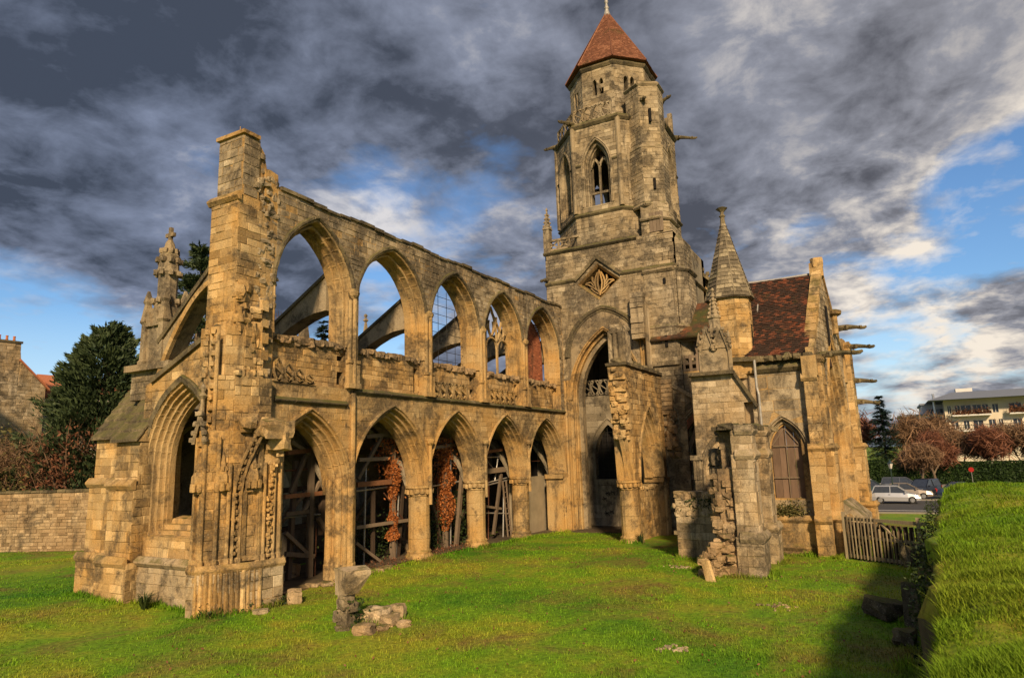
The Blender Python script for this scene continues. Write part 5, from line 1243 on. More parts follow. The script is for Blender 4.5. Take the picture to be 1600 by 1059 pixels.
cs = MB()
prof = [(.62, -.4), (.62, .3), (.52, .4)]
for k in range(6): cs.lathe([(.50+.02*math.sin(k*9), 0), (.50, .40), (.48, .42)], (26.4, 5.55, 1.1+.43*k), 12, k*.3, ru(.3, .8))
for k in range(7): cs.tube([(26.4+.5*math.cos(PI*.75+k*.3), 5.55+.5*math.sin(PI*.75+k*.3), 1.2), (26.4+.5*math.cos(PI*.75+k*.3), 5.55+.5*math.sin(PI*.75+k*.3), 3.6)], .09, 6, rnd())
cs.box((25.9, 5.0, 3.6), (26.8, 5.7, 3.8)); cs.rock((26.2, 5.6, 4.0), (.7, .7, .6), 3, .3, 2); cs.rock((26.3, 5.4, 3.72), (.9, .8, .3), 6, .3, 2)
cs.wear(.025); part('column_stump', cs, 'limestone_grey', 'weathered half column stump on the aisle wall remains')
rw = MB(); RW_ = part('aisle_wall_remains', rw, 'rubble_stone', 'torn rubble core of the aisle wall with moss')
rw.box((24.75, 4.75, -.4), (30.5, 5.4, 3.6)); rw.box((25.2, 4.6, 3.0), (30.5, 5.3, 4.9))
for k in range(210):
    z = ru(-.1, 4.9); xw = 24.7+.10*z+ru(-.15, .25)+(.4 if z > 3.6 else 0); rw.rock((xw, 4.75+ru(0, .75 if z < 3.4 else .5)+.1, z), (ru(.2, .42), ru(.2, .42), ru(.14, .26)), k*1.13, rnd(), 1)
for k in range(120):
    q = rnd(); z = ru(-.1, 1.55*(1-.75*q)+.1); rw.rock((24.6-.1*q+ru(-.2, .3), 5.1+.95*q, z), (ru(.2, .42), ru(.2, .42), ru(.14, .26)), k*1.7, rnd(), 1)
rw.foot([(24.2, 4.75), (24.9, 6.0), (25.4, 6.0), (25.4, 4.7)], -.4, 1.2, .4, [(24.5, 4.75), (25.0, 5.5), (25.4, 5.5), (25.4, 4.7)])
rw.wear(.02); RW_.data = mesh_of('aisle_wall_remains', rw.v, rw.f, rw.t, 'rubble_stone')
q = MB(); fq = Fr((24.45, 5.0, 0), (-.15, -.95, 0), (-.95, .15, 0))
def aisle_buttress(x, nm='aisle_wall_buttress', wid=.62):
    m_ = MB(); ob = part(nm, m_, 'limestone_pale')
    for (x0, y0, y1, z0, z1) in ((x-.14, 3.98, 4.05+wid, -.4, 1.3), (x, 4.1, 4.1+wid-.08, 1.3, 4.1), (x+.12, 4.12, 4.1+wid-.1, 4.1, 4.95)):
        faced_box(ob, m_, x0, x+1.0, y0, y1+.2, z0, z1, mat='limestone_pale', course=(.3, .45), length=(.3, .55)); course_band(m_, WEST(x0), -y1-.05, -y0+.05, z1+.06, .24, .12); course_band(m_, SOUTH(y0), x0-.06, x+1.0, z1+.06, .24, .12)
    m_.wear(.014); ob.data = mesh_of(nm, m_.v, m_.f, m_.t, 'limestone_pale'); return ob
aisle_buttress(24.5); aisle_buttress(27.7)
cp = MB(); cp.box((24.7, 4.0, 4.98), (27.0, 5.5, 5.1)); 
for k in range(20): cp.rock((24.8+.3*k, 4.5+ru(-.3, .6), 5.08), (.5, .5, .22), k, rnd(), 1)
cp.wear(.04); build(cp, 'mossy_capping', 'limestone_dark', RW_)

# ================================================================== ground, bank, grass
def edge_y(x): return float(np.interp(x, [-6, 0, 5.6, 10, 19, 28, 35, 60], [.25, .14, .05, -.27, -.80, -1.42, -2.15, -4.5]))
def axis(lo, hi, fine0, fine1, step, grow=1.28):
    a = list(np.arange(fine0, fine1, step)); s_ = step; x = fine1
    while x < hi: a.append(x); s_ *= grow; x += s_
    a.append(hi); s_ = step; x = fine0; b = []
    while x > lo: s_ *= grow; x -= s_; b.append(max(x, lo))
    return b[::-1]+a
def gfull(x, y):
    if x > 52: return -.72
    q = max(0, min(1, (x-46)/6)); return gz(x, y)*(1-q)-.72*q
def grid_mesh(name, xs, ys, fz, mat, **kw):
    v = [(x, y, fz(x, y)) for x in xs for y in ys]; n = len(ys)
    f = [(i*n+j, (i+1)*n+j, (i+1)*n+j+1, i*n+j+1) for i in range(len(xs)-1) for j in range(n-1)]
    me = mesh_of(name, v, f, [.5]*len(f), mat, True); return link(name, me, None, **kw)
grid_mesh('ground', axis(-500, 1600, 5, 46, .45), axis(-900, 1100, -3, 46, .45), gfull, 'turf', kind='structure')
def bank_z(x, s_):
    n = .30*noise.noise(Vector((x*.28, s_*.28, 7)))+.12*noise.noise(Vector((x*1.1, s_*1.1, 2)))+.03*noise.noise(Vector((x*3, s_*3, 2)))
    end = max(0, min(1, (x-33)/7))
    top = 2.68+n+.10*math.sin(x*.5)
    if s_ > 0: k = max(0, 1-(s_/.55)**.8); top = -.75+(top+.75-.22)*k
    else: top -= .22*math.exp(s_/.35)
    return top*(1-end)+(-.95)*end
xs = [x for x in axis(-14, 42, .5, 36, .3, 1.2)]
ss = [.55, .46, .36, .24, .12, .04, 0, -.06, -.15, -.3]+[-.3-.3*k for k in range(1, 40)]+[-14, -18, -25, -40, -80]
v = []; 
for x in xs:
    for s_ in ss:
        w_ = .42*noise.noise(Vector((x*.7, s_*.4+bank_z(x, s_)*.9, 11)))+.16*noise.noise(Vector((x*2.3, bank_z(x, s_)*2, 4))) if s_ > -.2 else 0
        v.append((x, edge_y(x)+s_-.12+w_, bank_z(x, s_)))
n = len(ss); f = [(i*n+j, (i+1)*n+j, (i+1)*n+j+1, i*n+j+1) for i in range(len(xs)-1) for j in range(n-1)]
BANK = link('grass_bank', mesh_of('grass_bank', v, f, [.5]*len(f), 'turf', True), None, kind='structure')
BANK.data.materials.append(MATS['soil'])
for p in BANK.data.polygons:
    if p.index % (n-1) < 5: p.material_index = 1
def blades(name, P, Hs, Wd, lean, mat, **kw):
    """bent three-point blades: P (n,3) roots"""
    n = len(P); rg = np.random.default_rng(5)
    a = rg.uniform(0, 2*PI, n); d = np.stack([np.cos(a), np.sin(a), np.zeros(n)], 1); sdv = np.stack([-np.sin(a), np.cos(a), np.zeros(n)], 1)
    ln = lean*rg.uniform(.3, 1.3, n)[:, None]*Hs[:, None]; H = Hs[:, None]*np.array([[0, 0, 1.]])
    w2 = (Wd/2)[:, None]
    v = np.concatenate([P-sdv*w2, P+sdv*w2, P+H*.55+d*ln*.35+sdv*w2*.7, P+H*.55+d*ln*.35-sdv*w2*.7, P+H*.92+d*ln], 0)
    i = np.arange(n); q = np.stack([i, i+n, i+2*n, i+3*n], 1); t = np.stack([i+3*n, i+2*n, i+4*n], 1)
    me = bpy.data.meshes.new(name); me.vertices.add(5*n); me.vertices.foreach_set('co', v.astype(np.float32).ravel())
    loops = np.concatenate([q.ravel(), t.ravel()]); me.loops.add(len(loops)); me.loops.foreach_set('vertex_index', loops.astype(np.int32))
    me.polygons.add(2*n); me.polygons.foreach_set('loop_start', np.concatenate([np.arange(n)*4, 4*n+np.arange(n)*3]).astype(np.int32))
    tint = rg.uniform(0, 1, n).astype(np.float32)
    at = me.attributes.new('tint', 'FLOAT', 'FACE'); me.update(); at = me.attributes['tint']; at.data.foreach_set('value', np.concatenate([tint, tint]))
    me.materials.append(MATS[mat]); me.validate(); return link(name, me, None, kind='stuff', **kw)
rg = np.random.default_rng(11)
N = 330000
r_ = np.exp(rg.uniform(math.log(7.5), math.log(52), N)); az = rg.uniform(-.06, 1.28, N); X = r_*np.cos(az); Y = r_*np.sin(az)
ed = np.interp(X, [-6, 0, 5.6, 10, 19, 28, 35, 60], [.25, .14, .05, -.27, -.80, -1.42, -2.15, -4.5])
ok = (Y > ed+.15) & ~((Y > 18.3) & (X > 15.5) & (Y < 26)) & ~((X > 31) & (Y > 2.4) & (Y < 12)) & ~((X > 38.5) & (Y > 10))
# thinner, worn turf in patches
pat = np.array([noise.noise(Vector((x*.35, y*.35, 9))) for x, y in zip(X, Y)]); ok &= rg.uniform(0, 1, N) < np.clip(.72+pat*1.1, .12, 1)
X, Y, r_, pat = X[ok], Y[ok], r_[ok], pat[ok]
Z = np.array([gfull(x, y) for x, y in zip(X, Y)])-.01
tuft = np.array([noise.noise(Vector((x*1.6, y*1.6, 21))) for x, y in zip(X, Y)])
Hb = rg.uniform(.03, .075, len(X))*(1+1.1*np.clip(tuft, 0, 1))*(1+.25*np.clip(pat, -1, 1)); Wb = .006+.0007*r_
segs = [((19.8, 17.55), (38.5, 17.5)), ((12.75, 17.6), (14.5, 16.7)), ((14.5, 16.7), (15.6, 16.8)), ((13.35, 21.3), (13.35, 18.2)), ((13.0, 23.0), (13.0, 21.4)), ((13.35, 25.0), (13.35, 23.1)), ((24.2, 5.9), (24.3, 3.9)), ((24.3, 3.85), (25.6, 3.85)), ((27.4, 3.85), (28.8, 3.85)), ((27.75, 8.0), (27.75, 5.7)), ((30.65, 5.0), (30.6, 2.9)), ((30.1, 2.9), (30.1, 2.0)), ((32.9, 12.2), (33.0, 11.1)), ((13.4, 12.9), (14.1, 12.3)), ((14.1, 12.2), (15.2, 11.6)), ((19.6, 44), (24.0, 29.5)), ((9, .5), (30, -.6))]
ex = []
for (a_, b_) in segs:
    L = math.hypot(b_[0]-a_[0], b_[1]-a_[1])
    for _ in range(int(L*(260 if L < 8 else 150))): q = rnd(); ex.append((a_[0]+(b_[0]-a_[0])*q+random.gauss(0, .11), a_[1]+(b_[1]-a_[1])*q+random.gauss(0, .11)))
ex = np.array(ex); hx = rg.uniform(.08, .28, len(ex))*np.array([.5+.9*max(0, .4+noise.noise(Vector((x*1.3, y*1.3, 5)))) for x, y in ex])
X = np.concatenate([X, ex[:, 0]]); Y = np.concatenate([Y, ex[:, 1]]); Z = np.concatenate([Z, [gfull(x, y)-.01 for x, y in ex]]); Hb = np.concatenate([Hb, hx]); Wb = np.concatenate([Wb, .006+.0007*np.hypot(ex[:, 0], ex[:, 1])])
blades('lawn_grass', np.stack([X, Y, Z], 1), Hb, Wb, .7, 'grass_blade', label='short winter lawn grass around the ruin', category='grass')
N = 210000
r_ = np.exp(rg.uniform(math.log(2.2), math.log(38), N)); az = rg.uniform(-.32, .06, N); X = r_*np.cos(az); Y = r_*np.sin(az)
ed = np.interp(X, [-6, 0, 5.6, 10, 19, 28, 35, 60], [.25, .14, .05, -.27, -.80, -1.42, -2.15, -4.5]); s_ = Y-ed
ok = (s_ < .42) & (X < 37); X, Y, s_, r_ = X[ok], Y[ok], s_[ok], r_[ok]
Z = np.array([bank_z(x, q) for x, q in zip(X, s_)])-.02
tuft = np.array([noise.noise(Vector((x*.9, y*.9, 31))) for x, y in zip(X, Y)])
Hb = rg.uniform(.05, .12, len(X))*(1+1.1*np.clip(tuft, -.5, 1))*np.where(s_ > -.1, 1.5, 1.); Wb = .0045+.0008*r_
blades('bank_grass', np.stack([X, Y-.12, Z], 1), Hb, Wb*np.where(s_ > .0, 1.4, 1.), .9, 'bank_blade', label='long green grass on the raised bank', category='grass')
# bare earth and leaf litter under the arcade
so_ = MB()
for i in range(26):
    for j in range(9):
        q = [(15.2+.92*a, 18.05+.7*b, gfull(15.2+.92*a, 18.05+.7*b)+.015+.05*noise.noise(Vector((a*1.1, b*1.3, 0)))+(.035*max(0, 1-abs(b-1)*.5))) for a, b in ((i, j), (i+1, j), (i+1, j+1), (i, j+1))]; so_.poly(q, rnd())
build(so_, 'aisle_floor', 'soil', None, recalc=False, kind='structure')
so_ = MB(); so_.prism([(38.2, 10.8, -.55), (46, 10.8, -.55), (46, 18.2, -.55), (38.2, 18.2, -.55)], [(38.2, 11.6, -.33), (46, 10.8, -.28), (46, 18.2, -.28), (38.2, 17.2, -.34)]); build(so_, 'crossing_floor', 'soil', None, kind='structure')
# road beyond the gate
rd = MB()
def sheet(mb, x0, x1, y0, y1, z, t=.5): mb.poly([(x0, y0, z), (x1, y0, z), (x1, y1, z), (x0, y1, z)], t)
sheet(rd, 57.5, 92, -140, 90, -.66); build(rd, 'road', 'asphalt', None, recalc=False, kind='structure')
kb = MB(); kb.box((69.6, -40, -.7), (69.8, 40, -.54)); kb.box((57.3, -140, -.75), (57.5, 90, -.6)); build(kb, 'kerb', 'pavement', None, kind='structure')
pl_ = MB(); sheet(pl_, 59.2, 59.45, -140, 90, -.655); build(pl_, 'road_line', 'road_paint', None, recalc=False, kind='structure')
pv = MB(); pv.box((90, -140, -.75), (94, 90, -.52)); build(pv, 'pavement', 'pavement', None, kind='structure')

# ================================================================== shoring and scaffolding in the arcade
BAYS = [
('bay1', [
  ((18.71, 19.20, 4.83), (18.74, 19.20, -0.12), 'b', 0.200, 'old_timber'),
  ((19.64, 19.40, 4.04), (19.41, 19.40, 1.51), 'b', 0.200, 'dark_timber'),
  ((17.44, 19.20, 3.06), (19.95, 19.20, 3.09), 'b', 0.160, 'red_timber'),
  ((17.50, 19.20, 4.63), (19.08, 19.20, 4.73), 'b', 0.160, 'red_timber'),
  ((17.52, 19.20, 2.44), (18.95, 19.20, 2.46), 'b', 0.140, 'old_timber'),
  ((17.54, 19.20, 1.79), (18.81, 19.20, 0.78), 'b', 0.140, 'old_timber'),
  ((17.70, 19.20, 3.18), (18.68, 19.20, 4.98), 'b', 0.140, 'old_timber'),
  ((19.09, 19.20, 2.19), (20.07, 19.20, 1.03), 'b', 0.150, 'old_timber'),
  ((18.12, 19.40, 4.32), (17.91, 19.40, 0.12), 'b', 0.180, 'dark_timber'),
  ((17.57, 19.20, 1.06), (18.93, 19.20, 0.80), 'b', 0.160, 'old_timber'),
  ((17.69, 19.20, 5.02), (19.33, 19.20, 4.24), 'b', 0.140, 'old_timber'),
  ((19.18, 19.20, 3.52), (18.37, 19.20, 2.44), 'b', 0.120, 'old_timber'),
  ((17.57, 19.32, 2.32), (19.34, 19.32, 2.28), 't', 0.035, 'galvanised_tube'),
  ((19.15, 19.32, 1.78), (19.11, 19.32, -0.15), 't', 0.035, 'rusty_tube'),
  ((19.73, 19.32, 4.04), (19.73, 19.32, 0.12), 't', 0.030, 'rusty_tube'),
  ((17.57, 19.32, 3.98), (19.70, 19.32, 4.04), 't', 0.030, 'rusty_tube'),
]),
('bay2', [
  ((21.21, 19.10, 4.30), (23.09, 19.10, 4.32), 'b', 0.150, 'old_timber'),
  ((21.19, 19.10, 3.52), (22.65, 19.10, 5.26), 'b', 0.140, 'old_timber'),
  ((21.67, 19.10, 5.25), (23.34, 19.10, 5.37), 'b', 0.160, 'old_timber'),
  ((21.11, 19.10, 3.30), (23.26, 19.10, 3.32), 'b', 0.200, 'red_timber'),
  ((21.10, 19.10, 1.60), (24.61, 19.10, 1.57), 'b', 0.130, 'old_timber'),
  ((21.11, 19.10, 1.00), (23.36, 19.10, -0.39), 'b', 0.120, 'old_timber'),
  ((24.50, 19.30, 4.18), (23.96, 19.30, -0.33), 'b', 0.170, 'dark_timber'),
  ((22.37, 19.30, 3.15), (22.36, 19.30, 0.01), 'b', 0.150, 'dark_timber'),
  ((21.82, 19.22, 4.18), (21.72, 19.22, -0.09), 't', 0.040, 'galvanised_tube'),
  ((21.21, 19.22, 3.04), (24.03, 19.22, 3.12), 't', 0.040, 'galvanised_tube'),
  ((22.98, 19.22, 2.85), (24.76, 19.22, 1.19), 't', 0.030, 'rusty_tube'),
  ((23.99, 19.22, 2.79), (23.77, 19.22, -0.25), 't', 0.035, 'galvanised_tube'),
]),
('bay3', [
  ((28.94, 19.10, 3.44), (28.26, 19.10, -0.31), 'b', 0.200, 'old_timber'),
  ((26.20, 19.10, 4.74), (28.57, 19.10, 4.93), 'b', 0.150, 'old_timber'),
  ((26.45, 19.30, 2.63), (27.36, 19.30, 0.01), 'b', 0.160, 'dark_timber'),
  ((28.13, 19.22, 5.44), (28.00, 19.22, -0.28), 't', 0.040, 'galvanised_tube'),
  ((26.24, 19.22, 2.94), (29.12, 19.22, 3.08), 't', 0.040, 'galvanised_tube'),
  ((26.26, 19.22, 3.90), (29.26, 19.22, 4.04), 't', 0.035, 'rusty_tube'),
  ((27.01, 19.22, 5.05), (26.92, 19.22, -0.31), 't', 0.030, 'rusty_tube'),
]),
('bay4', [
  ((30.87, 19.10, 3.47), (33.89, 19.10, 3.54), 'b', 0.260, 'old_timber'),
  ((30.91, 19.10, 4.48), (33.14, 19.10, 4.64), 'b', 0.150, 'red_timber'),
  ((32.92, 19.10, 3.29), (31.92, 19.10, 0.10), 'b', 0.160, 'old_timber'),
  ((30.80, 19.10, 1.70), (32.82, 19.10, 1.40), 'b', 0.120, 'old_timber'),
  ((33.36, 19.22, 2.28), (33.15, 19.22, -0.42), 't', 0.040, 'galvanised_tube'),
  ((31.03, 19.22, 4.24), (35.39, 19.22, 4.21), 't', 0.035, 'galvanised_tube'),
  ((30.97, 19.22, 2.69), (34.07, 19.22, 2.92), 't', 0.040, 'galvanised_tube'),
  ((30.98, 19.22, 2.82), (34.07, 19.22, 3.06), 't', 0.035, 'galvanised_tube'),
  ((30.92, 19.22, 1.33), (34.41, 19.22, 0.99), 't', 0.035, 'galvanised_tube'),
  ((31.43, 19.22, 4.17), (32.49, 19.22, 3.45), 't', 0.030, 'galvanised_tube'),
  ((32.81, 19.22, 4.14), (32.40, 19.22, 2.89), 't', 0.030, 'galvanised_tube'),
  ((31.87, 19.22, 5.07), (31.56, 19.22, -0.43), 't', 0.030, 'rusty_tube'),
]),
]
bl_ = {'bay1': ('first (widest, nearest) arch beside the portal pier', 'nearest arch'), 'bay2': ('second arch', 'second arch'), 'bay3': ('third arch', 'third arch'), 'bay4': ('fourth arch', 'fourth arch')}
ordw = {'bay1': 'first', 'bay2': 'second', 'bay3': 'third', 'bay4': 'fourth'}
for key, L in BAYS:
    tt = thing('timber_shoring', 'old wooden props and braces shoring the %s arcade arch from the west' % ordw[key], 'shoring', group='timber shoring in the aisle')
    sc_ = thing('scaffold', 'metal scaffold tubes standing inside the %s arcade arch from the west' % ordw[key], 'scaffold', group='scaffolding in the aisle')
    for a, b, k, w_, mat in L:
        m_ = MB()
        if k == 'b': m_.beam(a, b, w_, w_*.85, rnd(), up=(0, 1, 0)); m_.wear(.008); build(m_, 'prop' if abs(a[2]-b[2]) > 1.5 else 'cross_beam', mat, tt)
        else: m_.tube([a, b], w_, 8, rnd()); build(m_, 'tube', mat, sc_)
# a second row of darker props deeper in the aisle
for i, (x0, x1) in enumerate(((16, 19), (20.5, 23.5), (25, 28), (29.8, 33))):
    tt = thing('timber_shoring', 'dark inner timber frame deep in the aisle behind the %s arch' % ('first', 'second', 'third', 'fourth')[i], 'shoring', group='timber shoring in the aisle')
    for k in range(5):
        x = x0+1.5+(x1-x0)*k/5; m_ = MB(); m_.beam((x, 21+.4*k, -.2), (x+ru(-.6, .6), 21+.4*k, 5.2), .2, .2, rnd()); build(m_, 'prop', 'dark_timber' if k % 2 else 'old_timber', tt)
    for k in range(3): m_ = MB(); m_.beam((x0+1, 21.2+.2*k, 1.6+1.5*k), (x1+2.2, 21.4+.2*k, 1.7+1.5*k), .16, .2, rnd()); build(m_, 'cross_beam', 'dark_timber', tt)
    m_ = MB(); m_.beam((x0+1.2, 21, .4), (x1+1.4, 21.2, 3.1), .14, .16, rnd()); build(m_, 'cross_beam', 'old_timber', tt)
bw = MB(); bw.box((33.95, 19.0, -.6), (38.1, 19.2, 2.98)); BW = part('blocking_wall', bw, 'render_wall', 'rendered blocking wall closing the last arcade arch')
dk = MB(); dk.box((33.6, 20.0, 2.9), (39.2, 20.05, 7)); build(dk, 'shade_backing', 'void_shade', BW)  # black sheet added so the last arch looks dark above the wall
gt = MB(); gt.tube([(34.3, 19.1, 3.9), (37.8, 19.1, 3.9)], .02, 5); gt.tube([(36.0, 19.1, 3.0), (36.0, 19.1, 5.6)], .02, 5); build(gt, 'iron_bars', 'rusty_tube', BW)
ld = thing('ladder', 'wooden ladder leaning inside the fourth arch', 'ladder')
for s_ in (0, .38): m_ = MB(); m_.beam((33.35+s_, 19.0, -.2), (33.25+s_, 19.2, 2.9), .06, .09, rnd()); build(m_, 'rail', 'old_timber', ld)
for k in range(9): m_ = MB(); m_.beam((33.33, 19.02+.02*k, .15+.3*k), (33.72, 19.02+.02*k, .15+.3*k), .04, .04, rnd()); build(m_, 'rung', 'old_timber', ld)

# ================================================================== leaf clouds
def leaves(mb, pts, size, droop=.0, asp=1., wd=.5):
    for p in pts:
        p = Vector(p); a = Vector((ru(-1, 1), ru(-1, 1), ru(-1, 1)-droop)).normalized(); b = a.cross(Vector((ru(-1, 1), ru(-1, 1), ru(-1, 1)))).normalized()
        s_ = size*ru(.6, 1.4); mb.poly([p-a*s_*asp, p+b*s_*wd, p+a*s_*asp, p-b*s_*wd], rnd())
def creeper(name, label, x, y, z0, z1, rad, group):
    tt = thing(name, label, 'creeper', (0, 0, 0), group)
    st_ = MB()
    for k in range(4): a_ = 2*PI*k/4; st_.tube([(x+.08*math.cos(a_)+.05*math.sin(q*2+k), y+.08*math.sin(a_), z0+(z1-z0)*q/6) for q in range(7)], .05, 5, rnd())
    st_.beam((x, y, z0-.2), (x, y, z1), .2, .2); build(st_, 'stem', 'old_timber', tt)
    lf = MB(); P = []
    for k in range(3600):
        q = rnd()**.8; z = z1-(z1-z0-.9)*q; r = rad*(.5+1.0*noise.noise(Vector((z*1.9, x, 0)))+.35*math.sin(PI*min(1, q*1.3))+.3); a_ = ru(0, 2*PI); rr = r*math.sqrt(ru(.25, 1)); P.append((x+rr*math.cos(a_), y+rr*math.sin(a_)*.8, z))
    for k in range(620): P.append((x+random.gauss(0, 1)*rad*1.7, y+ru(-.3, .3), z1+.25-abs(random.gauss(0, .9))))
    leaves(lf, P, .062, .5); build(lf, 'foliage', 'copper_leaf', tt, recalc=False)
creeper('dead_creeper', 'copper brown creeper on a post inside the second arcade arch', 23.55, 19.2, -.05, 4.9, .33, 'copper creepers in the aisle')
creeper('dead_creeper', 'copper brown creeper on a post inside the third arcade arch', 27.55, 19.2, -.1, 5.0, .40, 'copper creepers in the aisle')
def shrub(name, label, cx, cy, z0, rx, ry, h, n, size, mat, twig=None, group=None, cat='shrub', asp=1.):
    tt = thing(name, label, cat, (0, 0, 0), group); lf = MB(); P = []
    cl_ = [(cx+ru(-.75, .75)*rx, cy+ru(-.75, .75)*ry, z0+h*ru(.3, .85)) for _ in range(14)]
    for k in range(n):
        c_ = random.choice(cl_); r3 = Vector((random.gauss(0, 1), random.gauss(0, 1), random.gauss(0, 1))).normalized()*ru(.35, 1.)**.5
        p = (c_[0]+r3.x*rx*.42, c_[1]+r3.y*ry*.42, c_[2]+r3.z*h*.30)
        if p[2] > z0: P.append(p)
    leaves(lf, P, size, 0, asp); build(lf, 'foliage', mat, tt, recalc=False)
    tw_ = MB()
    for k in range(26):
        a_ = ru(0, 2*PI); e_ = Vector((cx+rx*math.cos(a_)*ru(.3, 1.1), cy+ry*math.sin(a_)*ru(.3, 1.1), z0+h*ru(.6, 1.12))); b_ = Vector((cx+ru(-.3, .3)*rx, cy+ru(-.3, .3)*ry, z0-.1)); m_ = b_.lerp(e_, .55)+Vector((ru(-.2, .2), ru(-.2, .2), .25))*h*.15
        tw_.tube([b_, m_, e_], [.035*h/3, .022*h/3, .006], 4, rnd())
        for q in range(5): s2 = m_.lerp(e_, ru(0, .9)); tw_.tube([s2, s2+Vector((ru(-.5, .5), ru(-.5, .5), ru(.1, .6)))*h*.22], [.010*h/3, .003], 3, rnd())
    build(tw_, 'stems', twig or 'bark', tt)
    return tt
def conifer(name, label, x, y, z0, h, r, mat, n=11000, bare=.08, group=None, size=.14, tiers=20, pw=.9, up=.0):
    tt = thing(name, label, 'tree', (0, 0, 0), group); tk = MB()
    tk.tube([(x, y, z0-.2), (x+.05, y, z0+h*.5), (x, y, z0+h*.97)], [h*.020, h*.013, .02], 7); nb = 0
    lf = MB(); per = n//(tiers*9)
    for t_ in range(tiers):
        q = bare+(1-bare)*(t_+ru(0, .8))/tiers; q0 = q; rr = r*((1-q)**pw)*ru(.78, 1.15)+.12; zb = z0+h*q
        m_ = 9 if q < .8 else 6
        for k in range(m_):
            a_ = 2*PI*k/m_+t_*1.3+ru(-.25, .25); q = min(.985, max(bare, q0+ru(-.8, .8)/tiers)); zb = z0+h*q; L = rr*ru(.65, 1.12); d_ = Vector((math.cos(a_), math.sin(a_), 0)); tip = Vector((x, y, zb))+d_*L+Vector((0, 0, -L*.25+L*up*2+L*ru(-.1, .12)))
            tk.tube([(x, y, zb), Vector((x, y, zb)).lerp(tip, .6)+Vector((0, 0, L*.04)), tip], [.018*h/8, .012*h/8, .004], 3); P = []
            for j in range(per):
                s_ = ru(.12, 1.02); c_ = Vector((x, y, zb)).lerp(tip, s_)+Vector((0, 0, L*.08*math.sin(PI*s_))); wd = L*.22*(1.15-s_*.75); sd_ = Vector((-d_.y, d_.x, 0))
                c_ = c_+sd_*random.gauss(0, wd*.55)+Vector((0, 0, random.gauss(0, .07*L**.5)))
                e_ = (d_*.8+sd_*random.choice((-.7, .7))+Vector((0, 0, ru(-.35, .35)+up))).normalized(); w_ = e_.cross(Vector((ru(-.4, .4), ru(-.4, .4), 1))).normalized(); s2 = size*ru(.6, 1.5)
                lf.poly([c_-e_*s2*.3, c_+w_*s2*.22, c_+e_*s2*1.3, c_-w_*s2*.22], min(1, max(0, .25+.5*s_+ru(-.25, .25))))
    build(tk, 'trunk', 'bark', tt); build(lf, 'crown', mat, tt, recalc=False); return tt
def clump_tree(name, label, x, y, z0, h, r, mat, clumps=150, per=190, size=.2, pw=.8, base=.1, group=None, up=.5, cat='tree'):
    tt = thing(name, label, cat, (0, 0, 0), group); tk = MB(); lf = MB()
    tk.tube([(x, y, z0-.2), (x+.1, y, z0+h*.5), (x, y, z0+h*.95)], [h*.024, h*.015, .03], 7)
    for k in range(clumps):
        q = base+(1-base)*rnd()**1.15; a_ = ru(0, 2*PI); rm_ = r*max(.04, (1-q))**pw*(1+.22*noise.noise(Vector((a_*1.3, q*5, x)))); rr = rm_*math.sqrt(ru(.25, 1.)); d_ = Vector((math.cos(a_), math.sin(a_), 0))
        c_ = Vector((x, y, z0+h*q))+d_*rr; ln = (.16+.5*rm_/r)*r*.42*ru(.7, 1.3); ax = (d_+Vector((0, 0, up*ru(.3, 1.5)))).normalized()
        tk.tube([(x, y, max(z0+.3, c_.z-rr*.7)), c_], [.05, .015], 4, rnd())
        for j in range(per):
            s_ = ru(-.6, 1.); wd = ln*.42*(1.05-max(0, s_)); p = c_+ax*ln*s_+Vector((random.gauss(0, wd), random.gauss(0, wd), random.gauss(0, wd*.8)))
            e_ = (ax+Vector((ru(-.6, .6), ru(-.6, .6), ru(-.4, .6)))).normalized(); w_ = e_.cross(Vector((ru(-1, 1), ru(-1, 1), ru(-.2, 1)))).normalized(); s2 = size*ru(.6, 1.4)
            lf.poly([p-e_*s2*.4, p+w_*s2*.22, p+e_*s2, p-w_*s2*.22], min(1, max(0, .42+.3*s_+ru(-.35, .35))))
    build(tk, 'trunk', 'bark', tt); build(lf, 'crown', mat, tt, recalc=False); return tt
def bare_tree(name, label, x, y, z0, h, spread, mat='twig_brown', group=None, trunk=.3, depth=5, leafmat_=None, nleaf=0, cat='tree', r0=None, asp=False):
    tt = thing(name, label, cat, (0, 0, 0), group); tk = MB(); tw_ = MB(); tips = []
    def grow(p, d, L, r, lev):
        q = p+d*L*.5+Vector((ru(-1, 1), ru(-1, 1), ru(-.3, .6)))*L*.06; e = q+(d+Vector((ru(-.3, .3), ru(-.3, .3), ru(0, .25)))).normalized()*L*.5
        (tk if lev < 2 else tw_).tube([p, q, e], [r, r*.85, r*.68], 6 if lev < 2 else 3, rnd())
        if lev >= depth: tips.append(e); return
        for k in range(3 if lev < 3 else 4):
            a_ = ru(0, 2*PI); sp_ = spread*ru(.5, 1.2); o = Vector((math.cos(a_), math.sin(a_), 0)); nd = (d+o*sp_+Vector((0, 0, .18))).normalized()
            grow(q.lerp(e, ru(.2, 1)), nd, L*ru(.58, .8), r*.6, lev+1)
    grow(Vector((x, y, z0)), Vector((0, 0, 1)), h*trunk, (r0 or h*.018), 0)
    build(tk, 'trunk', 'bark', tt)
    cr2 = MB(); cr2.add(tw_)
    co = build(cr2, 'crown', mat, tt, recalc=False)
    if leafmat_:
        lf = MB(); P = []
        for k in range(nleaf): c_ = random.choice(tips); P.append((c_.x+random.gauss(0, .05*h), c_.y+random.gauss(0, .05*h), c_.z+random.gauss(0, .05*h)))
        leaves(lf, P, (.026 if cat == 'tree' else .0075)*h, -.4, 2.6, .16) if asp else leaves(lf, P, .018*h, .3, 1.6); build(lf, 'leaves', leafmat_, tt, recalc=False)
    return tt

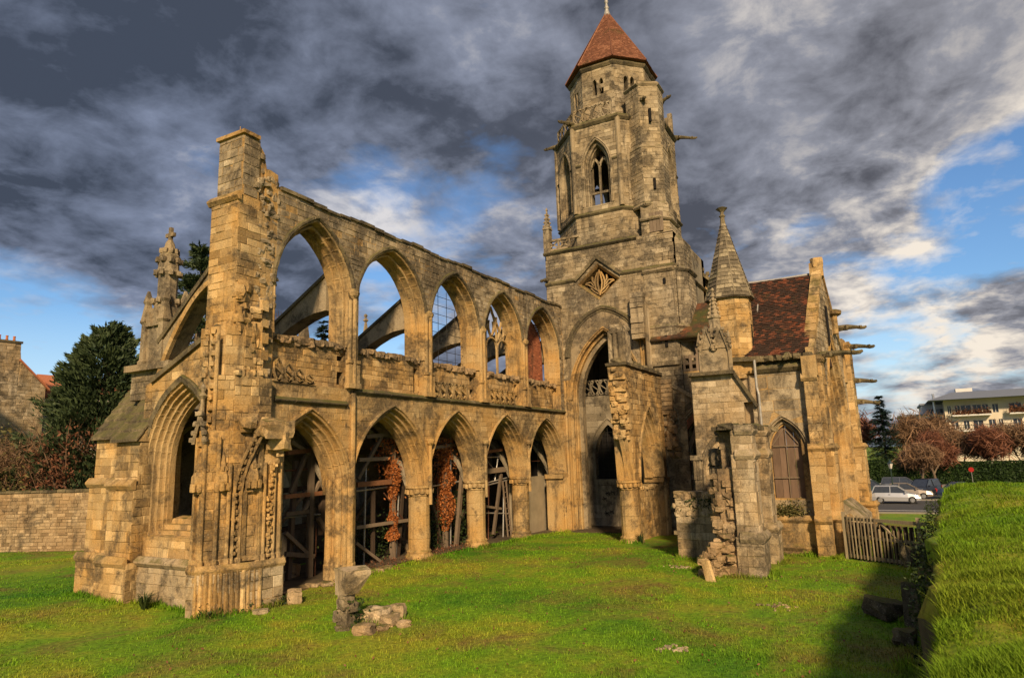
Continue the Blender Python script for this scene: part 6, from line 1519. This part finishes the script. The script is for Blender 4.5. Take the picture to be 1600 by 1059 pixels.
# ================================================================== loose stones and small things on the lawn
st_ = MB(); X0, Y0 = 13.72, 12.72; z = gz(X0, Y0)-.28
for k, (a, b, h0, h1) in enumerate(((.20, .22, -.1, .35), (.17, .17, .35, .8), (.15, .17, .8, 1.15))): st_.foot([(X0-a, Y0-b), (X0+a, Y0-b), (X0+a*.8, Y0+b), (X0-a*.9, Y0+b)], z+h0, z+h1, ru(.3, .7))
BP = thing('broken_pillar', 'broken stone pillar stump with a heavy tilted cap block on the lawn', 'pillar')
for k in range(16): st_.rock((X0+ru(-.14, .2), Y0+ru(-.18, .14), z+ru(.2, 1.15)), (.24, .24, .24), k*3.3, rnd(), 2)
st_.wear(.05, 3.); build(st_, 'shaft', 'limestone_grey', BP)
cb_ = MB(); cb_.foot([(X0-.22, Y0-.16), (X0+.16, Y0-.3), (X0+.3, Y0+.1), (X0-.1, Y0+.25)], z+1.12, z+1.62, .7, [(X0-.36, Y0-.3), (X0+.22, Y0-.62), (X0+.62, Y0-.1), (X0-.05, Y0+.42)]); cb_.foot([(X0-.36, Y0-.3), (X0+.22, Y0-.62), (X0+.62, Y0-.1), (X0-.05, Y0+.42)], z+1.62, z+1.76, .8); cb_.wear(.06, 2.6); build(cb_, 'cap_block', 'limestone_pale', BP)
ivp = MB(); leaves(ivp, [(X0+.15+random.gauss(0, .16), Y0-.12+random.gauss(0, .16), z+ru(0, 1.0)) for _ in range(420)], .055); build(ivp, 'ivy', 'ivy_leaf', BP, recalc=False)
for (x, y, s_, mat, lab) in ((14.45, 12.35, (.62, .5, .46), 'limestone_pale', 'large pale angular boulder beside the broken pillar'), (14.55, 11.95, (.62, .34, .3), 'rubble_stone', 'tan rectangular block lying in front of the pale boulder'), (14.25, 12.7, (.4, .35, .28), 'rubble_stone', 'small brown stone tucked behind the pale boulder'),
      (15.2, 12.3, (.3, .5, .42), 'rubble_stone', 'upright brown stone behind the pale boulder'), (13.55, 11.95, (.45, .4, .26), 'rubble_stone', 'rough low stone at the foot of the broken pillar'), (14.5, 11.45, (.3, .26, .18), 'rubble_stone', 'small tan stone farthest from the broken pillar'),
      (14.0, 11.75, (.28, .24, .14), 'rubble_stone', 'little flat stone in grass near the broken pillar'), (15.55, 16.55, (.55, .4, .42), 'rubble_stone', 'brown block lying beside the portal pier'), (14.1, 16.35, (.4, .25, .14), 'limestone_pale', 'flat pale stone at the foot of the portal pier'), (15.8, 17.0, (.4, .4, .3), 'rubble_stone', 'squat stone behind the block by the portal pier')):
    m_ = MB(); m_.rock((x, y, gz(x, y)+s_[2]*.33), s_, x*y, rnd(), 3); m_.wear(.012, 5.); build(m_, 'fallen_stone', mat, None, label=lab, category='stone', group='fallen stones on the lawn')
for i in range(9):
    x = 17.0+.55*i+ru(-.1, .1); m_ = MB(); m_.rock((x, 17.75+ru(-.12, .2), gz(x, 17.7)+.05), (ru(.3, .6), ru(.25, .4), ru(.12, .22)), i*3.1, rnd(), 2); m_.wear(.01, 5.)
    build(m_, 'edging_stone', 'rubble_stone', None, label='small edging stone under the arcade, %s in the row from the portal pier' % ('first', 'second', 'third', 'fourth', 'fifth', 'sixth', 'seventh', 'eighth', 'ninth')[i], category='stone', group='edging stones under the arcade')
m_ = MB(); m_.foot([(23.35, 5.75), (23.2, 5.45), (23.3, 5.4), (23.48, 5.7)], -.08, .62, .9, [(23.62, 5.95), (23.45, 5.68), (23.55, 5.62), (23.75, 5.88)]); m_.wear(.012); build(m_, 'leaning_slab', 'limestone', None, label='ochre stone slab leaning at the foot of the ruined aisle wall', category='slab')
for i, (x, y, z, s_, rz, lab) in enumerate(((19.9, .55, .25, (.9, .5, .4), .3, 'flat dark stone slab lying below the grass bank'), (19.0, -.12, .5, (.35, .3, 1.0), .1, 'upright dark stone post in the face of the grass bank'), (21.5, -.35, 1.3, (.6, .4, .5), .6, 'dark stone jutting from the upper face of the grass bank'), (17.6, .1, .15, (.5, .4, .3), .9, 'squat stone at the bottom of the grass bank'), (23.5, -.75, .5, (.6, .45, .7), .2, 'mossy stone block in the bank beside the wooden gate'))):
    m_ = MB(); m_.rock((x, y, z), s_, i*2.3+.4, rnd(), 2); m_.wear(.03, 3.); build(m_, 'bank_stone', 'limestone_dark', None, label=lab, category='stone', group='stones of the grass bank')
def tuft(name, label, x, y, z, n, h, sp, mat):
    m_ = MB()
    for k in range(n):
        a_ = ru(0, 2*PI); L = h*ru(.6, 1.2); d_ = Vector((math.cos(a_), math.sin(a_), 0)); s_ = Vector((-d_.y, d_.x, 0))*.014; b_ = Vector((x, y, z))+d_*ru(0, .08); q1 = b_+d_*sp*.4+Vector((0, 0, L*.7)); q2 = b_+d_*sp*ru(.7, 1.2)+Vector((0, 0, L*ru(.6, 1.0)))
        t = rnd(); m_.poly([b_-s_, b_+s_, q1+s_, q1-s_], t); m_.poly([q1-s_, q1+s_, q2], t)
    return build(m_, name, mat, None, recalc=False, label=label, category='plant')
tuft('leafy_clump', 'clump of strap leaved plants below the west aisle window', 12.9, 20.0, gz(12.9, 20), 90, .5, .35, 'ivy_leaf')
tuft('leafy_clump', 'small weed clump at the foot of the near arcade column', 33.0, 11.2, gz(33, 11.2), 40, .6, .3, 'ivy_leaf')
def weed(name, label, pts, size, mat): m_ = MB(); leaves(m_, pts, size); return build(m_, name, mat, None, recalc=False, label=label, category='plant')
weed('weeds', 'low green weeds along the foot of the portal pier', [(ru(13.0, 15.6), 16.7-.0+random.gauss(0, .12)-(.0), ru(0, .35)**1.0) for _ in range(10)]+[(13.0+2.4*q+random.gauss(0, .1), 17.55-.95*q+random.gauss(0, .1), abs(random.gauss(0, .14))) for q in [rnd() for _ in range(900)]], .05, 'ivy_leaf')
weed('weeds', 'dry brown weeds growing on the transept plinth', [(30.85+random.gauss(0, .09), 3.9+random.gauss(0, .32), 1.42+abs(random.gauss(0, .26))) for _ in range(1500)], .045, 'shrub_leaf')
weed('ivy', 'green ivy on the pile under the second arch', [(22.6+random.gauss(0, 1.0), 19.9+random.gauss(0, .3), .1+abs(random.gauss(0, .9))) for _ in range(1400)], .06, 'ivy_leaf')
weed('ivy', 'green ivy beside the copper creeper of the third arch', [(26.6+random.gauss(0, .35), 19.5+random.gauss(0, .3), .1+abs(random.gauss(0, 1.3))) for _ in range(1400)], .06, 'ivy_leaf')
weed('ivy', 'dark ivy climbing behind the third column', [(29.0+random.gauss(0, .2), 19.4+random.gauss(0, .25), ru(0, 2.6)) for _ in range(900)], .06, 'ivy_leaf')
weed('leaf_litter', 'drift of dead copper leaves under the second and third arches', [(20.5+8*rnd(), 18.5+random.gauss(0, .5), .05+abs(random.gauss(0, .06))) for _ in range(800)], .045, 'brown_leaf')
weed('ivy', 'ivy hanging over the low patched cross wall', [(27.85+random.gauss(0, .05), 6.5+random.gauss(0, .5), 2.35-abs(random.gauss(0, .22))) for _ in range(420)], .05, 'ivy_leaf')
weed('ivy', 'ivy and weeds on the shaded face of the grass bank', [(12+12*rnd(), 0, 0) for _ in range(0)]+[(x, edge_y(x)+ru(-.05, .4), ru(.1, 2.4)) for x in [12+16*rnd() for _ in range(5000)]], .035, 'ivy_leaf')
for i, (x, y, s_) in enumerate(((20.7, 19.9, .7), (21.6, 20.2, .9), (17.6, 19.9, .8), (18.6, 20.3, .9), (26.0, 20.2, .7))):
    m_ = MB()
    m_.rock((x, y, .2), (s_, s_*.8, s_*.7), i*4.1, .5, 2); build(m_, 'stored_stone', 'rubble_stone', None, label='rough building stone stored on the aisle floor, %s' % ('behind the second arch, nearest its pier', 'behind the middle of the second arch', 'behind the first arch, nearer the portal', 'behind the first arch, farther from the portal', 'behind the third arch')[i], category='stone', group='stones stored in the aisle')

lf = MB(); leaves(lf, [(x, y, gz(x, y)+.05+abs(random.gauss(0, .015))) for x, y in [(ru(9, 30), ru(1, 17)) for _ in range(900)]], .035); build(lf, 'fallen_leaves', 'brown_leaf', None, recalc=False, kind='stuff', label='scattered dead leaves on the lawn', category='leaves')
for i, (x, y, s_) in enumerate(((20.2, 3.1, .55), (25.5, 7.3, .6), (15.2, 4.6, .4))):
    m_ = MB(); n_ = 9
    for k in range(n_ * 3): m_.rock((x+random.gauss(0, s_*.35), y+random.gauss(0, s_*.5), gz(x, y)+.02), (ru(.03, .09), ru(.03, .09), .04), k, .9, 1)
    build(m_, 'mortar_crumbs', 'limestone_pale', None, kind='stuff', label='pale crumbs of stone lying on the lawn', category='rubble')

# ================================================================== wooden gate beside the transept
GT = thing('wooden_gate', 'old weathered wooden field gate between transept and grass bank', 'gate')
ga, gb = Vector((30.15, 1.75, 0)), Vector((28.0, -.95, 0)); gd = (gb-ga); gl = gd.length; gd.normalize()
def gpt(u, z, d=0.): return ga+gd*u+Vector((0, 0, z))+Vector((gd.y, -gd.x, 0))*d
for z, w_ in ((1.45, .12), (.78, .10), (.05, .12)): m_ = MB(); m_.beam(gpt(-.05, z), gpt(gl, z+.05), .07, w_, rnd()); build(m_, 'rail', 'wood_fence', GT)
for k in range(22):
    u = .12+k*(gl-.2)/21; full = u < 1.5; m_ = MB(); m_.beam(gpt(u, -.02, .05), gpt(u, (1.55 if full else 1.12)+ru(-.06, .06), .05), .045 if not full else .055, .03, rnd(), up=gd); m_.wear(.008); build(m_, 'picket', 'wood_fence', GT)
for a, b in ((( .1, .1), (1.5, 1.4)), ((1.5, 1.42), (2.9, .12))): m_ = MB(); m_.beam(gpt(a[0], a[1], -.05), gpt(b[0], b[1], -.05), .09, .06, rnd()); build(m_, 'brace', 'wood_fence', GT)
for u in (-.08, gl-.35): m_ = MB(); m_.beam(gpt(u, -.4), gpt(u, 1.7), .13, .13, rnd()); build(m_, 'post', 'wood_fence', GT)
m_ = MB()
for k in range(14): m_.beam(gpt(.1+.235*k, -.1, -.16), gpt(.1+.235*k, 1.32, -.16), .22, .02, rnd(), up=gd)
build(m_, 'backing_boards', 'dark_timber', GT)
m_ = MB(); m_.beam(gpt(.6, -.12, .12), gpt(3.0, -.1, .12), .14, .08); build(m_, 'sill_beam', 'old_timber', GT)

# ================================================================== boundary wall, trees and houses on the north side
BWL = MB(); a_, b_ = Vector((14.6, 51.5)), Vector((24.5, 28.5)); d_ = (b_-a_); L_ = d_.length; d_.normalize(); nN = Vector((d_.y, -d_.x)); nN = nN if nN.dot(-a_) > 0 else -nN
fwl = Fr((a_.x, a_.y, 0), (d_.x, d_.y, 0), (nN.x, nN.y, 0)); slab(BWL, fwl, rect(0, -.4, L_, 3.05), [], 0, -.5, .4)
BWO = build(BWL, 'boundary_wall', 'rubble_stone', None, label='long mossy rubble stone boundary wall behind the lawn', category='wall')
stones(BWO, fwl, rect(0, -.3, L_, 3.0), [], course=(.12, .2), length=(.18, .5), mat='rubble_stone', proud=(.01, .045))
cp = MB()
for k in range(50): u = L_*k/50; q = [fwl(u+.01, 3.05, .08), fwl(u+L_/50-.01, 3.05, .08), fwl(u+L_/50-.01, 3.05, -.55), fwl(u+.01, 3.05, -.55)]; cp.prism(q, [p+Vector((0, 0, ru(.08, .16))) for p in q], rnd())
cp.wear(.03); build(cp, 'wall_coping', 'limestone_dark', BWO)
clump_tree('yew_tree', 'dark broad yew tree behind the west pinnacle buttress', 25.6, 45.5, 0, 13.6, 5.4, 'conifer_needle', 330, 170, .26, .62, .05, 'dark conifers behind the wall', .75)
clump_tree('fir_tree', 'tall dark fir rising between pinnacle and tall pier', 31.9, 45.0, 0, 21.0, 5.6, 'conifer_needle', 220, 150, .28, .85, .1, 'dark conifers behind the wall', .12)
conifer('fir_tree', 'low dark conifer seen through the first clerestory window', 44, 44, 0, 17.2, 3.4, 'conifer_needle', 7000, .3, 'dark conifers behind the wall', .34, 14, .9)
for i, (x, y, h, lab) in enumerate(((46.8, 50.5, 21.8, 'bare twiggy tree seen through the first clerestory window'), (52.5, 50, 19.5, 'bare tree seen low through the second clerestory window'))): bare_tree('bare_tree', lab, x, y, 0, h, .42, 'twig_brown', 'bare trees behind the nave', .3, 5)
for i, (x, y, h, mt, lab) in enumerate(((19.0, 46.5, 6.6, 'shrub_leaf', 'tall olive green shrub over the boundary wall nearest the picture edge'), (21.2, 43.5, 6.8, 'brown_leaf', 'brown and green shrub over the middle of the boundary wall'), (23.3, 40.6, 6.4, 'shrub_leaf', 'green leafy shrub over the boundary wall beside the buttress'), (17.3, 50.5, 6.2, 'brown_leaf', 'russet shrub behind the far end of the boundary wall'))):
    shrub('garden_shrub', lab, x+1.8, y+.8, 0, 2.4, 2.4, h, 2600, .12, mt, 'twig_brown', 'shrubs behind the boundary wall')
for i, (x, y, lab) in enumerate(((20.6, 47.5, 'leafless brown twiggy bush beside the olive shrub'), (22.6, 44.6, 'leafless brown twiggy bush behind the brown and green shrub'), (25.2, 41.6, 'leafless twiggy bush close to the stepped buttress'))):
    bare_tree('bare_bush', lab, x, y, 0, 10.5, .75, 'dry_twig', 'bare bushes behind the boundary wall', .2, 5, 'dry_twig', 3500, cat='bush', r0=.08, asp=True)
for i, (x, y) in enumerate(((21, 28.2), (26.5, 28.8), (32, 28.5))):
    shrub('aisle_shrub', 'dark green shrub outside the aisle seen through the %s arch' % ('second', 'third', 'fourth')[i], x+2.2, y, 0, 1.8, 1.3, 4.6, 2200, .13, 'hedge_leaf', None, 'shrubs outside the aisle')
HS = thing('stone_house', 'rubble stone gable house with a row of red chimney pots', 'house')
m_ = MB(); fh = SOUTH(70); slab(m_, fh, [(23.5, 0), (33.8, 0), (33.8, 12.0), (31.5, 14.5), (31.3, 16.0), (25.8, 16.0), (25.6, 14), (23.5, 12)], [], 0, -8, .4); HW = build(m_, 'wall', 'limestone_pale', HS)
stones(HW, fh, rect(23.8, 6, 31.4, 15.9), [], course=(.25, .4), length=(.4, .9), mat='limestone_pale', proud=(.01, .05)); stones(HW, fh, [(31.3, 6), (33.7, 6), (33.7, 12), (31.5, 14.4)], [], course=(.25, .4), length=(.4, .9), mat='limestone_pale', proud=(.01, .05))
m_ = MB(); m_.box((25.6, 69.9, 15.95), (31.5, 70.7, 16.15)); build(m_, 'chimney_cap', 'limestone_dark', HS)
for k in range(9): m_ = MB(); m_.lathe([(.13, 0), (.10, .4), (.13, .45), (.10, .5)], (26.1+.6*k, 70.3, 16.12), 8); build(m_, 'chimney_pot', 'terracotta', HS)
m_ = MB(); m_.prism([(31.4, 69.8, 14.5), (34.1, 69.8, 11.9), (34.1, 69.8, 11.7), (31.4, 69.8, 14.3)], [(31.4, 78, 14.5), (34.1, 78, 11.9), (34.1, 78, 11.7), (31.4, 78, 14.3)]); build(m_, 'roof', 'terracotta', HS)
H2 = thing('white_house', 'white gabled house with orange tiled roof at the picture edge', 'house')
m_ = MB(); slab(m_, SOUTH(62), [(15, 0), (26.2, 0), (26.2, 9.5), (25.6, 12.6), (21, 14.2), (15, 12)], [], 0, -7, .4); build(m_, 'wall', 'white_render', H2)
m_ = MB(); m_.prism([(26.4, 61.8, 9.4), (25.8, 61.8, 12.7), (21, 61.8, 14.5), (21, 61.8, 14.2), (25.5, 61.8, 12.4), (26.1, 61.8, 9.4)], [(26.4, 69, 9.4), (25.8, 69, 12.7), (21, 69, 14.5), (21, 69, 14.2), (25.5, 69, 12.4), (26.1, 69, 9.4)]); build(m_, 'roof', 'terracotta', H2)
H3 = thing('low_house', 'low house with orange roof glimpsed between chimney gable and yew', 'house')
m_ = MB(); m_.box((36, 72, 0), (44, 80, 11.6)); build(m_, 'wall', 'cream_render', H3); m_ = MB(); m_.prism([(35.8, 71.8, 11.5), (35.8, 80.2, 11.5), (35.8, 76, 14)], [(44.2, 71.8, 11.5), (44.2, 80.2, 11.5), (44.2, 76, 14)]); build(m_, 'roof', 'terracotta', H3)

# ================================================================== beyond the gate: cars, lamp, hedge, trees, buildings
def loft(mb, secs, t=.5, close=True):
    n0 = len(mb.v); k = len(secs[0])
    for s_ in secs: mb.v += [tuple(p) for p in s_]
    for i in range(len(secs)-1):
        for j in range(k if close else k-1): a = n0+i*k+j; b = n0+i*k+(j+1) % k; mb.f.append((a, b, b+k, a+k)); mb.t.append(t)
    mb.f.append(tuple(range(n0+k-1, n0-1, -1))); mb.f.append(tuple(range(n0+(len(secs)-1)*k, n0+len(secs)*k))); mb.t += [t, t]
def car(label, x, y, rz, paint_, L=3.9, H=1.45, kind='hatch', cat='car'):
    t = thing('parked_car', label, cat, (x, y, -.655), 'cars parked beyond the gate'); t.rotation_euler.z = rz; Wd = .83
    # body stations along the length: (x, half width, z low, z belt)
    B = [(-.5, .62, .38, .62), (-.485, .76, .28, .80), (-.40, .82, .24, .90), (-.2, .84, .22, .90), (.1, .84, .22, .88), (.24, .83, .22, .86), (.38, .80, .24, .76), (.47, .72, .28, .66), (.5, .55, .36, .56)]
    m_ = MB(); loft(m_, [[(s_*L, -w, zl), (s_*L, -w*1.03, (zl+zb)/2), (s_*L, -w*.94, zb), (s_*L, w*.94, zb), (s_*L, w*1.03, (zl+zb)/2), (s_*L, w, zl)] for s_, w, zl, zb in B]); build(m_, 'body', paint_, t, smooth=False)
    G = {'hatch': [(-.47, .86), (-.40, H), (.06, H), (.27, .86)], 'saloon': [(-.36, .88), (-.22, H), (.06, H), (.27, .86)], 'estate': [(-.485, .86), (-.44, H), (.06, H), (.26, .86)]}[kind]
    m_ = MB(); a, b, c_, d_ = [(q*L, z) for q, z in G]
    lo = [(a[0], -.74, a[1]), (d_[0], -.72, d_[1]), (d_[0], .72, d_[1]), (a[0], .74, a[1])]; hi = [(b[0], -.60, b[1]-.02), (c_[0], -.60, c_[1]-.02), (c_[0], .60, c_[1]-.02), (b[0], .60, b[1]-.02)]
    m_.prism(lo, hi); build(m_, 'glasshouse', 'window_glass', t)
    m_ = MB(); m_.prism([(b[0]-.03, -.62, H-.05), (c_[0]+.04, -.62, H-.05), (c_[0]+.04, .62, H-.05), (b[0]-.03, .62, H-.05)], [(b[0]+.08, -.52, H+.03), (c_[0]-.08, -.52, H+.03), (c_[0]-.08, .52, H+.03), (b[0]+.08, .52, H+.03)])
    for s_ in (-1, 1):
        for p, q in (((a[0], a[1]), (b[0], b[1])), ((d_[0], d_[1]), (c_[0], c_[1])), ((-.1*L, .88), (-.09*L, H))): m_.beam((p[0], s_*.735, p[1]-.02), (q[0], s_*.61, q[1]-.03), .08, .05)
    build(m_, 'roof', paint_, t)
    for s_ in (-1, 1):
        for q in (-.31, .32):
            m_ = MB(); m_.tube([(q*L, s_*(Wd-.16), .30), (q*L, s_*(Wd+.02), .30)], .30, 16); wo_ = build(m_, 'wheel', 'tyre', t); m_ = MB(); m_.tube([(q*L, s_*(Wd+.0), .30), (q*L, s_*(Wd+.035), .30)], [.2, .17], 12); build(m_, 'rim', 'chrome', wo_)
        m_ = MB(); m_.obox((.455*L, s_*.60, .62), (.22, .26, .13)); build(m_, 'headlight', 'lamp_glass', t); m_ = MB(); m_.obox((-.487*L, s_*.66, .74), (.1, .16, .26)); build(m_, 'tail_light', 'red_light', t)
        m_ = MB(); m_.obox((.2*L, s_*.90, .93), (.12, .16, .1)); build(m_, 'mirror', paint_, t)
        m_ = MB(); m_.obox((-.12*L, s_*.855, .76), (.14, .03, .03)); build(m_, 'door_handle', 'tyre', t)
    m_ = MB(); m_.obox((.502*L, 0, .46), (.02, .5, .11)); build(m_, 'number_plate', 'white_render', t)
car('silver hatchback parked side-on at the near kerb', 66.6, -.2, -PI/2, 'car_paint_silver', 3.75)
car('beige saloon car just behind the silver hatchback', 71.6, -1.0, -PI/2, 'car_paint_beige', 4.4, 1.42, 'saloon')
car('dark green car half hidden behind the transept buttress', 70.8, 2.9, -PI/2, 'car_paint_green', 4.2)
car('black estate car behind the beige saloon showing its tail', 76.8, -2.7, PI*.86, 'car_paint_black', 4.5, 1.5, 'estate')
car('dark grey car in the back row', 82.0, -1.2, -PI/2, 'car_paint_grey', 4.4, 1.5, 'estate')
car('dark blue car half hidden by the grass bank', 72.5, -5.6, -PI/2, 'car_paint_blue', 4.3, 1.42, 'saloon')
car('white car at the back beside the transept', 84.0, 2.6, -PI/2+.3, 'car_paint_white', 4.2)
car('green hatchback behind the dark green car', 76.5, 1.7, -PI/2, 'car_paint_green', 3.9)
LP_ = thing('street_lamp', 'dark green street lamp with lantern among the parked cars', 'lamp', (70.0, -.1, -.62))
m_ = MB(); m_.lathe([(.16, 0), (.12, .5), (.06, .7), (.045, 2.6), (.09, 2.65), (.03, 2.75)], (0, 0, 0), 8); build(m_, 'pole', 'car_paint_green', LP_)
m_ = MB(); m_.lathe([(.10, 0), (.21, .42), (.2, .44)], (0, 0, 2.75), 4); build(m_, 'lantern', 'lamp_glass', LP_); m_ = MB(); m_.lathe([(.26, 0), (.12, .14), (.05, .28), (.01, .38)], (0, 0, 3.19), 4); build(m_, 'cap', 'car_paint_green', LP_)
RS_ = thing('road_sign', 'small red and white road sign beside the hedge', 'sign', (89, -7.8, -.6)); m_ = MB(); m_.tube([(0, 0, 0), (0, 0, 2.0)], .03, 6); build(m_, 'post', 'galvanised_tube', RS_); m_ = MB(); m_.tube([(-.03, 0, 1.9), (.0, 0, 1.9)], .26, 14); build(m_, 'plate', 'red_light', RS_)
def hedge(label, x, y0, y1, z1, n, mat='hedge_leaf'):
    tt = thing('clipped_hedge', label, 'hedge', (0, 0, 0), 'hedges along the road'); m_ = MB(); P = []
    for k in range(n):
        q = rnd(); yy = ru(y0, y1); zt = z1+.18*noise.noise(Vector((yy*.5, 0, 0)))
        P.append((x-ru(0, .15)+.12*noise.noise(Vector((yy, zt, 0))), yy, ru(-.7, zt)) if q < .72 else (x+ru(0, 1.6), yy, zt-ru(0, .12)))
    leaves(m_, P, .13); build(m_, 'foliage', mat, tt, recalc=False); m_ = MB(); m_.box((x+.12, y0, -.8), (x+1.5, y1, z1-.2)); build(m_, 'core', 'hedge_leaf', tt)
hedge('clipped dark green hedge between parked cars and spruce', 94.5, -3.2, 7.0, 2.4, 6500); hedge('long clipped dark hedge right of the brown tree', 95.0, -40, -3.6, 2.0, 16000)
conifer('spruce_tree', 'blue green spruce standing above the hedge beside the transept', 99, .2, -.7, 11.3, 3.3, 'blue_conifer_needle', 15000, .12, None, .26, 22, .8)
for i, (x, y, h, mt, lab) in enumerate(((104, 3.4, 9.6, 'red_twig', 'reddish bare tree left of the spruce'), (104, -3.4, 9.2, 'dry_twig', 'brown bare tree just right of the spruce'), (93, -4.6, 6.4, 'red_twig', 'russet bare tree in front of the hedge'), (99, -7.6, 7.0, 'dry_twig', 'brown bare tree in front of the white block'), (97, -10.5, 6.9, 'red_twig', 'russet weeping bare tree below the apartment balconies'), (99, -14, 7.0, 'dry_twig', 'brown bare tree below the middle of the apartment block'), (98, -17.5, 7.2, 'red_twig', 'russet bare tree nearest the right picture edge'), (105, -20.5, 7.8, 'dry_twig', 'tall bare tree at the right picture edge'), (87, -3.1, 5.8, 'dry_twig', 'small bare street tree behind the dark blue car'))):
    bare_tree('bare_tree', lab, x, y, -.7, h*1.35, .72, mt, 'bare trees along the road', .24, 5, mt, 6500, r0=.16, asp=True)
AP = thing('apartment_block', 'modern cream apartment block with overhanging zinc roof and balconies', 'building'); fa = WEST(140)
wins = []
for zf, hgt, cols in ((9.15, 1.5, [(10.1, 10.6), (11.2, 11.9), (12.1, 13.5), (13.8, 15.0), (15.2, 16.0), (16.6, 17.4), (19.0, 20.6)]), (6.5, 1.5, [(10.4, 11.4), (12.2, 13.0), (13.6, 15), (15.8, 16.8), (17.2, 17.8), (19.2, 20.4)]), (3.8, 1.7, [(10.3, 10.9), (12.0, 13.3), (14.2, 15.7), (16.6, 17.2), (17.8, 19.1), (20.0, 20.6)])):
    for a, b in cols: wins.append((a, zf, b, zf+hgt))
m_ = MB(); slab(m_, fa, rect(9.6, -1, 24.5, 11.6), [rect(*w_)[::-1] for w_ in wins], 0, -.3); m_.box((140.6, -24.4, -1), (152, -9.7, 11.5)); build(m_, 'wall', 'cream_render', AP)
for a, z0, b, z1 in wins:
    m_ = MB(); m_.box((140.22, -b, z0), (140.26, -a, z1)); wo_ = build(m_, 'window', 'window_glass', AP)
    m_ = MB(); m_.box((140.12, -(a+b)/2-.04, z0), (140.2, -(a+b)/2+.04, z1)); m_.box((140.12, -b, z1-.08), (140.2, -a, z1-.01)); build(m_, 'frame', 'white_render', wo_)
for z, u0, u1 in ((8.95, 10.6, 16.2), (8.95, 18.7, 21.2), (6.3, 9.4, 21.5)):
    m_ = MB(); m_.box((138.6, -u1, z-.25), (139.95, -u0, z)); bo = build(m_, 'balcony', 'white_render', AP)
    m_ = MB(); m_.box((138.6, -u1, z+.85), (138.68, -u0, z+.92)); n = int((u1-u0)/.25)
    for k in range(n+1): m_.tube([(138.64, -u0-(u1-u0)*k/n, z), (138.64, -u0-(u1-u0)*k/n, z+.9)], .02, 4)
    build(m_, 'railing', 'dark_iron', bo)
    m_ = MB(); leaves(m_, [(138.75+random.gauss(0, .1), -ru(u0, u1), z+abs(random.gauss(0, .45))) for _ in range(700 if z > 8 else 260)], .16); build(m_, 'balcony_plants', 'brown_leaf' if z > 8 else 'hedge_leaf', bo, recalc=False)
m_ = MB(); m_.prism([(137.2, -26, 11.6), (153, -26, 11.6), (153, -7.2, 11.6), (137.2, -7.2, 11.6)], [(142.5, -26, 13.1), (150, -26, 13.1), (150, -11.2, 13.1), (142.5, -11.2, 13.1)]); ro_ = build(m_, 'roof', 'roof_zinc', AP)
m_ = MB(); m_.box((144, -14.5, 13.1), (146, -12, 13.8)); build(m_, 'roof_vent', 'white_render', ro_)
WH = thing('white_block', 'white flat roofed building with a tall steel flue', 'building')
m_ = MB(); m_.box((142, -9.5, -1), (156, -3.4, 9.2)); m_.box((145, -12, -1), (158, -6.5, 11.2)); build(m_, 'wall', 'white_render', WH)
m_ = MB(); m_.box((141.6, -9.7, 9.2), (156, -2.4, 9.5)); m_.box((144.6, -12, 11.2), (158, -6.2, 11.5)); build(m_, 'roof', 'roof_zinc', WH)
for k in range(5): m_ = MB(); m_.box((141.93, -8.6+1.0*k, 7.9), (142.02, -7.8+1.0*k, 8.7)); build(m_, 'window', 'window_glass', WH)
m_ = MB(); m_.box((144.9, -11.5, 9.4), (145.02, -7.2, 10.4)); build(m_, 'window', 'window_glass', WH)
m_ = MB(); m_.tube([(141.8, -8.3, 7.5), (141.8, -8.3, 13.0)], .2, 10); build(m_, 'flue', 'chrome', WH)
GB = thing('grey_block', 'grey modern building at the right picture edge', 'building'); m_ = MB(); m_.box((150, -40, -1), (160, -24.8, 11.8)); build(m_, 'wall', 'roof_zinc', GB)
for k in range(3): m_ = MB(); m_.box((149.9, -27, 3.5+2.7*k), (150.05, -25.3, 5.2+2.7*k)); build(m_, 'window', 'window_glass', GB)

# ------------------------------------------------------------------ facing stones: the 300 largest in view singly, the rest joined
STONES.sort(key=lambda s_: -s_[4])
rest = {}
for i, (p, v, f, t, q, mat) in enumerate(STONES):
    if i < 300: link('stone', mesh_of('stone', v, f, [t]*len(f), mat), p)
    else:
        mb = rest.setdefault((p.name, mat), (p, MB()))[1]; n = len(mb.v); mb.v += v; mb.f += [tuple(k+n for k in g) for g in f]; mb.t += [t]*len(f)
for (nm, mat), (p, mb) in rest.items(): build(mb, 'stone_courses', mat, p, recalc=False, kind='stuff')
print('stones', len(STONES), 'faces', sum(len(o.data.polygons) for o in bpy.data.objects if o.type == 'MESH'))
